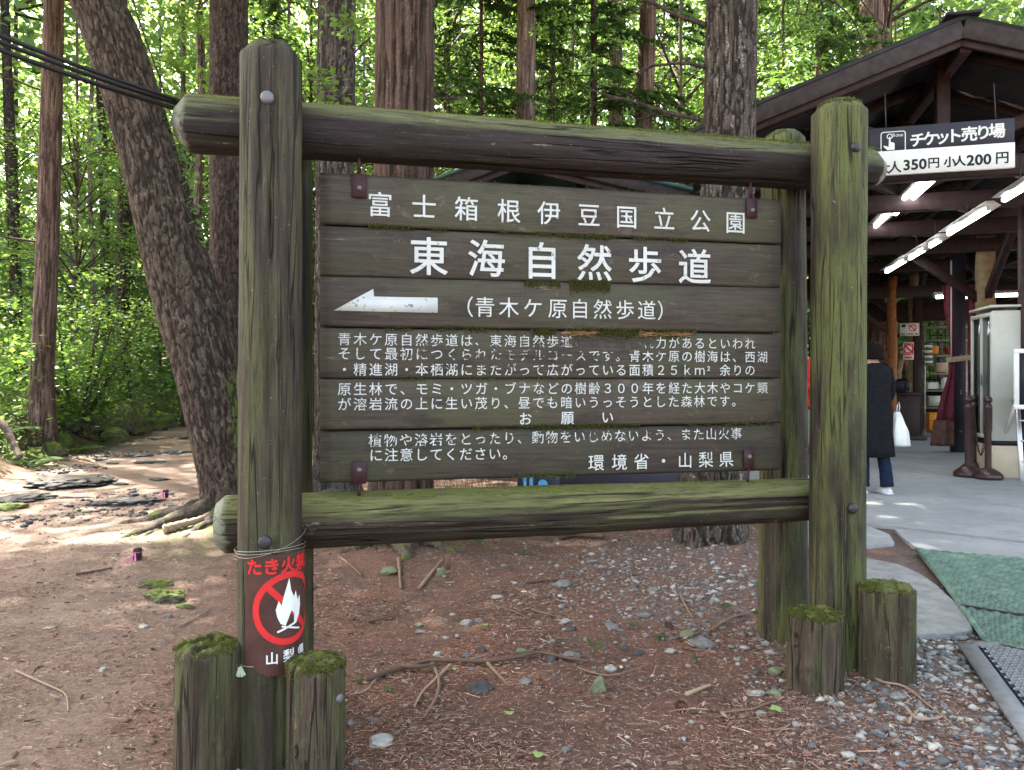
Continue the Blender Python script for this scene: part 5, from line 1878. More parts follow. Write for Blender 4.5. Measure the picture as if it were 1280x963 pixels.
leafy_twig(225, 30, 9.5, 'sunny leaf cluster near the top between leaning trunk and straight trunk', 60, .4, 'leaf_bright', .08, 9)
leafy_twig(245, 75, 10.5, 'sunny leaf cluster beside the straight dark trunk above the crossbeam end', 60, .4, 'leaf_bright', .08, 9)

# ------------------------------------------------------------------ ferns and small plants
def seedling(px, py, label, n=7, size=0.03, h=0.09, mat='leaf_mid', nm='seedling', pale=0.6, Yt=None):
    b = G(px, py) if Yt is None else line_base(px, py, Yt)
    T = empty(nm, b, 0, label, 'plant')
    gs, gl = Geo(), Geo()
    cl, dl, sd_ = [], [], []
    for k in range(max(2, n // 3)):
        a = random.uniform(0, 6.28); e = Vector((math.cos(a) * h * .5, math.sin(a) * h * .5, h * random.uniform(.6, 1.1)))
        gs.tube([(0, 0, -.01), tuple(e * .5 + Vector((0, 0, h * .12))), tuple(e)], [.0018, .0014, .001], 5, False)
        for q in range(4):
            aa = a + q * 1.57 + random.gauss(0, .3)
            d = Vector((math.cos(aa), math.sin(aa), random.uniform(-.25, .2))).normalized()
            cl.append(tuple(e + d * size * .5)); dl.append(tuple(d)); sd_.append(tuple(d.cross(Vector((0, 0, 1))).normalized()))
    m = len(cl)
    v, f, a = quads(np.array(cl), np.array(dl), np.array(sd_), rng.uniform(.8, 1.2, m) * size, rng.uniform(.45, .55, m) * size, np.clip(rng.normal(pale, .15, m), 0, 1))
    gs.build('stem', M['leaf_mid'], T); gl.add(v, f, a).build('leaves', M[mat], T)
seedling(740, 822, 'small leafy seedling in the gravel below the middle of the board', 18, .030, .07)
seedling(958, 787, 'small green plant at the foot of the right rear post', 9, .040, .09)
seedling(825, 800, 'low thin weed in the gravel left of the big oval stone', 16, .028, .03)
seedling(790, 786, 'narrow leaved weed left of the right rear post', 9, .030, .03, 'leaf_pale')
seedling(876, 835, 'fine feathery weed right of the pine cone', 9, .024, .05, 'leaf_pale')
seedling(605, 690, 'glossy leaved seedling right of the cedar roots', 16, .045, .09)
seedling(640, 672, 'sprout of pale green leaves behind the lower crossbeam middle', 20, .035, .09)
seedling(905, 765, 'small round leaved weed in the gravel left of the right rear post', 12, .035, .05)
seedling(577, 690, 'leafy seedling among the pale stones beside the cedar roots', 12, .04, .06)
seedling(655, 694, 'little fern like plant under the lower crossbeam', 12, .035, .05)
seedling(485, 862, 'pair of small pale leaves right of the bolted stump', 5, .03, .02, 'leaf_pale')
seedling(448, 855, 'tiny sprig of leaves beside the bolted stump', 5, .025, .02)
seedling(680, 700, 'moss green sprout right of the little fern', 7, .03, .05)


def fern(px, py, Yt, label, nfr=9, L=0.5):
    b = line_base(px, py, Yt)
    T = empty('fern', b, 0, label, 'fern')
    for k in range(nfr):
        a = k * 2 * PI / nfr + random.gauss(0, .2)
        g = Geo(); cl, dl, sd_, ls = [], [], [], []
        for q in range(1, 16):
            t = q / 15
            p = Vector((math.cos(a) * L * t, math.sin(a) * L * t, L * (0.9 * t - 0.75 * t * t)))
            for s_ in (-1, 1):
                d = Vector((math.cos(a + s_ * 1.2), math.sin(a + s_ * 1.2), -.15)).normalized()
                l = L * .32 * math.sin(PI * min(1, t * .9 + .1)) + .01
                cl.append(tuple(p + d * l / 2)); dl.append(tuple(d)); sd_.append(tuple(Vector((math.cos(a), math.sin(a), 0)))); ls.append(l)
        ls = np.array(ls)
        v, f, a_ = quads(np.array(cl), np.array(dl), np.array(sd_), ls, ls * .28, np.clip(rng.normal(.5, .2, len(ls)), 0, 1))
        g.tube([(math.cos(a) * L * t, math.sin(a) * L * t, L * (0.9 * t - 0.75 * t * t)) for t in np.linspace(0, 1, 7)], .004, 5, False, .3)
        g.add(v, f, a_).build('frond', M['leaf_bright'], T)
fern(38, 555, 11.5, 'light green fern at the foot of the bank below the reddish tree')
fern(12, 520, 12.2, 'fern on the bank at the far left edge')
fern(170, 520, 18.5, 'bright fern at the path edge left of the leaning trunk', 10, .7)
fern(196, 505, 20, 'fern patch beside the far end of the path', 10, .8)
fern(150, 535, 17.5, 'low fern among the mossy rocks by the path', 9, .5)
fern(120, 520, 15.2, 'fern at the foot of the stemmy bush', 10, .6)
fern(95, 545, 13.4, 'fern hanging over the bank edge right of the reddish trunk', 10, .5)
fern(215, 492, 22, 'far fern at the bend of the path', 10, .9)
fern(18, 490, 13.6, 'fern in the shade left of the reddish tree', 9, .6)

# ------------------------------------------------------------------ rocks
_ico = {}


def ico(sub):
    if sub not in _ico:
        bm = bmesh.new(); bmesh.ops.create_icosphere(bm, subdivisions=sub, radius=1)
        _ico[sub] = (np.array([tuple(v.co) for v in bm.verts]), np.array([[v.index for v in f.verts] for f in bm.faces]))
        bm.free()
    return _ico[sub]


def rock(px, py, wpx, label, mat='greyrock', flat=0.45, asp=0.8, rot=0.0, seed=None, sink=0.3, Yt=None, nm='stone', ang=1.0, at=None, group=None):
    b = at if at is not None else (G(px, py) if Yt is None else line_base(px, py, Yt))
    r = wpx / 2 / F * b.y
    v, f = ico(5 if wpx > 50 else (4 if wpx > 20 else 3))
    sd_ = seed if seed is not None else px * 0.37
    # facetted: clip by random planes then add noise
    v = v.copy()
    rg = np.random.default_rng(int(abs(sd_ * 100)))
    for _ in range(int(11 * ang)):
        nn = unit(rg.normal(0, 1, 3)); dd = rg.uniform(0.62, 0.9)
        pr = v @ nn
        v = v - np.outer(np.clip(pr - dd, 0, None), nn) * 0.92
    nz = fbm(v[:, 0] * 1.7 + sd_, v[:, 1] * 1.7, v[:, 2] * 1.7, 4)
    v = v * (1 + 0.22 * nz[:, None])
    if mat in ('lava', 'mossrock'):
        n2_ = fbm(v[:, 0] * 4.5 + sd_, v[:, 1] * 4.5, v[:, 2] * 4.5 + 3, 4)
        v = v * (1 + 0.40 * n2_[:, None] * np.array([1, 1, 0.9]))
    v = v * np.array([r, r * asp, r * flat])
    c, s = math.cos(rot), math.sin(rot)
    v = v @ np.array([[c, s, 0], [-s, c, 0], [0, 0, 1]])
    v[:, 2] += r * flat * (1 - 2 * sink) * 0.6
    o = Geo().add(v, f).build(nm, M[mat], None, True)
    o.location = b
    return tag(o, label, 'rock' if wpx > 35 else 'stone', group)


# lava slabs on the path
rock(92, 603, 96, 'long dark lava slab set in the path below the reddish tree', 'lava', .12, 1.3, 0.5, ang=.6)
rock(28, 624, 66, 'low dark lava slab at the left edge of the path', 'lava', .16, .9, .2, ang=.6)
rock(14, 636, 40, 'mossy dark rock at the very left edge of the path', 'mossrock', .3, .9, .2)
rock(30, 583, 40, 'small flat lava rock left of the long slab', 'lava', .15, .9, .0)
rock(155, 629, 76, 'flat grey lava rock in the path nearest the leaning tree', 'lava', .13, .8, .2, ang=.6)
rock(95, 622, 40, 'thin bluish slab below the long lava slab', 'lava', .10, .5, .1)
rock(130, 598, 22, 'small dark rock right of the long slab', 'lava', .3)
rock(150, 606, 20, 'dark knob of lava near the middle of the path', 'lava', .3)
rock(175, 570, 34, 'lumpy lava rock farther up the path', 'lava', .22, .9)
rock(188, 579, 44, 'flat lava ledge under the lumpy rock up the path', 'lava', .12, .8)
rock(141, 580, 16, 'little dark stone in the middle of the path', 'lava', .3)
rock(222, 566, 44, 'dark stony ledge left of the leaning trunk', 'lava', .15, .9)
rock(200, 600, 24, 'half buried dark stone beside the leaning trunk roots', 'lava', .2)
rock(195, 548, 22, 'light flat stone in the sunny part of the path', 'greyrock', .15)
rock(224, 522, 20, 'dark stone at the far end of the path', 'lava', .3)
rock(8, 650, 26, 'pale blue grey stone at the left edge', 'greyrock', .25)
rock(122, 575, 26, 'low grey stone left of the small dark stone', 'lava', .15)
rock(240, 548, 30, 'dark stone touching the leaning trunk', 'lava', .25)
BLD = ['mossy boulder right of the stemmy bush', 'largest mossy boulder in the middle of the bank', 'mossy boulder in front of the mossy far trunk', 'mossy boulder behind the largest one', 'mossy boulder right of the mossy far trunk',
       'mossy boulder where the bank meets the bend of the path', 'mossy boulder at the foot of the stemmy bush', 'low mossy boulder at the path side of the bank', 'small mossy boulder right of the reddish trunk', 'farthest mossy boulder by the path',
       'mossy boulder by the bent root at the left edge', 'small mossy boulder below the fern at the left', 'small mossy boulder at the foot of the reddish trunk']
for k, (px, Yt, w_) in enumerate(((100, 15.5, 46), (128, 16.2, 56), (150, 17.0, 46), (112, 16.5, 40), (165, 17.5, 40), (182, 18.6, 40), (85, 14.6, 36), (140, 15.6, 30), (70, 13.6, 30), (200, 19.6, 34), (20, 11.6, 34), (45, 12.0, 30), (65, 12.6, 26))):
    r_ = rock(px, 500, w_ * 1.3, BLD[k], 'mossrock', .75, .9, k, Yt=Yt, nm='mossy_boulder', sink=0.35, seed=k * 3.3 + 1, group='mossy boulders along the bank')
rock(205, 750, 62, 'low mossy dark rock left of the fire ban post', 'mossrock', .35, .5, -.35, nm='mossy_rock')
rock(196, 733, 40, 'mossy knob behind the low rock left of the post', 'mossrock', .35, .6, .1, nm='mossy_rock')
rock(230, 760, 34, 'brown narrow rock at the tip of the mossy rock', 'mossrock', .25, .4, -.4, nm='mossy_rock')
# individual stones
RK = [
    (476, 930, 40, 'large pale angular stone right of the bolted stump', 'paleRock', .4, .7, .5), (444, 955, 13, 'grey stone at the foot of the bolted stump', 'greyrock', .6, .9, 0),
    (438, 905, 13, 'bluish stone beside the bolted stump', 'greyrock', .6, .8, 0), (468, 902, 16, 'grey stone above the large pale one', 'greyrock', .5, .8, 0),
    (598, 864, 33, 'knobbly dark grey lava stone below the crossed sticks', 'lava', .6, .8, 0), (552, 896, 11, 'small black stone below the crossed sticks', 'lava', .9, .8, 0),
    (535, 949, 14, 'dark stone near the bottom edge', 'lava', .6, .8, 0), (707, 939, 15, 'bluish grey stone near the bottom edge', 'greyrock', .6, .8, 0),
    (748, 864, 22, 'tall leaning stone with a mossy side', 'greenrock', 1.25, .7, .3), (763, 838, 19, 'light angular stone beside the seedling', 'paleRock', .6, .8, .4),
    (714, 823, 24, 'grey block stone left of the seedling', 'greyrock', .6, .8, 0), (658, 853, 18, 'bluish flat stone right of the sticks', 'greyrock', .4, .7, 0),
    (690, 826, 16, 'dark blue stone at the end of the long branch', 'lava', .6, .8, 0), (583, 822, 11, 'dark wedge stone above the long branch', 'greyrock', 1.0, .7, 0),
    (546, 820, 13, 'pale blue stone left of the dark wedge stone', 'paleRock', .6, .8, 0), (603, 814, 14, 'dark round stone above the branch', 'lava', .6, .8, 0),
    (652, 816, 18, 'greenish stone resting on the branch', 'greenrock', .6, .8, 0), (524, 783, 14, 'greenish grey pebble left of the pebbly line', 'greenrock', .5, .8, 0),
    (584, 782, 19, 'dark brownish stone in the middle of the needles', 'greyrock', .6, .7, .2), (598, 778, 12, 'blue grey stone beside the brownish one', 'greyrock', .7, .8, 0),
    (526, 791, 15, 'grey flat stone left of the white chip', 'greyrock', .4, .8, 0), (558, 798, 11, 'white chip in the middle of the needles', 'paleRock', .4, .7, 0),
    (622, 748, 17, 'pale round stone below the lower crossbeam', 'paleRock', .4, .8, 0), (704, 733, 27, 'broad light grey stone left of the gravel', 'greyrock', .45, .7, .2),
    (707, 778, 16, 'whitish stone right of the needle patch', 'paleRock', .5, .8, 0), (713, 788, 14, 'dark stone under the whitish one', 'lava', .5, .8, 0),
    (879, 808, 34, 'large oval grey stone left of the short stump', 'greyrock', .5, .6, -.3), (860, 796, 20, 'greenish stone touching the large oval stone', 'greenrock', .6, .8, 0),
    (806, 770, 21, 'flat dark grey stone in the gravel', 'greyrock', .3, .7, 0), (797, 818, 15, 'black pitted stone left of the oval stone', 'lava', .7, .8, 0),
    (780, 812, 15, 'dark crumbly stone left of the black pitted one', 'lava', .5, .8, 0), (838, 816, 15, 'light stone between the oval and the black stone', 'paleRock', .5, .8, 0),
    (948, 800, 17, 'blue grey flat stone right of the oval stone', 'greyrock', .35, .8, 0), (970, 842, 20, 'greenish grey stone left of the short stump', 'greenrock', .6, .8, 0),
    (967, 868, 20, 'grey stone below the greenish one by the short stump', 'greenrock', .5, .8, 0), (946, 842, 14, 'dark grey pebble left of the short stump', 'lava', .6, .8, 0),
    (962, 817, 15, 'pale flat pebble left of the short stump top', 'paleRock', .4, .8, 0), (945, 868, 22, 'cluster stone in pale grey near the leaf', 'paleRock', .35, .7, 0),
    (1107, 888, 21, 'dark blue grey rounded stone below the tall green stump', 'lava', .6, .8, 0), (1120, 872, 24, 'tan grey stone beside the tall green stump', 'greyrock', .5, .8, 0),
    (765, 785, 22, 'grey stone in the gravel above the seedling', 'greyrock', .4, .8, 0), (740, 704, 16, 'blue grey stone under the crossbeam', 'greyrock', .5, .8, 0),
    (388, 737, 17, 'dark knobbly stone right of the left post', 'lava', .7, .8, 0), (486, 717, 22, 'pale greenish stone by the cedar roots', 'greenrock', .6, .7, 0),
    (551, 720, 13, 'upright mossy stone right of the cedar root', 'greenrock', 1.5, .8, 0), (180, 785, 13, 'white pebble on the path at left', 'paleRock', .5, .8, 0),
    (128, 838, 11, 'white pebble on the path in the left foreground', 'paleRock', .6, .8, 0), (62, 786, 19, 'pale flat chip on the path', 'paleRock', .2, .6, 0), (210, 772, 12, 'grey pebble under the mossy rock', 'greyrock', .6, .8, 0),
    (1244, 790, 20, 'slate coloured stone by the mat corner', 'greyrock', .4, .8, 0), (1196, 798, 30, 'flat light stone at the corner of the green mat', 'greyrock', .22, .7, 0),
    (816, 739, 18, 'dark grey stone in the gravel behind the crossbeam', 'greyrock', .5, .8, 0), (1040, 668, 0, '', '', 0, 0, 0)]
RK = [r for r in RK if r[2] > 0]
for r in RK:
    rock(r[0], r[1], r[2], r[3], r[4], r[5], r[6], r[7], ang=1.3, sink=.2)

# gravel: joined mass of small stones
def gravel(n, sampler, smin, smax, name, label, sub=1):
    g = Geo()
    v0, f0 = ico(sub)
    k = 0
    VV, FF, AA = [], [], []
    while k < n:
        x, y, ok = sampler()
        if not ok: continue
        s = smin * (smax / smin) ** (random.random() ** 1.9)
        v = v0 * (1 + RNG.uniform(-.36, .36, (len(v0), 1)))
        v = v * np.array([s, s * random.uniform(.55, .95), s * random.uniform(.3, .65)])
        a = random.uniform(0, 6.28); c, q = math.cos(a), math.sin(a)
        v = v @ np.array([[c, q, 0], [-q, c, 0], [0, 0, 1]])
        v = v + np.array([x, y, h1(x, y) + s * .18])
        VV.append(v); FF.append(f0 + k * len(v0)); AA.append(np.full(len(v0), random.random()))
        k += 1
    g.add(np.concatenate(VV), np.concatenate(FF), np.concatenate(AA))
    o = g.build(name, M['gravel'])
    return tag(o, label, 'gravel', None, 'stuff')


M['gravel'] = ramp_attr_mat('gravel_stone', [(0, (0.08, 0.085, 0.095)), (0.3, (0.17, 0.17, 0.17)), (0.6, (0.27, 0.26, 0.235)), (0.85, (0.38, 0.365, 0.335)), (1, (0.58, 0.55, 0.48))], 0.8, 0.3, 60)


def s_right():
    x = random.uniform(0.9, 2.9); y = random.uniform(2.3, 4.6)
    d = float(sstep(0.0, 0.55, x - (0.95 + 0.35 * (y - 2.6)))) * (1 if y < 4.2 else .3)
    sx, sy = 640 + F * x / y, 0
    if x > r0.x + (r0.y - y) * 0.12 - 0.03 and y < r0.y: return 0, 0, False
    return x, y, random.random() < d + 0.10


def s_mid():
    x = random.gauss(1.0, 0.5); y = random.gauss(4.75, 0.65)
    return x, y, (y < 6 and y > 3.3 and x < 1.9)


def s_sparse():
    y = random.uniform(2.3, 6.8); x = random.uniform(-0.6, 0.62) * y
    p = 0.12 + 0.5 * float(sstep(-0.3, 0.6, x)) + 0.15 * float(sstep(.1, .5, vnoise(x * 1.5, y * 1.5)))
    return x, y, random.random() < p and x < 1.6


gravel(4200, s_right, .006, .026, 'gravel', 'grey gravel spread below the stumps towards the rubber mat')
gravel(1900, s_mid, .005, .026, 'gravel', 'patch of pale gravel behind the lower crossbeam near the mossy tree base')
gravel(1700, s_sparse, .004, .014, 'gravel', 'scattered small pebbles among the needles', 1)

def s_path():
    y = random.uniform(7.0, 17.0); x = random.uniform(-8.5, -1.8)
    return x, y, random.random() < float(path_mask(x, y)) * float(sstep(.05, .4, vnoise(x * 1.1, y * .9, 2)))


M['lavabit'] = ramp_attr_mat('lava_bit', [(0, (0.05, 0.052, 0.055)), (0.7, (0.12, 0.122, 0.125)), (1, (0.24, 0.235, 0.23))], 0.85, 0.3, 40)
go_ = gravel(1700, s_path, .010, .045, 'lava_rubble', 'dark lava rubble scattered over the path')
go_.data.materials[0] = M['lavabit']

def s_mat():
    u, v_ = random.random(), random.random() ** 1.5
    p = ma.lerp(mb, u).lerp(md.lerp(mc_, u), v_)
    return p.x, p.y, vnoise(p.x * 3, p.y * 3, 1) > -.1 or random.random() < .2


go_ = gravel(420, s_mat, .003, .012, 'grit', 'grit and small stones trodden onto the green mat')
go_.location.z = .036

# needles, bark chips and twigs lying on the ground
def litter(n, xr, yr, ln, wd, lift, name, label, mat, dens=None, colf=None, pathd=0.75):
    y = 1.9 + (yr[1] - 1.9) * rng.random(n) ** 1.5 if yr is None else yr[0] + (yr[1] - yr[0]) * rng.random(n) ** 1.6
    x = rng.uniform(-0.75, 0.62, n) * y
    pmk = path_mask(x, y)
    k = rng.random(n) < (1 - (1 - pathd) * pmk) * (1 - 0.55 * gravel_mask(x, y)) * (0.35 + 0.65 * sstep(-.25, .15, vnoise(x * 2.2, y * 2.2, 6)))
    k &= ~((x > 1.75 + 0.1 * (y - 4)) & (y > 3.0))
    x, y = x[k], y[k]
    m = len(x)
    a = rng.uniform(0, PI, m); e = rng.normal(0, .16, m)
    d = np.stack([np.cos(a) * np.cos(e), np.sin(a) * np.cos(e), np.sin(e)], 1)
    L = rng.uniform(*ln, m); W = rng.uniform(*wd, m)
    c = np.stack([x, y, hgt(x, y) + lift * rng.random(m) + 0.004], 1)
    nn = unit(np.array([0, 0, 1.0]) + rng.normal(0, .5, (m, 3)))
    s = unit(np.cross(nn, d))
    dd = d * L[:, None] / 2; ss = s * W[:, None] / 2
    bend = np.array([0, 0, 1.0]) * (L * .06)[:, None]
    v = np.stack([c - dd - ss, c - dd + ss, c + dd + ss - bend, c + dd - ss - bend], 1).reshape(-1, 3)
    o = Geo().add(v, np.arange(m * 4).reshape(-1, 4), np.repeat(rng.random(m), 4)).build(name, mat)
    tag(o, label, name.replace('_', ' '), None, 'stuff')


M['needle'] = ramp_attr_mat('fallen_needle', [(0, (0.05, 0.024, 0.018)), (0.3, (0.17, 0.08, 0.056)), (0.65, (0.30, 0.155, 0.11)), (0.85, (0.42, 0.27, 0.19)), (1, (0.62, 0.50, 0.38))], 0.8, 0.0)
litter(330000, None, (1.9, 9.0), (.009, .026), (.0011, .0024), .010, 'needle_litter', 'reddish brown fallen needles covering the ground', M['needle'])
litter(8000, None, (1.9, 8.0), (.03, .09), (.0016, .0032), .014, 'twig_litter', 'thin fallen twigs scattered over the needles', M['needle'])
M['chip'] = ramp_attr_mat('bark_chip', [(0, (0.07, 0.035, 0.028)), (0.5, (0.19, 0.10, 0.075)), (0.85, (0.30, 0.19, 0.14)), (1, (0.5, 0.42, 0.34))], 0.85, 0.3)
litter(9000, None, (1.9, 8.0), (.012, .04), (.005, .014), .008, 'bark_chips', 'bark flakes and leaf scraps lying on the ground', M['chip'])

# sticks and branches
def stick(pix, r_px, label, tone=0.6, nm='stick', lift=0.012, cat='stick'):
    pts = [G(a, b) + Vector((0, 0, lift)) for a, b in pix]
    c = pts[len(pts) // 2].copy()
    sp = spline([tuple(p - c) for p in pts], 6 * len(pts))
    r = r_px / F * c.y
    n = len(sp)
    rad = np.linspace(r, r * .5, n) * (1 + 0.15 * np.sin(np.arange(n) * 2.1))
    g = Geo(); g.tube(sp, rad, 8, True, tone, .08)
    o = g.build(nm, M['stick'], None, True); o.location = c
    return tag(o, label, cat)
stick([(458, 855), (490, 843), (515, 838), (535, 832), (570, 831), (610, 832), (650, 826), (675, 821), (710, 828), (735, 832)], 3.6, 'long knotty dark branch lying across the needles', .3, 'fallen_branch', .02, 'branch')
stick([(497, 840), (520, 842), (545, 838)], 3.6, 'short thick piece beside the long knotty branch', .3, 'fallen_branch', .03, 'branch')
stick([(540, 833), (548, 850), (547, 870), (538, 888), (530, 900)], 2.6, 'curved reddish stick crossing below the long branch', .62)
stick([(563, 834), (545, 852), (528, 868), (518, 887)], 2.3, 'pale straight stick crossing the curved one', .85)
stick([(606, 828), (618, 842), (628, 852), (636, 861)], 2.8, 'broken brown stick right of the crossed sticks', .55)
stick([(574, 832), (590, 827), (608, 822)], 1.6, 'short tan stick on the long branch', .85)
stick([(440, 872), (458, 866), (470, 852), (486, 845)], 1.4, 'thin pale twig left of the long branch', .8)
stick([(658, 731), (682, 728), (700, 727)], 1.8, 'straight dark twig left of the broad grey stone', .2)
stick([(665, 765), (690, 772), (712, 777)], 1.6, 'brown twig left of the gravel', .5)
stick([(858, 872), (872, 866), (888, 860)], 3.2, 'pale tan piece of branch below the gravel', .95)
stick([(1034, 874), (1048, 895)], 1.5, 'twig leaning away from the short stump', .7)
stick([(1132, 888), (1145, 902), (1165, 903), (1178, 900)], 2.6, 'forked tan stick in the gravel below the tall stump', .8)
stick([(1136, 908), (1140, 900), (1150, 890)], 2.0, 'short side prong of the forked tan stick', .8)
stick([(1080, 838), (1100, 855), (1130, 862), (1160, 885), (1185, 905)], 2.0, 'long tan stem lying beside the tall green stump', .75)
stick([(20, 842), (60, 860), (82, 872), (85, 893)], 1.8, 'thin curved twig on the path in the left foreground', .75)
stick([(95, 720), (120, 716), (140, 712)], 2.0, 'dark twig on the path right of the sunlit patch', .25)
stick([(225, 786), (250, 772), (262, 764)], 1.3, 'thin twig pointing up at the left stump', .7)
stick([(498, 700), (501, 738)], 2.6, 'upright reddish bark strip by the cedar root', .6)
stick([(524, 738), (540, 718), (553, 702)], 2.4, 'slanting orange stick right of the cedar root', .65)
stick([(424, 698), (442, 712), (452, 722)], 2.2, 'short green brown stick under the lower crossbeam', .4)
stick([(722, 838), (760, 848), (800, 838), (815, 832)], 1.3, 'thin bent twig below the seedling', .6)
stick([(620, 760), (645, 768), (665, 778)], 1.2, 'thin twig in the middle of the needles', .5)
stick([(460, 780), (485, 774), (500, 770)], 1.8, 'thin dark twig right of the left post', .3)
stick([(850, 745), (858, 762), (866, 775)], 1.6, 'bent orange stem in the gravel behind the crossbeam', .65)
stick([(890, 790), (915, 775), (935, 770)], 2.0, 'curved root like stem left of the right rear post', .6)
stick([(900, 895), (940, 890), (975, 877)], 1.6, 'thin stem left of the short mossy stump', .55)
stick([(700, 676), (720, 673), (755, 676)], 5.0, 'thick dark broken branch lying behind the lower crossbeam', .15, 'fallen_branch', .03, 'branch')
stick([(100, 575), (115, 578), (122, 585)], 3.0, 'pale surface root crossing the path', .8, 'surface_root', .02, 'root')
stick([(205, 668), (225, 662), (250, 655), (262, 648)], 6.0, 'sawn pale branch end beside the leaning tree', .8, 'cut_branch', .04, 'branch')
# wood chip standing by the cedar
g = Geo(); g.box((0, 0, .045), (.04, .012, .12), .2); p = G(560, 712)
tag(g.build('bark_piece', M['chip']), 'pale piece of bark standing beside the cedar roots', 'bark').location = p

# fallen green leaves
for px, py, lab in ((637, 899, 'round green leaf lying below the crossed sticks'), (674, 953, 'fresh green leaf at the bottom edge'), (968, 895, 'yellow green lobed leaf left of the short stump'), (568, 843, 'small green leaf beside the long branch'), (606, 787, 'pale leaf in the middle of the needles')):
    p = G(px, py) + Vector((0, 0, .026))
    r = (0.022 if px != 568 else .014)
    g = Geo(); V = [(0, 0, 0.004)]
    for k in range(16):
        a = k / 16 * 2 * PI
        q = r * (1 + .25 * math.cos(a) + (0.18 * math.cos(5 * a) if px == 968 else 0.04 * math.cos(9 * a)))
        V.append((q * math.cos(a), q * .85 * math.sin(a), .004 * math.sin(a * 2)))
    g.add(V, [(0, k, k % 16 + 1) for k in range(1, 17)], .6)
    o = g.build('fallen_leaf', M['leaf_fallen']); o.location = p; o.rotation_euler = (.12, .05, px)
    tag(o, lab, 'leaf')
for px, py, lab in ((452, 796 + 60, ''), (605, 800, 'reddish leaf'),):
    pass
for px, py, lab, s_ in ((70, 875, 'dry tan leaf on the path in the left foreground', .03), (12, 960, 'dry orange leaf in the lower left corner', .03), (905, 898, 'reddish flat bark flake below the gravel', .03), (820 + 40, 836, 'small orange leaf right of the feathery weed', .016)):
    p = G(px, min(py, 958)) + Vector((0, 0, .014))
    g = Geo(); V = [(0, 0, .006)]
    for k in range(12):
        a = k / 12 * 2 * PI; V.append((s_ * math.cos(a) * (1 + .2 * math.cos(3 * a)), s_ * .45 * math.sin(a), .004 * math.sin(a)))
    g.add(V, [(0, k, k % 12 + 1) for k in range(1, 13)], .9)
    o = g.build('dry_leaf', M['chip'], None); o.location = p; o.rotation_euler = (.15, .1, px * .3)
    tag(o, lab, 'leaf')

# pine cones
for px, py, lab in ((835, 792 - 20 + 14, 'dark pine cone left of the oval stone'), (852, 888, 'small pine cone among the needles in the foreground')):
    p = G(px, py)
    T = empty('pine_cone', p + Vector((0, 0, .012)), px, lab, 'pine cone')
    g = Geo()
    for k in range(46):
        t = k / 46; a = k * 2.4; rr = .017 * math.sin(PI * (t * .85 + .12))
        c = Vector((t * .045 - .022, rr * math.cos(a), rr * math.sin(a)))
        d = Vector((.5, math.cos(a), math.sin(a))).normalized() * .009; s_ = d.cross(Vector((1, 0, 0))).normalized() * .006
        g.add([tuple(c - s_ * .5), tuple(c + s_ * .5), tuple(c + d + s_), tuple(c + d - s_)], [(0, 1, 2, 3)], .1)
    g.build('scales', M['chip'], T)

# two small survey pegs with pink ribbon
for px, py, lab in ((172, 690, 'short dark peg with pink ribbon beside the path'), (207, 612, 'farther short dark peg with pink ribbon beside the roots')):
    p = G(px, py + 10)
    T = empty('marker_peg', p, 0, lab, 'peg')
    g = Geo(); g.box((0, 0, .04), (.05, .05, .10)); bevel(g.build('peg', M['darkwood'], T), .006)
    g = Geo()
    for a, l in ((-1.2, .07), (-2.0, .09), (-2.5, .10)):
        e = Vector((math.cos(a) * l, -.05, math.sin(a) * l * .8)); k0 = Vector((0, -.038, .06))
        g.add([tuple(k0 - Vector((.004, 0, 0))), tuple(k0 + Vector((.004, 0, 0))), tuple(k0 + e + Vector((.008, 0, 0))), tuple(k0 + e - Vector((.008, 0, 0)))], [(0, 1, 2, 3)])
    g.box((0, 0, .06), (.054, .054, .006))
    g.build('ribbon', M['pink'], T)

# ------------------------------------------------------------------ ticket building
TB = empty('ticket_building', Fb, BROT, 'dark timber open sided ticket building with gabled roof and lit fluorescent tubes', 'building')


def bx(name, c, size, mat, parent=TB, rot=0.0, tilt=None, bv=0.004):
    g = Geo(); g.box((0, 0, 0), size, rot, tilt)
    o = g.build(name, mat, parent); o.location = c
    if bv: bevel(o, bv)
    return o


def bm_(name, p0, p1, wd, ht, mat, parent=TB, up=(0, 0, 1), bv=0.004):
    p0, p1 = Vector(p0), Vector(p1)
    c = (p0 + p1) / 2
    g = Geo(); g.beam(p0 - c, p1 - c, wd, ht, up=up)
    o = g.build(name, mat, parent); o.location = c
    if bv: bevel(o, bv)
    return o


RZ, SL = 4.58, 0.35            # ridge height, roof slope
sL, sR, rEnd = -2.48, 5.6, 15.0
def rz_(s): return RZ - SL * abs(s)
# roof sheets
for s0, s1, nm in ((sL, 0, 'l'), (0, sR, 'r')):
    g = Geo()
    za, zb = rz_(s0), rz_(s1)
    t = 0.05
    v = [(s0, -.12, za), (s1, -.12, zb), (s1, rEnd, zb), (s0, rEnd, za)]
    v += [(x, y, z - t) for x, y, z in v]
    g.add(v, [(0, 1, 2, 3), (7, 6, 5, 4), (0, 4, 5, 1), (1, 5, 6, 2), (2, 6, 7, 3), (3, 7, 4, 0)])
    g.build('roof_sheet', M['roofmetal'], TB)
    # barge boards
    for r_, d, h_, mt in ((-.10, .0, .17, 'fasciawood'), (-.05, .13, .10, 'darkwood')):
        bm_('bargeboard', (s0, r_, za - .06 - d - h_ / 2 + .02), (s1, r_, zb - .06 - d - h_ / 2 + .02), .04, h_, M[mt])
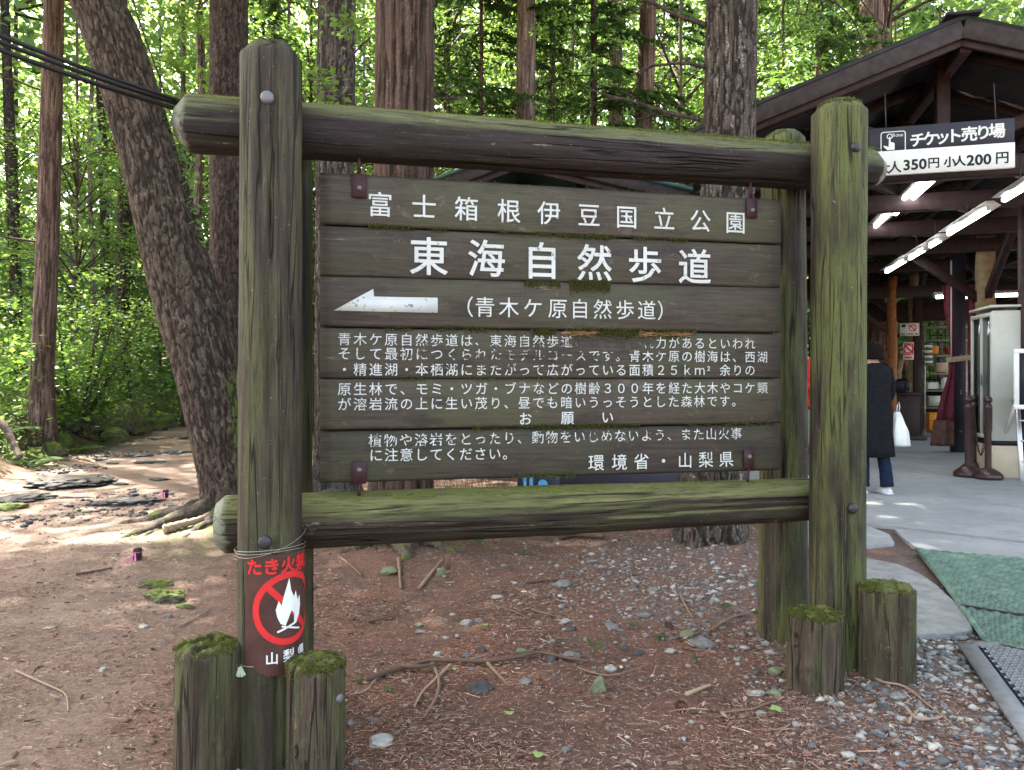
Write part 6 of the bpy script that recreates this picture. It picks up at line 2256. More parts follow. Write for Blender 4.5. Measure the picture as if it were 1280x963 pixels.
# ridge cap
bm_('ridge_cap', (0, -.15, RZ + .008), (0, rEnd, RZ + .008), .30, .03, M['roofmetal'])
for k in range(14):
    r_ = .35 + k * 1.06
    for s0, s1 in ((sL, 0), (0, sR)):
        bm_('rafter', (s0 * .99, r_, rz_(s0) - .12), (s1 * .99, r_, rz_(s1) - .12), .06, .12, M['darkwood'], bv=0)
for s_ in (-2.3, -1.15, 0.05, 1.2, 2.9, 3.9, 5.0):
    bm_('purlin', (s_, -.02, rz_(s_) - .24), (s_, rEnd, rz_(s_) - .24), .10, .12, M['darkwood'])
# ceiling boards, seen from below
for k in range(34):
    r_ = .02 + k * .44
    pass
# tie beams
for r_ in (0.55, 2.05, 3.75, 5.4, 7.5, 10.6):
    bm_('tie_beam', (-2.35, r_, 3.32), (5.5, r_, 3.32), .12, .20, M['darkwood'])
    bm_('king_post', (0.0, r_, 3.42), (0.0, r_, 4.36), .12, .12, M['darkwood'], up=(0, 1, 0))
    for q in (-1, 1):
        bm_('strut', (q * .06, r_, 3.45), (q * 1.15, r_, rz_(1.15) - .22), .09, .12, M['darkwood'])
# log purlin carrying the row of lights
g = Geo(); g.tube([(1.95, r_, 3.62 + .01 * math.sin(r_)) for r_ in np.linspace(-.1, 14.5, 24)], .15, 16, True, .4, .02)
g.build('log_purlin', simple('dark_stained_log', (0.06, 0.036, 0.032), .5, 0, .3, 8), TB, True)
# columns
def column(px, Yc, r, mat, z1, nm='log_column'):
    w_ = Vector(((px - 640) / F * Yc, Yc, Fb.z))
    d = w_ - Fb
    s_, q_ = d.dot(Bv), d.dot(Bu)
    g = Geo(); n = 20
    g.tube([(0.01 * math.sin(k * .7), 0, z1 * k / n) for k in range(n + 1)], [r * (1.06 - .1 * k / n + .02 * math.sin(k * 1.9)) for k in range(n + 1)], 18, True, .5, .015)
    o = g.build(nm, mat, TB, True); o.location = (s_, q_, 0)
    return s_, q_
sA, rA = column(1232, 12.1, .14, M['logwood'], 3.52)
sB, rB = column(1142, 16.6, .10, M['logwood'], 3.52)
sC, rC = column(1115, 15.4, .09, M['orangewood'], 3.3)
column(1040, 13.0, .11, M['darkwood'], 3.3)
# braces
def brace(s0, r0_, z0, s1, r1_, z1, wd=.12, ht=.12, mt='darkwood'):
    bm_('brace', (s0, r0_, z0), (s1, r1_, z1), wd, ht, M[mt])
brace(sA, rA, 2.42, sA - 1.15, rA, 3.30, .10, .13)
brace(sA, rA, 2.45, sA, rA - 1.2, 3.45, .10, .12)
brace(sA, rA, 2.55, sA, rA + .9, 3.45, .10, .10)
brace(sB, rB, 2.30, sB - 1.1, rB, 3.25, .10, .12)
brace(sB, rB, 2.55, sB, rB - .9, 3.45, .10, .10)
brace(sC, rC, 2.15, sC - .95, rC, 2.85, .10, .10)
bm_('cross_beam', (sC - 2.2, rC, 2.98), (sC + 3, rC, 2.98), .12, .22, M['darkwood'])
bm_('cross_beam', (0.6, rB + .6, 2.75), (6, rB + .6, 2.75), .14, .42, M['darkwood'])
# steel post, curtain column
def wl(px, Yc, z=0.0):
    w_ = Vector(((px - 640) / F * Yc, Yc, Fb.z)); d = w_ - Fb
    return Vector((d.dot(Bv), d.dot(Bu), z))
p = wl(1147, 16.0)
bx('steel_post', p + Vector((0, 0, 1.55)), (.15, .15, 3.1), M['darkwood'])
bx('post_foot', p + Vector((0, 0, .012)), (.32, .32, .024), M['darkmetal'])
p = wl(1197, 12.7)
bx('curtain_column', p + Vector((0, 0, 1.75)), (.20, .16, 3.5), M['signdark'])
for z in (1.62, 1.02, .98, .35):
    b_ = bolt(p + Vector((.02, -.082, z)), (0, -1, 0), .018, M['metal'], 'bolt', TB)
# dark wall column on the right edge
p = wl(1279, 9.3)
bx('wall_column', p + Vector((.09, 0, 1.75)), (.26, .12, 3.5), M['darkwood'])
bx('wall_panel', p + Vector((1.6, .1, 1.2)), (2.9, .08, 2.4), M['darkwood'])
# thin white conduit and small timber
bx('conduit', wl(1189, 12.4, 2.35), (.018, .018, 1.6), M['white'], bv=0)

# lamps
def tube_lamp(c, length, rot, label, group='fluorescent lamps under the ticket roof', twin=False):
    """a lamp hung under the roof: white batten, shade and glowing tube"""
    w_ = Fb + Bv * c[0] + Bu * c[1] + Vector((0, 0, c[2]))
    T = empty('fluorescent_lamp', w_, BROT + rot, label, 'lamp', group)
    g = Geo()
    v = []
    for y in (-length / 2, length / 2):
        v += [(-.11, y, .02), (-.04, y, .075), (.04, y, .075), (.11, y, .02)]
    g.add(v, [(0, 1, 5, 4), (1, 2, 6, 5), (2, 3, 7, 6), (0, 4, 7, 3), (0, 3, 2, 1), (4, 5, 6, 7)])
    g.build('shade', M['lampwhite'], T)
    for x in ((-.05, .05) if twin else (0,)):
        g = Geo(); g.tube([(x, -length / 2 + .04, -.01), (x, length / 2 - .04, -.01)], .027, 10)
        g.build('tube', M['tubelight'], T, True)
    for y in (-length / 2 + .02, length / 2 - .02):
        g = Geo(); g.box((0, y, 0), (.10 if twin else .05, .03, .05)); g.build('socket', M['lampwhite'], T)
    g = Geo(); g.tube([(0, 0, .06), (0, 0, .30)], .006, 6); g.build('hanger', M['darkmetal'], T)
    return T


def lamp_px(pa, pb, z, label, twin=False, rot0=None):
    """ends seen at two pixels on the level z"""
    a, b = G(pa[0], pa[1], z), G(pb[0], pb[1], z)
    return a, b


def lamp_at(px, py, z, length, label, rot=0.0, twin=False):
    # pixel of the lamp's near end at height z; the lamp runs away along the ridge
    Yl = (z - CZ) * F / (HOR - py)
    w_ = Vector(((px - 640) / F * Yl, Yl, z))
    dirv = Bu if rot == 0.0 else Bv
    c = w_ + dirv * length / 2 - Fb
    return tube_lamp((c.dot(Bv), c.dot(Bu), z - Fb.z), length, rot, label, twin=twin)


lamp_at(1165, 220, 3.60, 1.9, 'long bright fluorescent lamp just below the ticket sign', twin=True)
lamp_at(1111, 267, 3.60, 1.9, 'fluorescent lamp farther back, nearest the right front post')
lamp_at(1299, 222, 3.25, .87, 'fluorescent lamp at the right edge of the picture')
lamp_at(1237, 260, 3.25, 1.45, 'fluorescent lamp in the middle of the long row')
lamp_at(1176, 299, 3.25, .5, 'short looking fluorescent lamp behind the diagonal brace')
lamp_at(1156, 311, 3.25, .82, 'fluorescent lamp next to last in the long row')
lamp_at(1132, 325, 3.25, 1.3, 'last and smallest fluorescent lamp of the long row')
for px, lab in ((1167, 'level fluorescent lamp left of the curtain column'), (1197, 'level fluorescent lamp right of the curtain column'), (1241, 'level fluorescent lamp above the cream cabinet')):
    lamp_at(px, 371 if px < 1240 else 369, 2.90, .42 if px < 1240 else .5, lab, PI / 2 * -1)

# hanging ticket sign
ts0 = wl(1184, 7.17)
sg = empty('ticket_sign', B(-.16, -.16, 3.39), BROT, 'hanging ticket sign, white characters on dark above a white price strip', 'sign')
W_ = 1.24
def sx(px, py):
    """picture point on the sign plane -> local x,z"""
    k = (px - 640) / F
    O = B(-.16, -.16)
    s_ = (k * O.y - O.x) / (Bv.x - k * Bv.y)
    Yd = O.y + Bv.y * s_
    return s_, CZ + (HOR - py) / F * Yd - (Fb.z + 3.39)
xa, zb_ = sx(1086, 223); xb_, zt_ = sx(1268, 208)
zw0 = (sx(1086, 223)[1] + sx(1267, 208)[1]) / 2; zw1 = (sx(1110, 190)[1] + sx(1266, 178)[1]) / 2
zd1 = (sx(1095, 161)[1] + sx(1262, 149)[1]) / 2
bx('price_board', ((xa + xb_) / 2, 0, (zw0 + zw1) / 2), (xb_ - xa, .03, zw1 - zw0), M['signwhite'], sg, bv=.002)
bx('title_board', ((xa + xb_) / 2, 0.004, (zw1 + zd1) / 2 + .002), (xb_ - xa - .004, .03, zd1 - zw1), M['signdark'], sg, bv=.002)
def sign_text(s, pxs, y0, y1, szpx, mat, off, parent=sg, nm='lettering', yy=-.0175):
    items = []
    for ch, px in zip(s, pxs):
        y = y0 + (y1 - y0) * (px - pxs[0]) / (pxs[-1] - pxs[0])
        x, z = sx(px, y)
        if ch.isascii(): x -= 0.0; x += szpx / F * 7.2 * 0.22
        items.append((ch, x, z, szpx / F * 7.2))
    g = put_text(items, off)
    o = g.build(nm, mat, parent); o.location = (0, yy, 0)
    return o
sign_text('チケット売り場', [1146.5, 1163, 1177.5, 1192.5, 1211, 1228.5, 1245.5], 175.5, 164, 18.5, M['signwhite'], .026, yy=-.0135)
sign_text('大人', [1104, 1118], 211, 209.5, 15.5, M['black'], .02)
sign_text('350', [1133.5, 1143.5, 1153.5], 206.5, 205, 17.5, M['black'], .03)
sign_text('円', [1166.5, 1168], 204, 204, 14, M['black'], .02)
sign_text('小人', [1186.5, 1199], 203, 201.8, 13.5, M['black'], .03)
sign_text('200', [1213, 1223.5, 1234], 200.5, 199, 17.5, M['black'], .03)
sign_text('円', [1252, 1253], 197.5, 197, 15.5, M['black'], .02)
# pictogram: rounded frame, pointing hand, small word
cx_, cz_ = sx(1116, 178); hw = .108; hh = .098
def rrect(hw, hh, r, n=5):
    out = []
    for (qx, qy, a0) in ((hw - r, hh - r, 0), (-hw + r, hh - r, 90), (-hw + r, -hh + r, 180), (hw - r, -hh + r, 270)):
        for k in range(n + 1):
            a = R(a0 + 90 * k / n); out.append((qx + r * math.cos(a), qy + r * math.sin(a)))
    return out
o1_, i1_ = rrect(hw, hh, .025), rrect(hw - .008, hh - .008, .019)
V = [(cx_ + x, 0, cz_ + z) for x, z in o1_] + [(cx_ + x, 0, cz_ + z) for x, z in i1_]
n = len(o1_)
g = Geo().add(V, [(k, (k + 1) % n, n + (k + 1) % n, n + k) for k in range(n)])
hand = [(-.030, .048), (-.018, .048), (-.016, .0), (.012, -.008), (.018, -.02), (.018, -.075), (-.045, -.075), (-.075, -.045), (-.078, -.03), (-.06, -.035), (-.034, -.045)]
g.add([(cx_ - .005 + x, 0, cz_ + z) for x, z in hand], [(0, 10, 1), (1, 10, 2), (2, 10, 3), (3, 10, 4), (4, 10, 5), (5, 10, 6), (6, 10, 7), (7, 10, 9), (7, 9, 8)][0:9])
V = []
for k in range(20):
    a = 2 * PI * k / 20
    V += [(cx_ - .029 + .026 * math.cos(a), 0, cz_ + .052 + .026 * math.sin(a)), (cx_ - .029 + .018 * math.cos(a), 0, cz_ + .052 + .018 * math.sin(a))]
g.add(V, [(2 * k, 2 * k + 1, (2 * k + 3) % 40, (2 * k + 2) % 40) for k in range(20)])
o = g.build('pictogram', M['signwhite'], sg); o.location = (0, -.0135, 0)
items = [(ch, cx_ + .012 + k_ , cz_ + .062, .042) for ch, k_ in zip('Ticket', (0.0, .016, .028, .045, .064, .082))]
g = put_text(items, 0); o = g.build('lettering', M['signwhite'], sg); o.location = (0, -.0135, 0)
for x in (xa + .15, xb_ - .15):
    g = Geo(); g.tube([(x, 0, zd1 - .01), (x, .05, zd1 + .35)], .006, 6); g.build('hanger', M['darkmetal'], sg)

# ------------------------------------------------------------------ things under the roof
def wthing(nm, px, Yt, rot, label, cat, z=0.22, group=None):
    return empty(nm, ((px - 640) / F * Yt, Yt, z), rot, label, cat, group)

# cream cabinet with glass sliding doors (doors face left along -x of the building)
p = Vector(((1240 - 640) / F * 9.35, 9.35, .22))
cb = empty('cream_cabinet', p, BROT, 'tall cream cabinet with sliding glass doors standing on a beige base', 'cabinet')
CW, CD, CH = 0.36, 0.78, 2.09
def cbx(n_, c, s_, m_, bv=.003): return bx(n_, c, s_, M[m_], cb, bv=bv)
cbx('side_panel', (CW / 2, .01, .45 + .80), (CW, .02, 1.60), 'cabinet')
cbx('side_panel', (CW / 2, CD - .01, .45 + .80), (CW, .02, 1.60), 'cabinet')
cbx('back_panel', (CW - .01, CD / 2, .45 + .80), (.02, CD - .05, 1.56), 'cabinet')
cbx('top_panel', (CW / 2, CD / 2, CH + .015), (CW + .03, CD + .03, .03), 'cabinet')
cbx('plinth', (CW / 2, CD / 2, .42), (CW - .01, CD - .01, .055), 'black')
cbx('base_box', (CW / 2, CD / 2, .195), (CW, CD, .39), 'beige')
for y in (.035, CD / 2, CD - .035):
    cbx('door_frame', (.008, y, 1.25), (.03, .045, 1.56), 'cabinet')
for z in (.49, 2.01):
    cbx('door_frame', (.006, CD / 2, z), (.028, CD - .04, .05), 'cabinet')
cbx('glass_door', (.020, CD * .27, 1.25), (.006, CD * .44, 1.5), 'glass', 0)
cbx('glass_door', (.028, CD * .73, 1.25), (.006, CD * .44, 1.5), 'glass', 0)
for z in (.85, 1.2, 1.55):
    cbx('shelf', (CW / 2, CD / 2, z), (CW - .07, CD - .06, .02), 'cabinet')
cbx('handle', (-.012, CD / 2 - .05, 1.2), (.012, .015, .14), 'metal', 0)

# stanchions with chain
def stanchion(px, py, label):
    b_ = G(px, py, .22)
    T = empty('chain_stanchion', b_, random.random(), label, 'stanchion', 'brown chain stanchions beside the cabinet')
    g = Geo(); g.lathe([(.0, .0), (.15, .0), (.165, .02), (.16, .055), (.12, .095), (.07, .125), (.04, .135), (.0, .136)], seg=28); g.build('base', M['stanchion'], T, True)
    g = Geo(); g.lathe([(.036, .12), (.036, .84), (.042, .85), (.042, .90), (.028, .91), (.028, .925)], seg=18); g.build('pole', M['stanchion'], T, True)
    g = Geo(); g.lathe([(.0, .905), (.022, .91), (.045, .935), (.050, .955), (.044, .98), (.025, .998), (.0, 1.002)], seg=18); g.build('ball_top', M['stanchion'], T, True)
    return T
a_ = stanchion(1210, 596, 'front left brown chain stanchion with a small white sticker on its base')
b__ = stanchion(1217, 590, 'rear brown chain stanchion half hidden by the front one')
c__ = stanchion(1235, 599, 'right hand brown chain stanchion against the cream cabinet')
g = Geo(); g.box((-.04, -.168, .07), (.03, .004, .02), 0); o = g.build('sticker', M['white'], a_)
def chain(p0, p1, sag, label):
    T = empty('plastic_chain', (p0 + p1) / 2, 0, label, 'chain')
    g = Geo(); n = 26
    pp = [p0.lerp(p1, k / n) - (p0 + p1) / 2 - Vector((0, 0, sag * 4 * (k / n) * (1 - k / n))) for k in range(n + 1)]
    for k in range(n):
        c = (pp[k] + pp[k + 1]) / 2; d = (pp[k + 1] - pp[k]); L = d.length * .68; d.normalize()
        s_ = d.cross(Vector((0, 1, .2)) if k % 2 else Vector((1, 0, .3))).normalized()
        g.tube([c + d * L * math.cos(a) + s_ * .014 * math.sin(a) for a in np.linspace(0, 2 * PI, 9)], .0045, 5, False)
    g.build('links', M['stanchion'], T)
pa_, pb_, pc_ = (q.location + Vector((0, 0, .88)) for q in (a_, b__, c__))
chain(pa_, pb_, .50, 'brown chain sagging between the two left stanchions')
chain(pb_, pc_, .62, 'brown chain sagging between the rear and the right stanchion')
chain(pc_ + Vector((.04, 0, 0)), pc_ + Vector((.05, .02, -.30)), .0, 'loose brown chain end hanging on the right stanchion')

# maroon curtain gathered round its column
p = Vector(((1197 - 640) / F * 12.55, 12.55, .22))
ct = empty('maroon_curtain', p, BROT, 'maroon curtain gathered and tied to the dark column with tan tape', 'curtain')
def drape(s0, s1, z0, z1, sgn):
    n, m = 26, 14
    V = []
    for i_ in range(n + 1):
        t = i_ / n; z = z1 + (z0 - z1) * t
        tie = abs(z - 1.55)
        wdt = (.05 + .24 * (1 - math.exp(-(tie / .7) ** 2))) * (1.0 if z < 1.55 else .55)
        for j_ in range(m + 1):
            u = j_ / m
            V.append((sgn * (.10 + wdt * u), -.10 - .05 * math.sin(u * 9 + z * 1.3) * (.3 + wdt) - .05, z))
    g = Geo().add(V, [(i_ * (m + 1) + j_, i_ * (m + 1) + j_ + 1, (i_ + 1) * (m + 1) + j_ + 1, (i_ + 1) * (m + 1) + j_) for i_ in range(n) for j_ in range(m)])
    o = g.build('drape', M['maroon'], ct, True)
    mo = o.modifiers.new('solid', 'SOLIDIFY'); mo.thickness = .012
drape(0, 1, .55, 2.75, -1); drape(0, 1, .35, 2.75, 1)
M['curtainlow'] = simple('brown_curtain_skirt', (0.14, 0.075, 0.06), .9, 0, .3, 12)
g = Geo(); V = []
for i_ in range(7):
    for j_ in range(9):
        u = j_ / 8; z = .55 - .43 * i_ / 6
        V.append((-.10 - u * (.30 + .05 * i_ / 6), -.16 + .035 * math.sin(u * 10), z))
g.add(V, [(i_ * 9 + j_, i_ * 9 + j_ + 1, (i_ + 1) * 9 + j_ + 1, (i_ + 1) * 9 + j_) for i_ in range(6) for j_ in range(8)])
o = g.build('skirt', M['curtainlow'], ct, True); mo = o.modifiers.new('solid', 'SOLIDIFY'); mo.thickness = .01
bx('tape', (-.02, -.17, 1.55), (.40, .03, .085), M['tan'], ct, tilt=Matrix.Rotation(-.12, 3, 'Y'))

# steel shelf rack
rk = wthing('shelf_rack', 1172, 16.2, BROT, 'pale steel shelf rack behind the maroon curtain', 'shelf')
for x in (-.30, .62):
    for y in (-.2, .25):
        bx('upright', (x, y, 1.18), (.035, .035, 2.36), M['shelf'], rk, bv=0)
for z in (.12, .62, .98, 1.34, 1.72, 2.05, 2.33):
    bx('shelf', (.16, .025, z), (.92, .46, .035), M['shelf'], rk, bv=0)
o = wthing('orange_crate', 1167, 16.1, BROT, 'orange crate on the bottom shelf of the rack', 'crate', .22 + .14)
bx('box_body', (-.02, -.03, .19), (.22, .28, .36), M['orange'], o)
bx('rim', (-.02, -.03, .375), (.24, .30, .02), M['orange'], o)
o = wthing('hanging_brochures', 1160.5, 15.85, BROT, 'stack of grey and white brochures hung on the rack', 'brochures', .22 + 1.75)
for k in range(9):
    bx('brochure', (0, -.004 * k, .22 - k * .055), (.15, .015, .045), M['signwhite' if k % 2 else 'greytrouser'], o, bv=0, tilt=Matrix.Rotation(.15, 3, 'X'))
o = wthing('white_box', 1181, 16.0, BROT, 'small white item standing on the middle shelf', 'box', .22 + 1.0)
g = Geo(); g.lathe([(0, 0), (.07, 0), (.08, .05), (.075, .2), (.05, .26), (0, .27)], seg=14); g.build('body', M['white'], o, True)

GD = ['orange and white packet on the upper shelf of the rack', 'brown carton on the middle shelf of the rack', 'small dark tin on the middle shelf of the rack', 'white carton on the shelf under the brochures', 'yellow packet on the lower shelf of the rack', 'grey box on the second lowest shelf of the rack', 'red tin on the upper shelf of the rack', 'pale folded cloth on the shelf above the orange crate']
for k, (x_, z_, w1_, h1_, mt_) in enumerate(((-.10, 1.74, .16, .16, 'orange'), (.05, 1.36, .22, .18, 'tan'), (.28, 1.36, .12, .14, 'signdark'), (-.12, 1.0, .2, .13, 'white'), (.25, .64, .16, .16, 'orange'), (-.1, .64, .22, .2, 'shelf'), (.2, 1.74, .10, .14, 'red'), (.1, 1.0, .2, .08, 'signwhite'))):
    o = wthing('shelf_goods', 1172, 16.2, BROT, GD[k], 'goods')
    o.location += Bv * x_ + Vector((0, 0, z_ + .02))
    bx('carton', (0, -.08, h1_ / 2), (w1_, .16, h1_), M[mt_], o, bv=.004)
    bx('lid', (0, -.08, h1_ + .006), (w1_ + .01, .17, .012), M['signwhite' if k % 2 else 'tan'], o, bv=0)

# counter
o = wthing('dark_counter', 1122, 15.6, BROT, 'dark counter behind the woman in black', 'counter')
bx('body', (.02, 0, .45), (.66, .5, .90), M['darkwood'], o); bx('counter_top', (.02, 0, .93), (.74, .58, .05), M['darkwood'], o); bx('footboard', (.02, -.05, .05), (.86, .7, .08), M['fasciawood'], o)
o = wthing('black_device', 1121, 15.3, BROT, 'black boxy machine standing on the dark counter', 'machine', .22 + .955)
bx('body', (.02, 0, .13), (.28, .22, .24), M['black'], o, bv=.02); bx('head', (.16, -.03, .13), (.14, .16, .20), M['navy'], o, bv=.02)
# railing with bars
o = wthing('dark_railing', 1150, 17.6, BROT, 'dark metal railing with thin upright bars behind the counter', 'railing')
for k in range(26):
    bx('bar', (-.9 + k * .11, 0, .6), (.025, .025, 1.2), M['black'], o, bv=0)
bx('rail', (.5, 0, 1.22), (2.9, .05, .05), M['black'], o, bv=0); bx('rail', (.5, 0, .08), (2.9, .04, .04), M['black'], o, bv=0)
# wire mesh screen behind the shelf
o = wthing('mesh_screen', 1195, 17.2, BROT, 'black wire mesh screen behind the shelf rack', 'screen')
for k in range(12):
    bx('wire', (-.7 + k * .16, 0, 1.7), (.015, .015, 1.6), M['black'], o, bv=0)
for k in range(10):
    bx('wire', (.2, .0, .95 + k * .16), (1.9, .016, .015), M['black'], o, bv=0)
bx('panel', (.2, .05, .5), (1.9, .03, .9), M['darkwood'], o, bv=0)

# notices
def notice(px, Yt, z, w_, h_, label, kind):
    T = empty('notice', ((px - 640) / F * Yt, Yt, z), BROT, label, 'notice')
    bx('sheet', (0, 0, 0), (w_, .01, h_), M['signwhite'], T, bv=0)
    g = Geo(); V = []; r = h_ * .28; cz = h_ * (.12 if kind else .1); cxn = w_ * (.15 if not kind else 0)
    for k in range(24):
        a = 2 * PI * k / 24
        V += [(cxn + r * math.cos(a), 0, cz + r * math.sin(a)), (cxn + r * .72 * math.cos(a), 0, cz + r * .72 * math.sin(a))]
    g.add(V, [(2 * k, 2 * k + 1, (2 * k + 3) % 48, (2 * k + 2) % 48) for k in range(24)])
    d = r * .75; e = r * .12
    g.add([(cxn - d + e, 0, cz + d + e), (cxn - d - e, 0, cz + d - e), (cxn + d - e, 0, cz - d - e), (cxn + d + e, 0, cz - d + e)], [(0, 1, 2, 3)])
    o = g.build('ban_symbol', M['red'], T); o.location = (0, -.0075, 0)
    if kind == 0:
        g = Geo(); x = -w_ * .44
        items = []
        for k, ch in enumerate('NO SMOKING'):
            if ch != ' ': items.append((ch, x + .012 + k * w_ * .088 + .012, -h_ * .36, h_ * .20))
        g = put_text(items, .02); o = g.build('lettering', M['black'], T); o.location = (0, -.0075, 0)
        g = Geo(); g.box((-w_ * .32, -.008, h_ * .28), (w_ * .2, .002, h_ * .2)); g.build('print_block', M['navy'], T)
    else:
        g = Geo()
        for s_ in ((0, h_ * .42, w_ * .8, .02), (-w_ * .4, h_ * .12, .02, h_ * .6), (w_ * .4, h_ * .12, .02, h_ * .6), (0, -h_ * .2, w_ * .8, .02), (0, -h_ * .36, w_ * .7, .03)):
            g.box((s_[0], -.008, s_[1]), (s_[2], .002, s_[3]))
        g.build('border', M['red'], T)
notice(1137, 15.6, CZ + (HOR - 412) / F * 15.6, .36, .26, 'white no smoking notice fixed left of the dark steel post', 0)
notice(1135.5, 15.7, CZ + (HOR - 439) / F * 15.7, .20, .36, 'white notice with a red emblem below the no smoking notice', 1)
# wood carving / pale stump behind counter
g = Geo(); b_ = Vector(((1125 - 640) / F * 18.5, 18.5, .3))
g.tube([(0, 0, 0), (-.06, 0, .8), (-.10, 0, 1.3), (0.0, 0, 1.7), (.16, 0, 1.62), (.22, 0, 1.3), (.26, 0, .8)], [.14, .12, .12, .12, .10, .07, .05], 12, True, .5, .1)
o = g.build('tree_stump', M['logwood'], None, True); o.location = b_; tag(o, 'pale bent broken trunk beyond the railing', 'tree stump')

# white framed board and stepladder on the right edge
fb_ = empty('framed_board', Vector(((1276 - 640) / F * 8.7, 8.7, CZ + (HOR - 474) / F * 8.7)), BROT, 'white framed board hung on the dark column at the right edge', 'frame')
for c, s_ in (((.26, 0, .32), (.66, .03, .05)), ((.26, 0, -.32), (.66, .03, .05)), ((-.045, 0, 0), (.05, .03, .59)), ((.565, 0, 0), (.05, .03, .59))):
    bx('frame_bar', c, s_, M['white'], fb_, bv=.002)
bx('board_face', (.26, .012, 0), (.6, .008, .6), M['signdark'], fb_, bv=0)
sl2 = empty('stepladder', G(1278, 603, .22), BROT + .2, 'aluminium stepladder foot at the right edge', 'ladder')
for x in (0, .42):
    bm_('rail', (x, 0, 0), (x + .09, .25, .95), .05, .022, M['aluminium'], sl2); bm_('rail', (x + .02, .62, 0), (x + .09, .28, .95), .04, .022, M['aluminium'], sl2)
for k in (1, 2, 3):
    bm_('step', (.0 + .09 * k / 4, .25 * k / 4, .95 * k / 4), (.42 + .09 * k / 4, .25 * k / 4, .95 * k / 4), .07, .02, M['aluminium'], sl2)
bm_('step', (.07, .26, .96), (.53, .26, .96), .2, .025, M['aluminium'], sl2)

# ------------------------------------------------------------------ people
def skin_body(parent, verts, edges, radii, root, mat, name='body', sub=2):
    me = bpy.data.meshes.new(name)
    me.from_pydata([tuple(v) for v in verts], edges, [])
    o = bpy.data.objects.new(name, me); COL.objects.link(o); o.parent = parent
    mo = o.modifiers.new('skin', 'SKIN'); mo.use_smooth_shade = True
    for i_, (sv, r) in enumerate(zip(me.skin_vertices[0].data, radii)):
        sv.radius = (r, r) if not hasattr(r, '__len__') else r
        sv.use_root = (i_ == root)
    s_ = o.modifiers.new('sub', 'SUBSURF'); s_.levels = sub; s_.render_levels = sub
    me.materials.append(mat)
    return o


def loft(g, rings, seg=20):
    """rings: (cx, cy, cz, rx, ry)"""
    V = []
    for cx, cy, cz, rx, ry in rings:
        for k in range(seg):
            a = 2 * PI * k / seg
            V.append((cx + rx * math.cos(a), cy + ry * math.sin(a), cz))
    n = len(rings)
    Fq = [(i_ * seg + k, i_ * seg + (k + 1) % seg, (i_ + 1) * seg + (k + 1) % seg, (i_ + 1) * seg + k) for i_ in range(n - 1) for k in range(seg)]
    Fq.append(tuple(range(seg))[::-1]); Fq.append(tuple((n - 1) * seg + k for k in range(seg)))
    g.add(V, Fq)


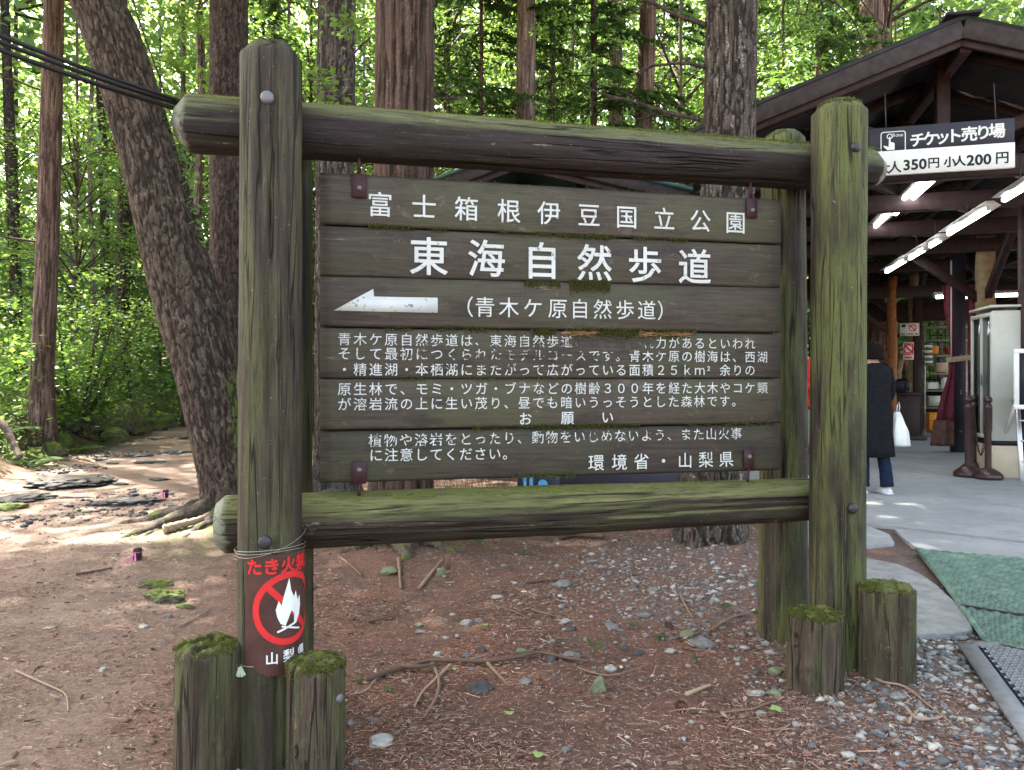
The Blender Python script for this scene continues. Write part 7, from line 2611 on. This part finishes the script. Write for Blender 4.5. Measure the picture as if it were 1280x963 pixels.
def person(loc, rz, H, label, top_mat, leg_mat, shoe_mat, longcoat=False, hair='bob', arm_r=None, arm_l=None, stride=0.0, lean=0.0):
    """faces local -Y. H standing height. arms: (elbow, wrist) local positions"""
    T = empty('person', loc, rz, label, 'person')
    k = H / 1.70
    vs, es, rs = [], [], []
    def add(p, r, par=None):
        vs.append(Vector(p) * k); rs.append(r * k if not hasattr(r, '__len__') else (r[0] * k, r[1] * k))
        if par is not None: es.append((par, len(vs) - 1))
        return len(vs) - 1
    pel = add((0, 0, .93), (.14, .10)); sp = add((0, .0, 1.12), (.125, .095), pel); ch = add((0, -.005, 1.30), (.15, .105), sp); ub = add((0, 0, 1.40), (.09, .075), ch)
    nk = add((0, -.008, 1.47), .052, ub); jw = add((0, -.022, 1.535), (.060, .066), nk); hd = add((0, -.012, 1.60), (.074, .088), jw); tp = add((0, 0, 1.665), (.052, .06), hd)
    for sgn, arm in ((1, arm_r), (-1, arm_l)):
        sh = add((sgn * .165, 0, 1.375), .056, ub)
        el, wr = arm if arm else ((sgn * .22, .02, 1.11), (sgn * .23, -.04, .87))
        e_ = add(el, .040, sh); w__ = add(wr, .027, e_)
        d = (Vector(wr) - Vector(el)).normalized()
        side = d.cross(Vector((sgn, 0.2, 0))).normalized()
        pm_ = add(tuple(Vector(wr) + d * .05), (.034, .018), w__)
        for f_ in range(4):
            b0 = Vector(wr) + d * .085 + side * (.027 - .018 * f_)
            ln = (.038, .044, .040, .030)[f_]
            curl = Vector((-sgn * .25, 0, 0))
            a1 = add(tuple(b0), .0095, pm_); a2 = add(tuple(b0 + (d + curl * .5).normalized() * ln), .0085, a1); add(tuple(b0 + (d + curl * .5).normalized() * ln + (d + curl * 2).normalized() * ln * .8), .0075, a2)
        t1 = add(tuple(Vector(wr) + d * .03 + side * .038), .011, pm_); add(tuple(Vector(wr) + d * .07 + side * .055), .0085, t1)
    for sgn in (1, -1):
        hp = add((sgn * .085, 0, .88), .088, pel)
        st = stride * sgn
        kn = add((sgn * .095, -.02 - st * .45, .49), .056, hp); cf = add((sgn * .097, .02 - st * .8, .33), .053, kn); an = add((sgn * .1, .025 - st, .09), .037, cf)
        ft = add((sgn * .11, -.06 - st, .04), .036, an); add((sgn * .115, -.13 - st, .03), .028, ft)
    skin_body(T, vs, es, rs, 0, M['skin'])
    # face details as parts
    for sgn in (-1, 1):
        g = Geo(); g.lathe([(.0, -.012), (.009, -.008), (.012, 0), (.009, .008), (0, .012)], (sgn * .028 * k, -.092 * k, 1.592 * k), 10); g.build('eye', M['hair'], T, True)
        g = Geo(); g.lathe([(.0, -.03), (.012, -.02), (.015, 0), (.012, .02), (0, .03)], (sgn * .080 * k, 0.0, 1.585 * k), 10); g.build('ear', M['skin'], T, True)
    g = Geo(); g.add([(-.012 * k, -.092 * k, 1.56 * k), (.012 * k, -.092 * k, 1.56 * k), (0, -.118 * k, 1.563 * k), (0, -.094 * k, 1.61 * k)], [(0, 2, 1), (0, 3, 2), (1, 2, 3)]); g.build('nose', M['skin'], T)
    g = Geo(); g.box((0, -.092 * k, 1.532 * k), (.04 * k, .008, .008)); g.build('mouth', M['red'], T)
    # hair: shell round the skull, open at the face
    g = Geo(); V = []; n, m = 18, 30
    for i_ in range(n + 1):
        ph = PI * .0 + (PI * (.66 if hair == 'bob' else .52)) * i_ / n
        for j_ in range(m):
            a = 2 * PI * j_ / m
            front = max(0, -math.sin(a))
            p2 = min(ph, PI * (.66 if hair == 'bob' else .52) * (1 - .45 * front ** 1.5))
            r = 1 + .05 * float(vnoise(j_ * .9, i_ * .4, 2.0))
            sq_ = 1.0
            rx, ry, rz2 = .084 * r, .100 * r, .088 * r
            if p2 > PI * .5:
                sn, zz_ = 1 - .25 * (p2 / PI - .5), 1.598 - (p2 / PI - .5) * .62
            else:
                sn, zz_ = math.sin(p2), 1.598 + rz2 * math.cos(p2)
            V.append((rx * sn * math.cos(a) * k, (ry * sn * math.sin(a) + .004) * k, zz_ * k))
    g.add(V, [(i_ * m + j_, i_ * m + (j_ + 1) % m, (i_ + 1) * m + (j_ + 1) % m, (i_ + 1) * m + j_) for i_ in range(n) for j_ in range(m)])
    o = g.build('hair', M['hair'], T, True); mo = o.modifiers.new('s', 'SOLIDIFY'); mo.thickness = .012
    # clothes
    g = Geo()
    if longcoat:
        rg = [(.0, 0, 1.46, .075, .065), (0, 0, 1.435, .125, .085), (0, 0, 1.40, .190, .105), (0, 0, 1.34, .205, .122), (0, 0, 1.2, .198, .13), (0, 0, 1.05, .200, .135), (0, 0, .9, .222, .15), (0, 0, .7, .236, .158), (0, 0, .52, .246, .165), (0, 0, .42, .250, .168), (0, 0, .415, .235, .155)]
    else:
        rg = [(0, 0, 1.46, .07, .062), (0, 0, 1.44, .10, .08), (0, 0, 1.405, .185, .10), (0, 0, 1.34, .200, .118), (0, 0, 1.2, .185, .12), (0, 0, 1.05, .172, .115), (0, 0, .92, .185, .125), (0, 0, .82, .190, .13), (0, 0, .815, .175, .115)]
    loft(g, [tuple(q * k for q in r) for r in rg], 24)
    V0 = g.v[0]
    V0[:, 0] += .006 * np.sin(V0[:, 2] * 17 + V0[:, 1] * 30); an_ = np.arctan2(V0[:, 1], V0[:, 0]); fo_ = 1 + .07 * np.sin(an_ * 8 + V0[:, 2] * 3) * np.clip(1.35 * k - V0[:, 2], 0, 1)
    V0[:, 0] *= fo_; V0[:, 1] *= fo_
    for sgn, arm in ((1, arm_r), (-1, arm_l)):
        el, wr = arm if arm else ((sgn * .22, .02, 1.11), (sgn * .23, -.04, .87))
        pts = spline([(sgn * .12, 0, 1.40), (sgn * .178, 0, 1.355), el, wr], 16) * k
        g.tube(pts, np.linspace(.072, .046, 16) * k * (1 + .05 * np.sin(np.arange(16) * 1.8)), 14, True)
    g.build('coat' if longcoat else 'shirt', top_mat, T, True)
    g = Geo()
    loft(g, [tuple(q * k for q in r) for r in [(0, 0, 1.0, .15, .11), (0, 0, .94, .165, .125), (0, 0, .86, .172, .13), (0, 0, .80, .16, .12)]], 20)
    for sgn in (1, -1):
        st = stride * sgn
        pts = spline([(sgn * .082, 0, .88), (sgn * .09, -.01 - st * .25, .68), (sgn * .095, -.015 - st * .5, .49), (sgn * .1, .01 - st * .8, .28), (sgn * .1, .02 - st, .085)], 22) * k
        g.tube(pts, np.array([.098, .094, .090, .086, .082, .078, .075, .072, .070, .068, .067, .066, .066, .066, .066, .066, .067, .067, .068, .069, .070, .071]) * k * (1 + .03 * np.sin(np.arange(22) * 2.2)), 16, True)
    g.build('trousers', leg_mat, T, True)
    for sgn in (1, -1):
        st = stride * sgn
        g = Geo()
        V, f_ = ico(3)
        v = V.copy() * np.array([.047, .13, .055]); v[:, 2] = np.maximum(v[:, 2], -.028); v[:, 2] *= np.where(v[:, 1] < 0, .75, 1.15)
        v = v * k + np.array([sgn * .108 * k, (-.045 - st) * k, .035 * k])
        g.add(v, f_); o = g.build('shoe', shoe_mat, T, True)
        g = Geo(); g.box((sgn * .108 * k, (-.045 - st) * k, .012 * k), (.085 * k, .25 * k, .022 * k)); bevel(g.build('sole', shoe_mat, o), .01)
    return T


wp = Vector(((1092 - 640) / F * 8.0, 8.0, .22))
person(wp, PI + .25, 1.60, 'woman in a long black coat and dark jeans seen from behind carrying a white bag', M['coat'], M['jeans'], M['shoe'], True, 'bob', arm_r=((-.0 + .20, -.06, 1.12), (.16, -.28, 1.05)), arm_l=((-.24, -.02, 1.13), (-.25, -.16, .99)), stride=.07)
# carrier bag
bg_ = empty('carrier_bag', wp + Vector((.215, -.02, .0)), .3, 'white plastic carrier bag held at the side of the woman in black', 'bag')
g = Geo(); V = []; n, m = 12, 20
for i_ in range(n + 1):
    t = i_ / n; z = .86 - .36 * t
    for j_ in range(m):
        a = 2 * PI * j_ / m; q = 1 + .10 * math.sin(a * 5 + t * 4)
        V.append(((.035 + .065 * min(1, t * 1.8)) * math.cos(a) * q + .05 * t + .03, (.02 + .045 * min(1, t * 2)) * math.sin(a) * q, z))
g.add(V, [(i_ * m + j_, i_ * m + (j_ + 1) % m, (i_ + 1) * m + (j_ + 1) % m, (i_ + 1) * m + j_) for i_ in range(n) for j_ in range(m)] + [tuple(n * m + q for q in range(m))])
g.build('bag_body', M['bag'], bg_, True)
g = Geo(); g.tube([(.02, 0, .85), (.03, 0, .93), (.05, 0, .96), (.06, 0, .92), (.05, 0, .84)], .006, 6); g.build('handle', M['bag'], bg_)

rp = Vector(((1001 - 640) / F * 8.9, 8.9, .22))
person(rp, -.9, 1.72, 'person in a red shirt and grey trousers half hidden behind the right front post', M['redshirt'], M['greytrouser'], M['shoe'], False, 'short', arm_r=((.22, -.06, 1.14), (.10, -.26, 1.10)), arm_l=((-.22, -.06, 1.14), (-.10, -.26, 1.10)))
# grey backpack on a bench beside them
bn = empty('bench', Vector(((1010 - 640) / F * 8.3, 8.3, .22)), .1, 'dark low bench between the two right posts', 'bench')
bx('seat', (0, 0, .42), (.9, .34, .05), M['darkwood'], bn); bx('leg', (-.36, 0, .2), (.06, .3, .40), M['darkwood'], bn); bx('leg', (.36, 0, .2), (.06, .3, .40), M['darkwood'], bn)
bk = empty('grey_backpack', bn.location + Vector((0, 0, .445)), .3, 'dark grey backpack standing on the low bench', 'bag')
g = Geo(); V, f_ = ico(3); v = V.copy(); v = np.sign(v) * np.abs(v) ** .7 * np.array([.17, .11, .22]) + np.array([0, 0, .21]); g.add(v, f_); g.build('bag_body', M['greytrouser'], bk, True)
g = Geo(); v = V.copy(); v = np.sign(v) * np.abs(v) ** .7 * np.array([.12, .05, .10]) + np.array([0, -.11, .13]); g.add(v, f_); g.build('pocket', M['greytrouser'], bk, True)
g = Geo(); g.tube([(-.03, 0, .42), (0, 0, .46), (.03, 0, .42)], .008, 6); g.build('handle', M['black'], bk)

# ------------------------------------------------------------------ dark shed behind the board
sh = empty('dark_shed', P(712, 600, 10.5) * 1.0, 0, 'dark gabled shed with a green edged roof seen behind the board', 'building')
sh.location.z = .18
def shx(px, Y_=10.5): return (px - 640) / F * Y_ - sh.location.x
def shz(py, Y_=10.5): return CZ + (HOR - py) / F * Y_ - .18
xl, xm, xr = shx(540), shx(648), shx(905)
zl_, zm_, zr_ = shz(236), shz(196), shz(258)
for a, b_, nm in (((xl, zl_), (xm, zm_), 0), ((xm, zm_), (xr, zr_), 1)):
    g = Geo(); t = .05
    v = [(a[0], -.5, a[1]), (b_[0], -.5, b_[1]), (b_[0], 3.4, b_[1]), (a[0], 3.4, a[1])]; v += [(x, y, z - t) for x, y, z in v]
    g.add(v, [(0, 1, 2, 3), (7, 6, 5, 4), (0, 4, 5, 1), (1, 5, 6, 2), (2, 6, 7, 3), (3, 7, 4, 0)]); g.build('roof', M['greenmetal'], sh)
    bm_('bargeboard', (a[0], -.45, a[1] - .13), (b_[0], -.45, b_[1] - .13), .035, .14, M['fasciawood'], sh)
    bm_('bargeboard', (a[0], -.38, a[1] - .24), (b_[0], -.38, b_[1] - .24), .03, .08, M['darkwood'], sh)
wl0, wr0 = shx(585), shx(865)
for k in range(14):
    x = wl0 + (wr0 - wl0) * (k + .5) / 14
    zt = min(zl_ + (x - xl) / (xm - xl) * (zm_ - zl_), zr_ + (xr - x) / (xr - xm) * (zm_ - zr_)) - .07
    bx('wall_plank', (x, 2.6, zt / 2), ((wr0 - wl0) / 14 - .006, .03, zt), M['darkwood'], sh, bv=0)
for x in (wl0, wr0):
    zt = min(zl_ + (x - xl) / (xm - xl) * (zm_ - zl_), zr_ + (xr - x) / (xr - xm) * (zm_ - zr_)) - .06
    for k in range(8):
        bx('wall_plank', (x, .25 + k * .31, zt / 2), (.03, .30, zt), M['darkwood'], sh, bv=0)
for x in (wl0 + .02, (wl0 + wr0) / 2, wr0 - .02):
    zt = min(zl_ + (x - xl) / (xm - xl) * (zm_ - zl_), zr_ + (xr - x) / (xr - xm) * (zm_ - zr_)) - .08
    bx('post', (x, .0, zt / 2), (.12, .12, zt), M['darkwood'], sh)
bm_('tie_beam', (xl + .2, 0.07, zl_ - .32), (xr - .2, .07, zl_ - .32), .10, .16, M['darkwood'], sh)
o = empty('dark_strip_box', Vector(((772 - 640) / F * 8.0, 8.0, .17)), .05, 'long dark low box added as the black strip in the gap below the board', 'box')  # made-up box, its black stands for the dark in front of the shed
bx('body', (0, 0, .24), (1.30, .5, .50), M['signdark'], o); bx('lid', (0, 0, .505), (1.34, .54, .03), M['black'], o)
# silver post and blue sign, seen in the slit under the board
o = empty('silver_post', line_base(830, 600, 8.6), 0, 'thin silver post seen in the gap below the board', 'post')
g = Geo(); g.tube([(0, 0, -.1), (0, 0, 1.1)], .028, 12); g.build('pipe', M['aluminium'], o, True); g = Geo(); g.lathe([(0, 1.1), (.03, 1.1), (.028, 1.12), (0, 1.13)], seg=12); g.build('cap', M['aluminium'], o, True)
o = empty('navy_sign', line_base(673, 600, 7.2), .05, 'dark navy sign board with pale blue marks below the board', 'sign')
zt = CZ + (HOR - 592) / F * 7.2 - o.location.z
bx('face', (0, 0, zt - .14), (.40, .03, .30), M['navy'], o); bx('leg', (-.15, .02, (zt - .25) / 2), (.04, .03, zt - .2), M['darkwood'], o); bx('leg', (.15, .02, (zt - .25) / 2), (.04, .03, zt - .2), M['darkwood'], o)
g = Geo()
g.box((-.13, -.0165, zt - .12), (.03, .002, .18)); g.box((-.07, -.0165, zt - .13), (.035, .002, .2)); g.lathe([(0, 0), (.045, 0)], (0, 0, 0), 20)
g.v[-1][:, 2] = g.v[-1][:, 1] + zt - .10; g.v[-1][:, 0] += .04; g.v[-1][:, 1] = -.0165
g.build('print', M['blue'], o)
seedling(470, 690, 'mossy green sprouts left of the cedar root under the lower crossbeam', 30, .03, .08)
seedling(520, 668, 'small ferny weed against the foot of the thick cedar', 30, .035, .10)
seedling(445, 684, 'green weed under the lower crossbeam near its left half', 24, .03, .08)
rock(632, 610, 40, 'light grey boulder seen in the gap below the board', 'greyrock', .55, .8, .2, Yt=7.6, nm='boulder', sink=.1)
rock(375, 640, 60, 'dark lava rock behind the left post below the board', 'lava', .9, .8, .2, Yt=6.9, nm='boulder')
rock(410, 640, 90, 'mossy lava rock below the left corner of the board', 'lava', .7, .8, .8, Yt=7.0, nm='boulder')
seedling(590, 612, 'leafy plant in the gap under the left half of the board', 90, .09, .85, Yt=7.0)
seedling(565, 612, 'grassy plant in the gap beside the thick cedar', 80, .09, .8, Yt=6.8, mat='leaf_bright')
seedling(615, 612, 'bright plant beside the light grey boulder', 90, .09, .85, Yt=7.2, mat='leaf_bright')
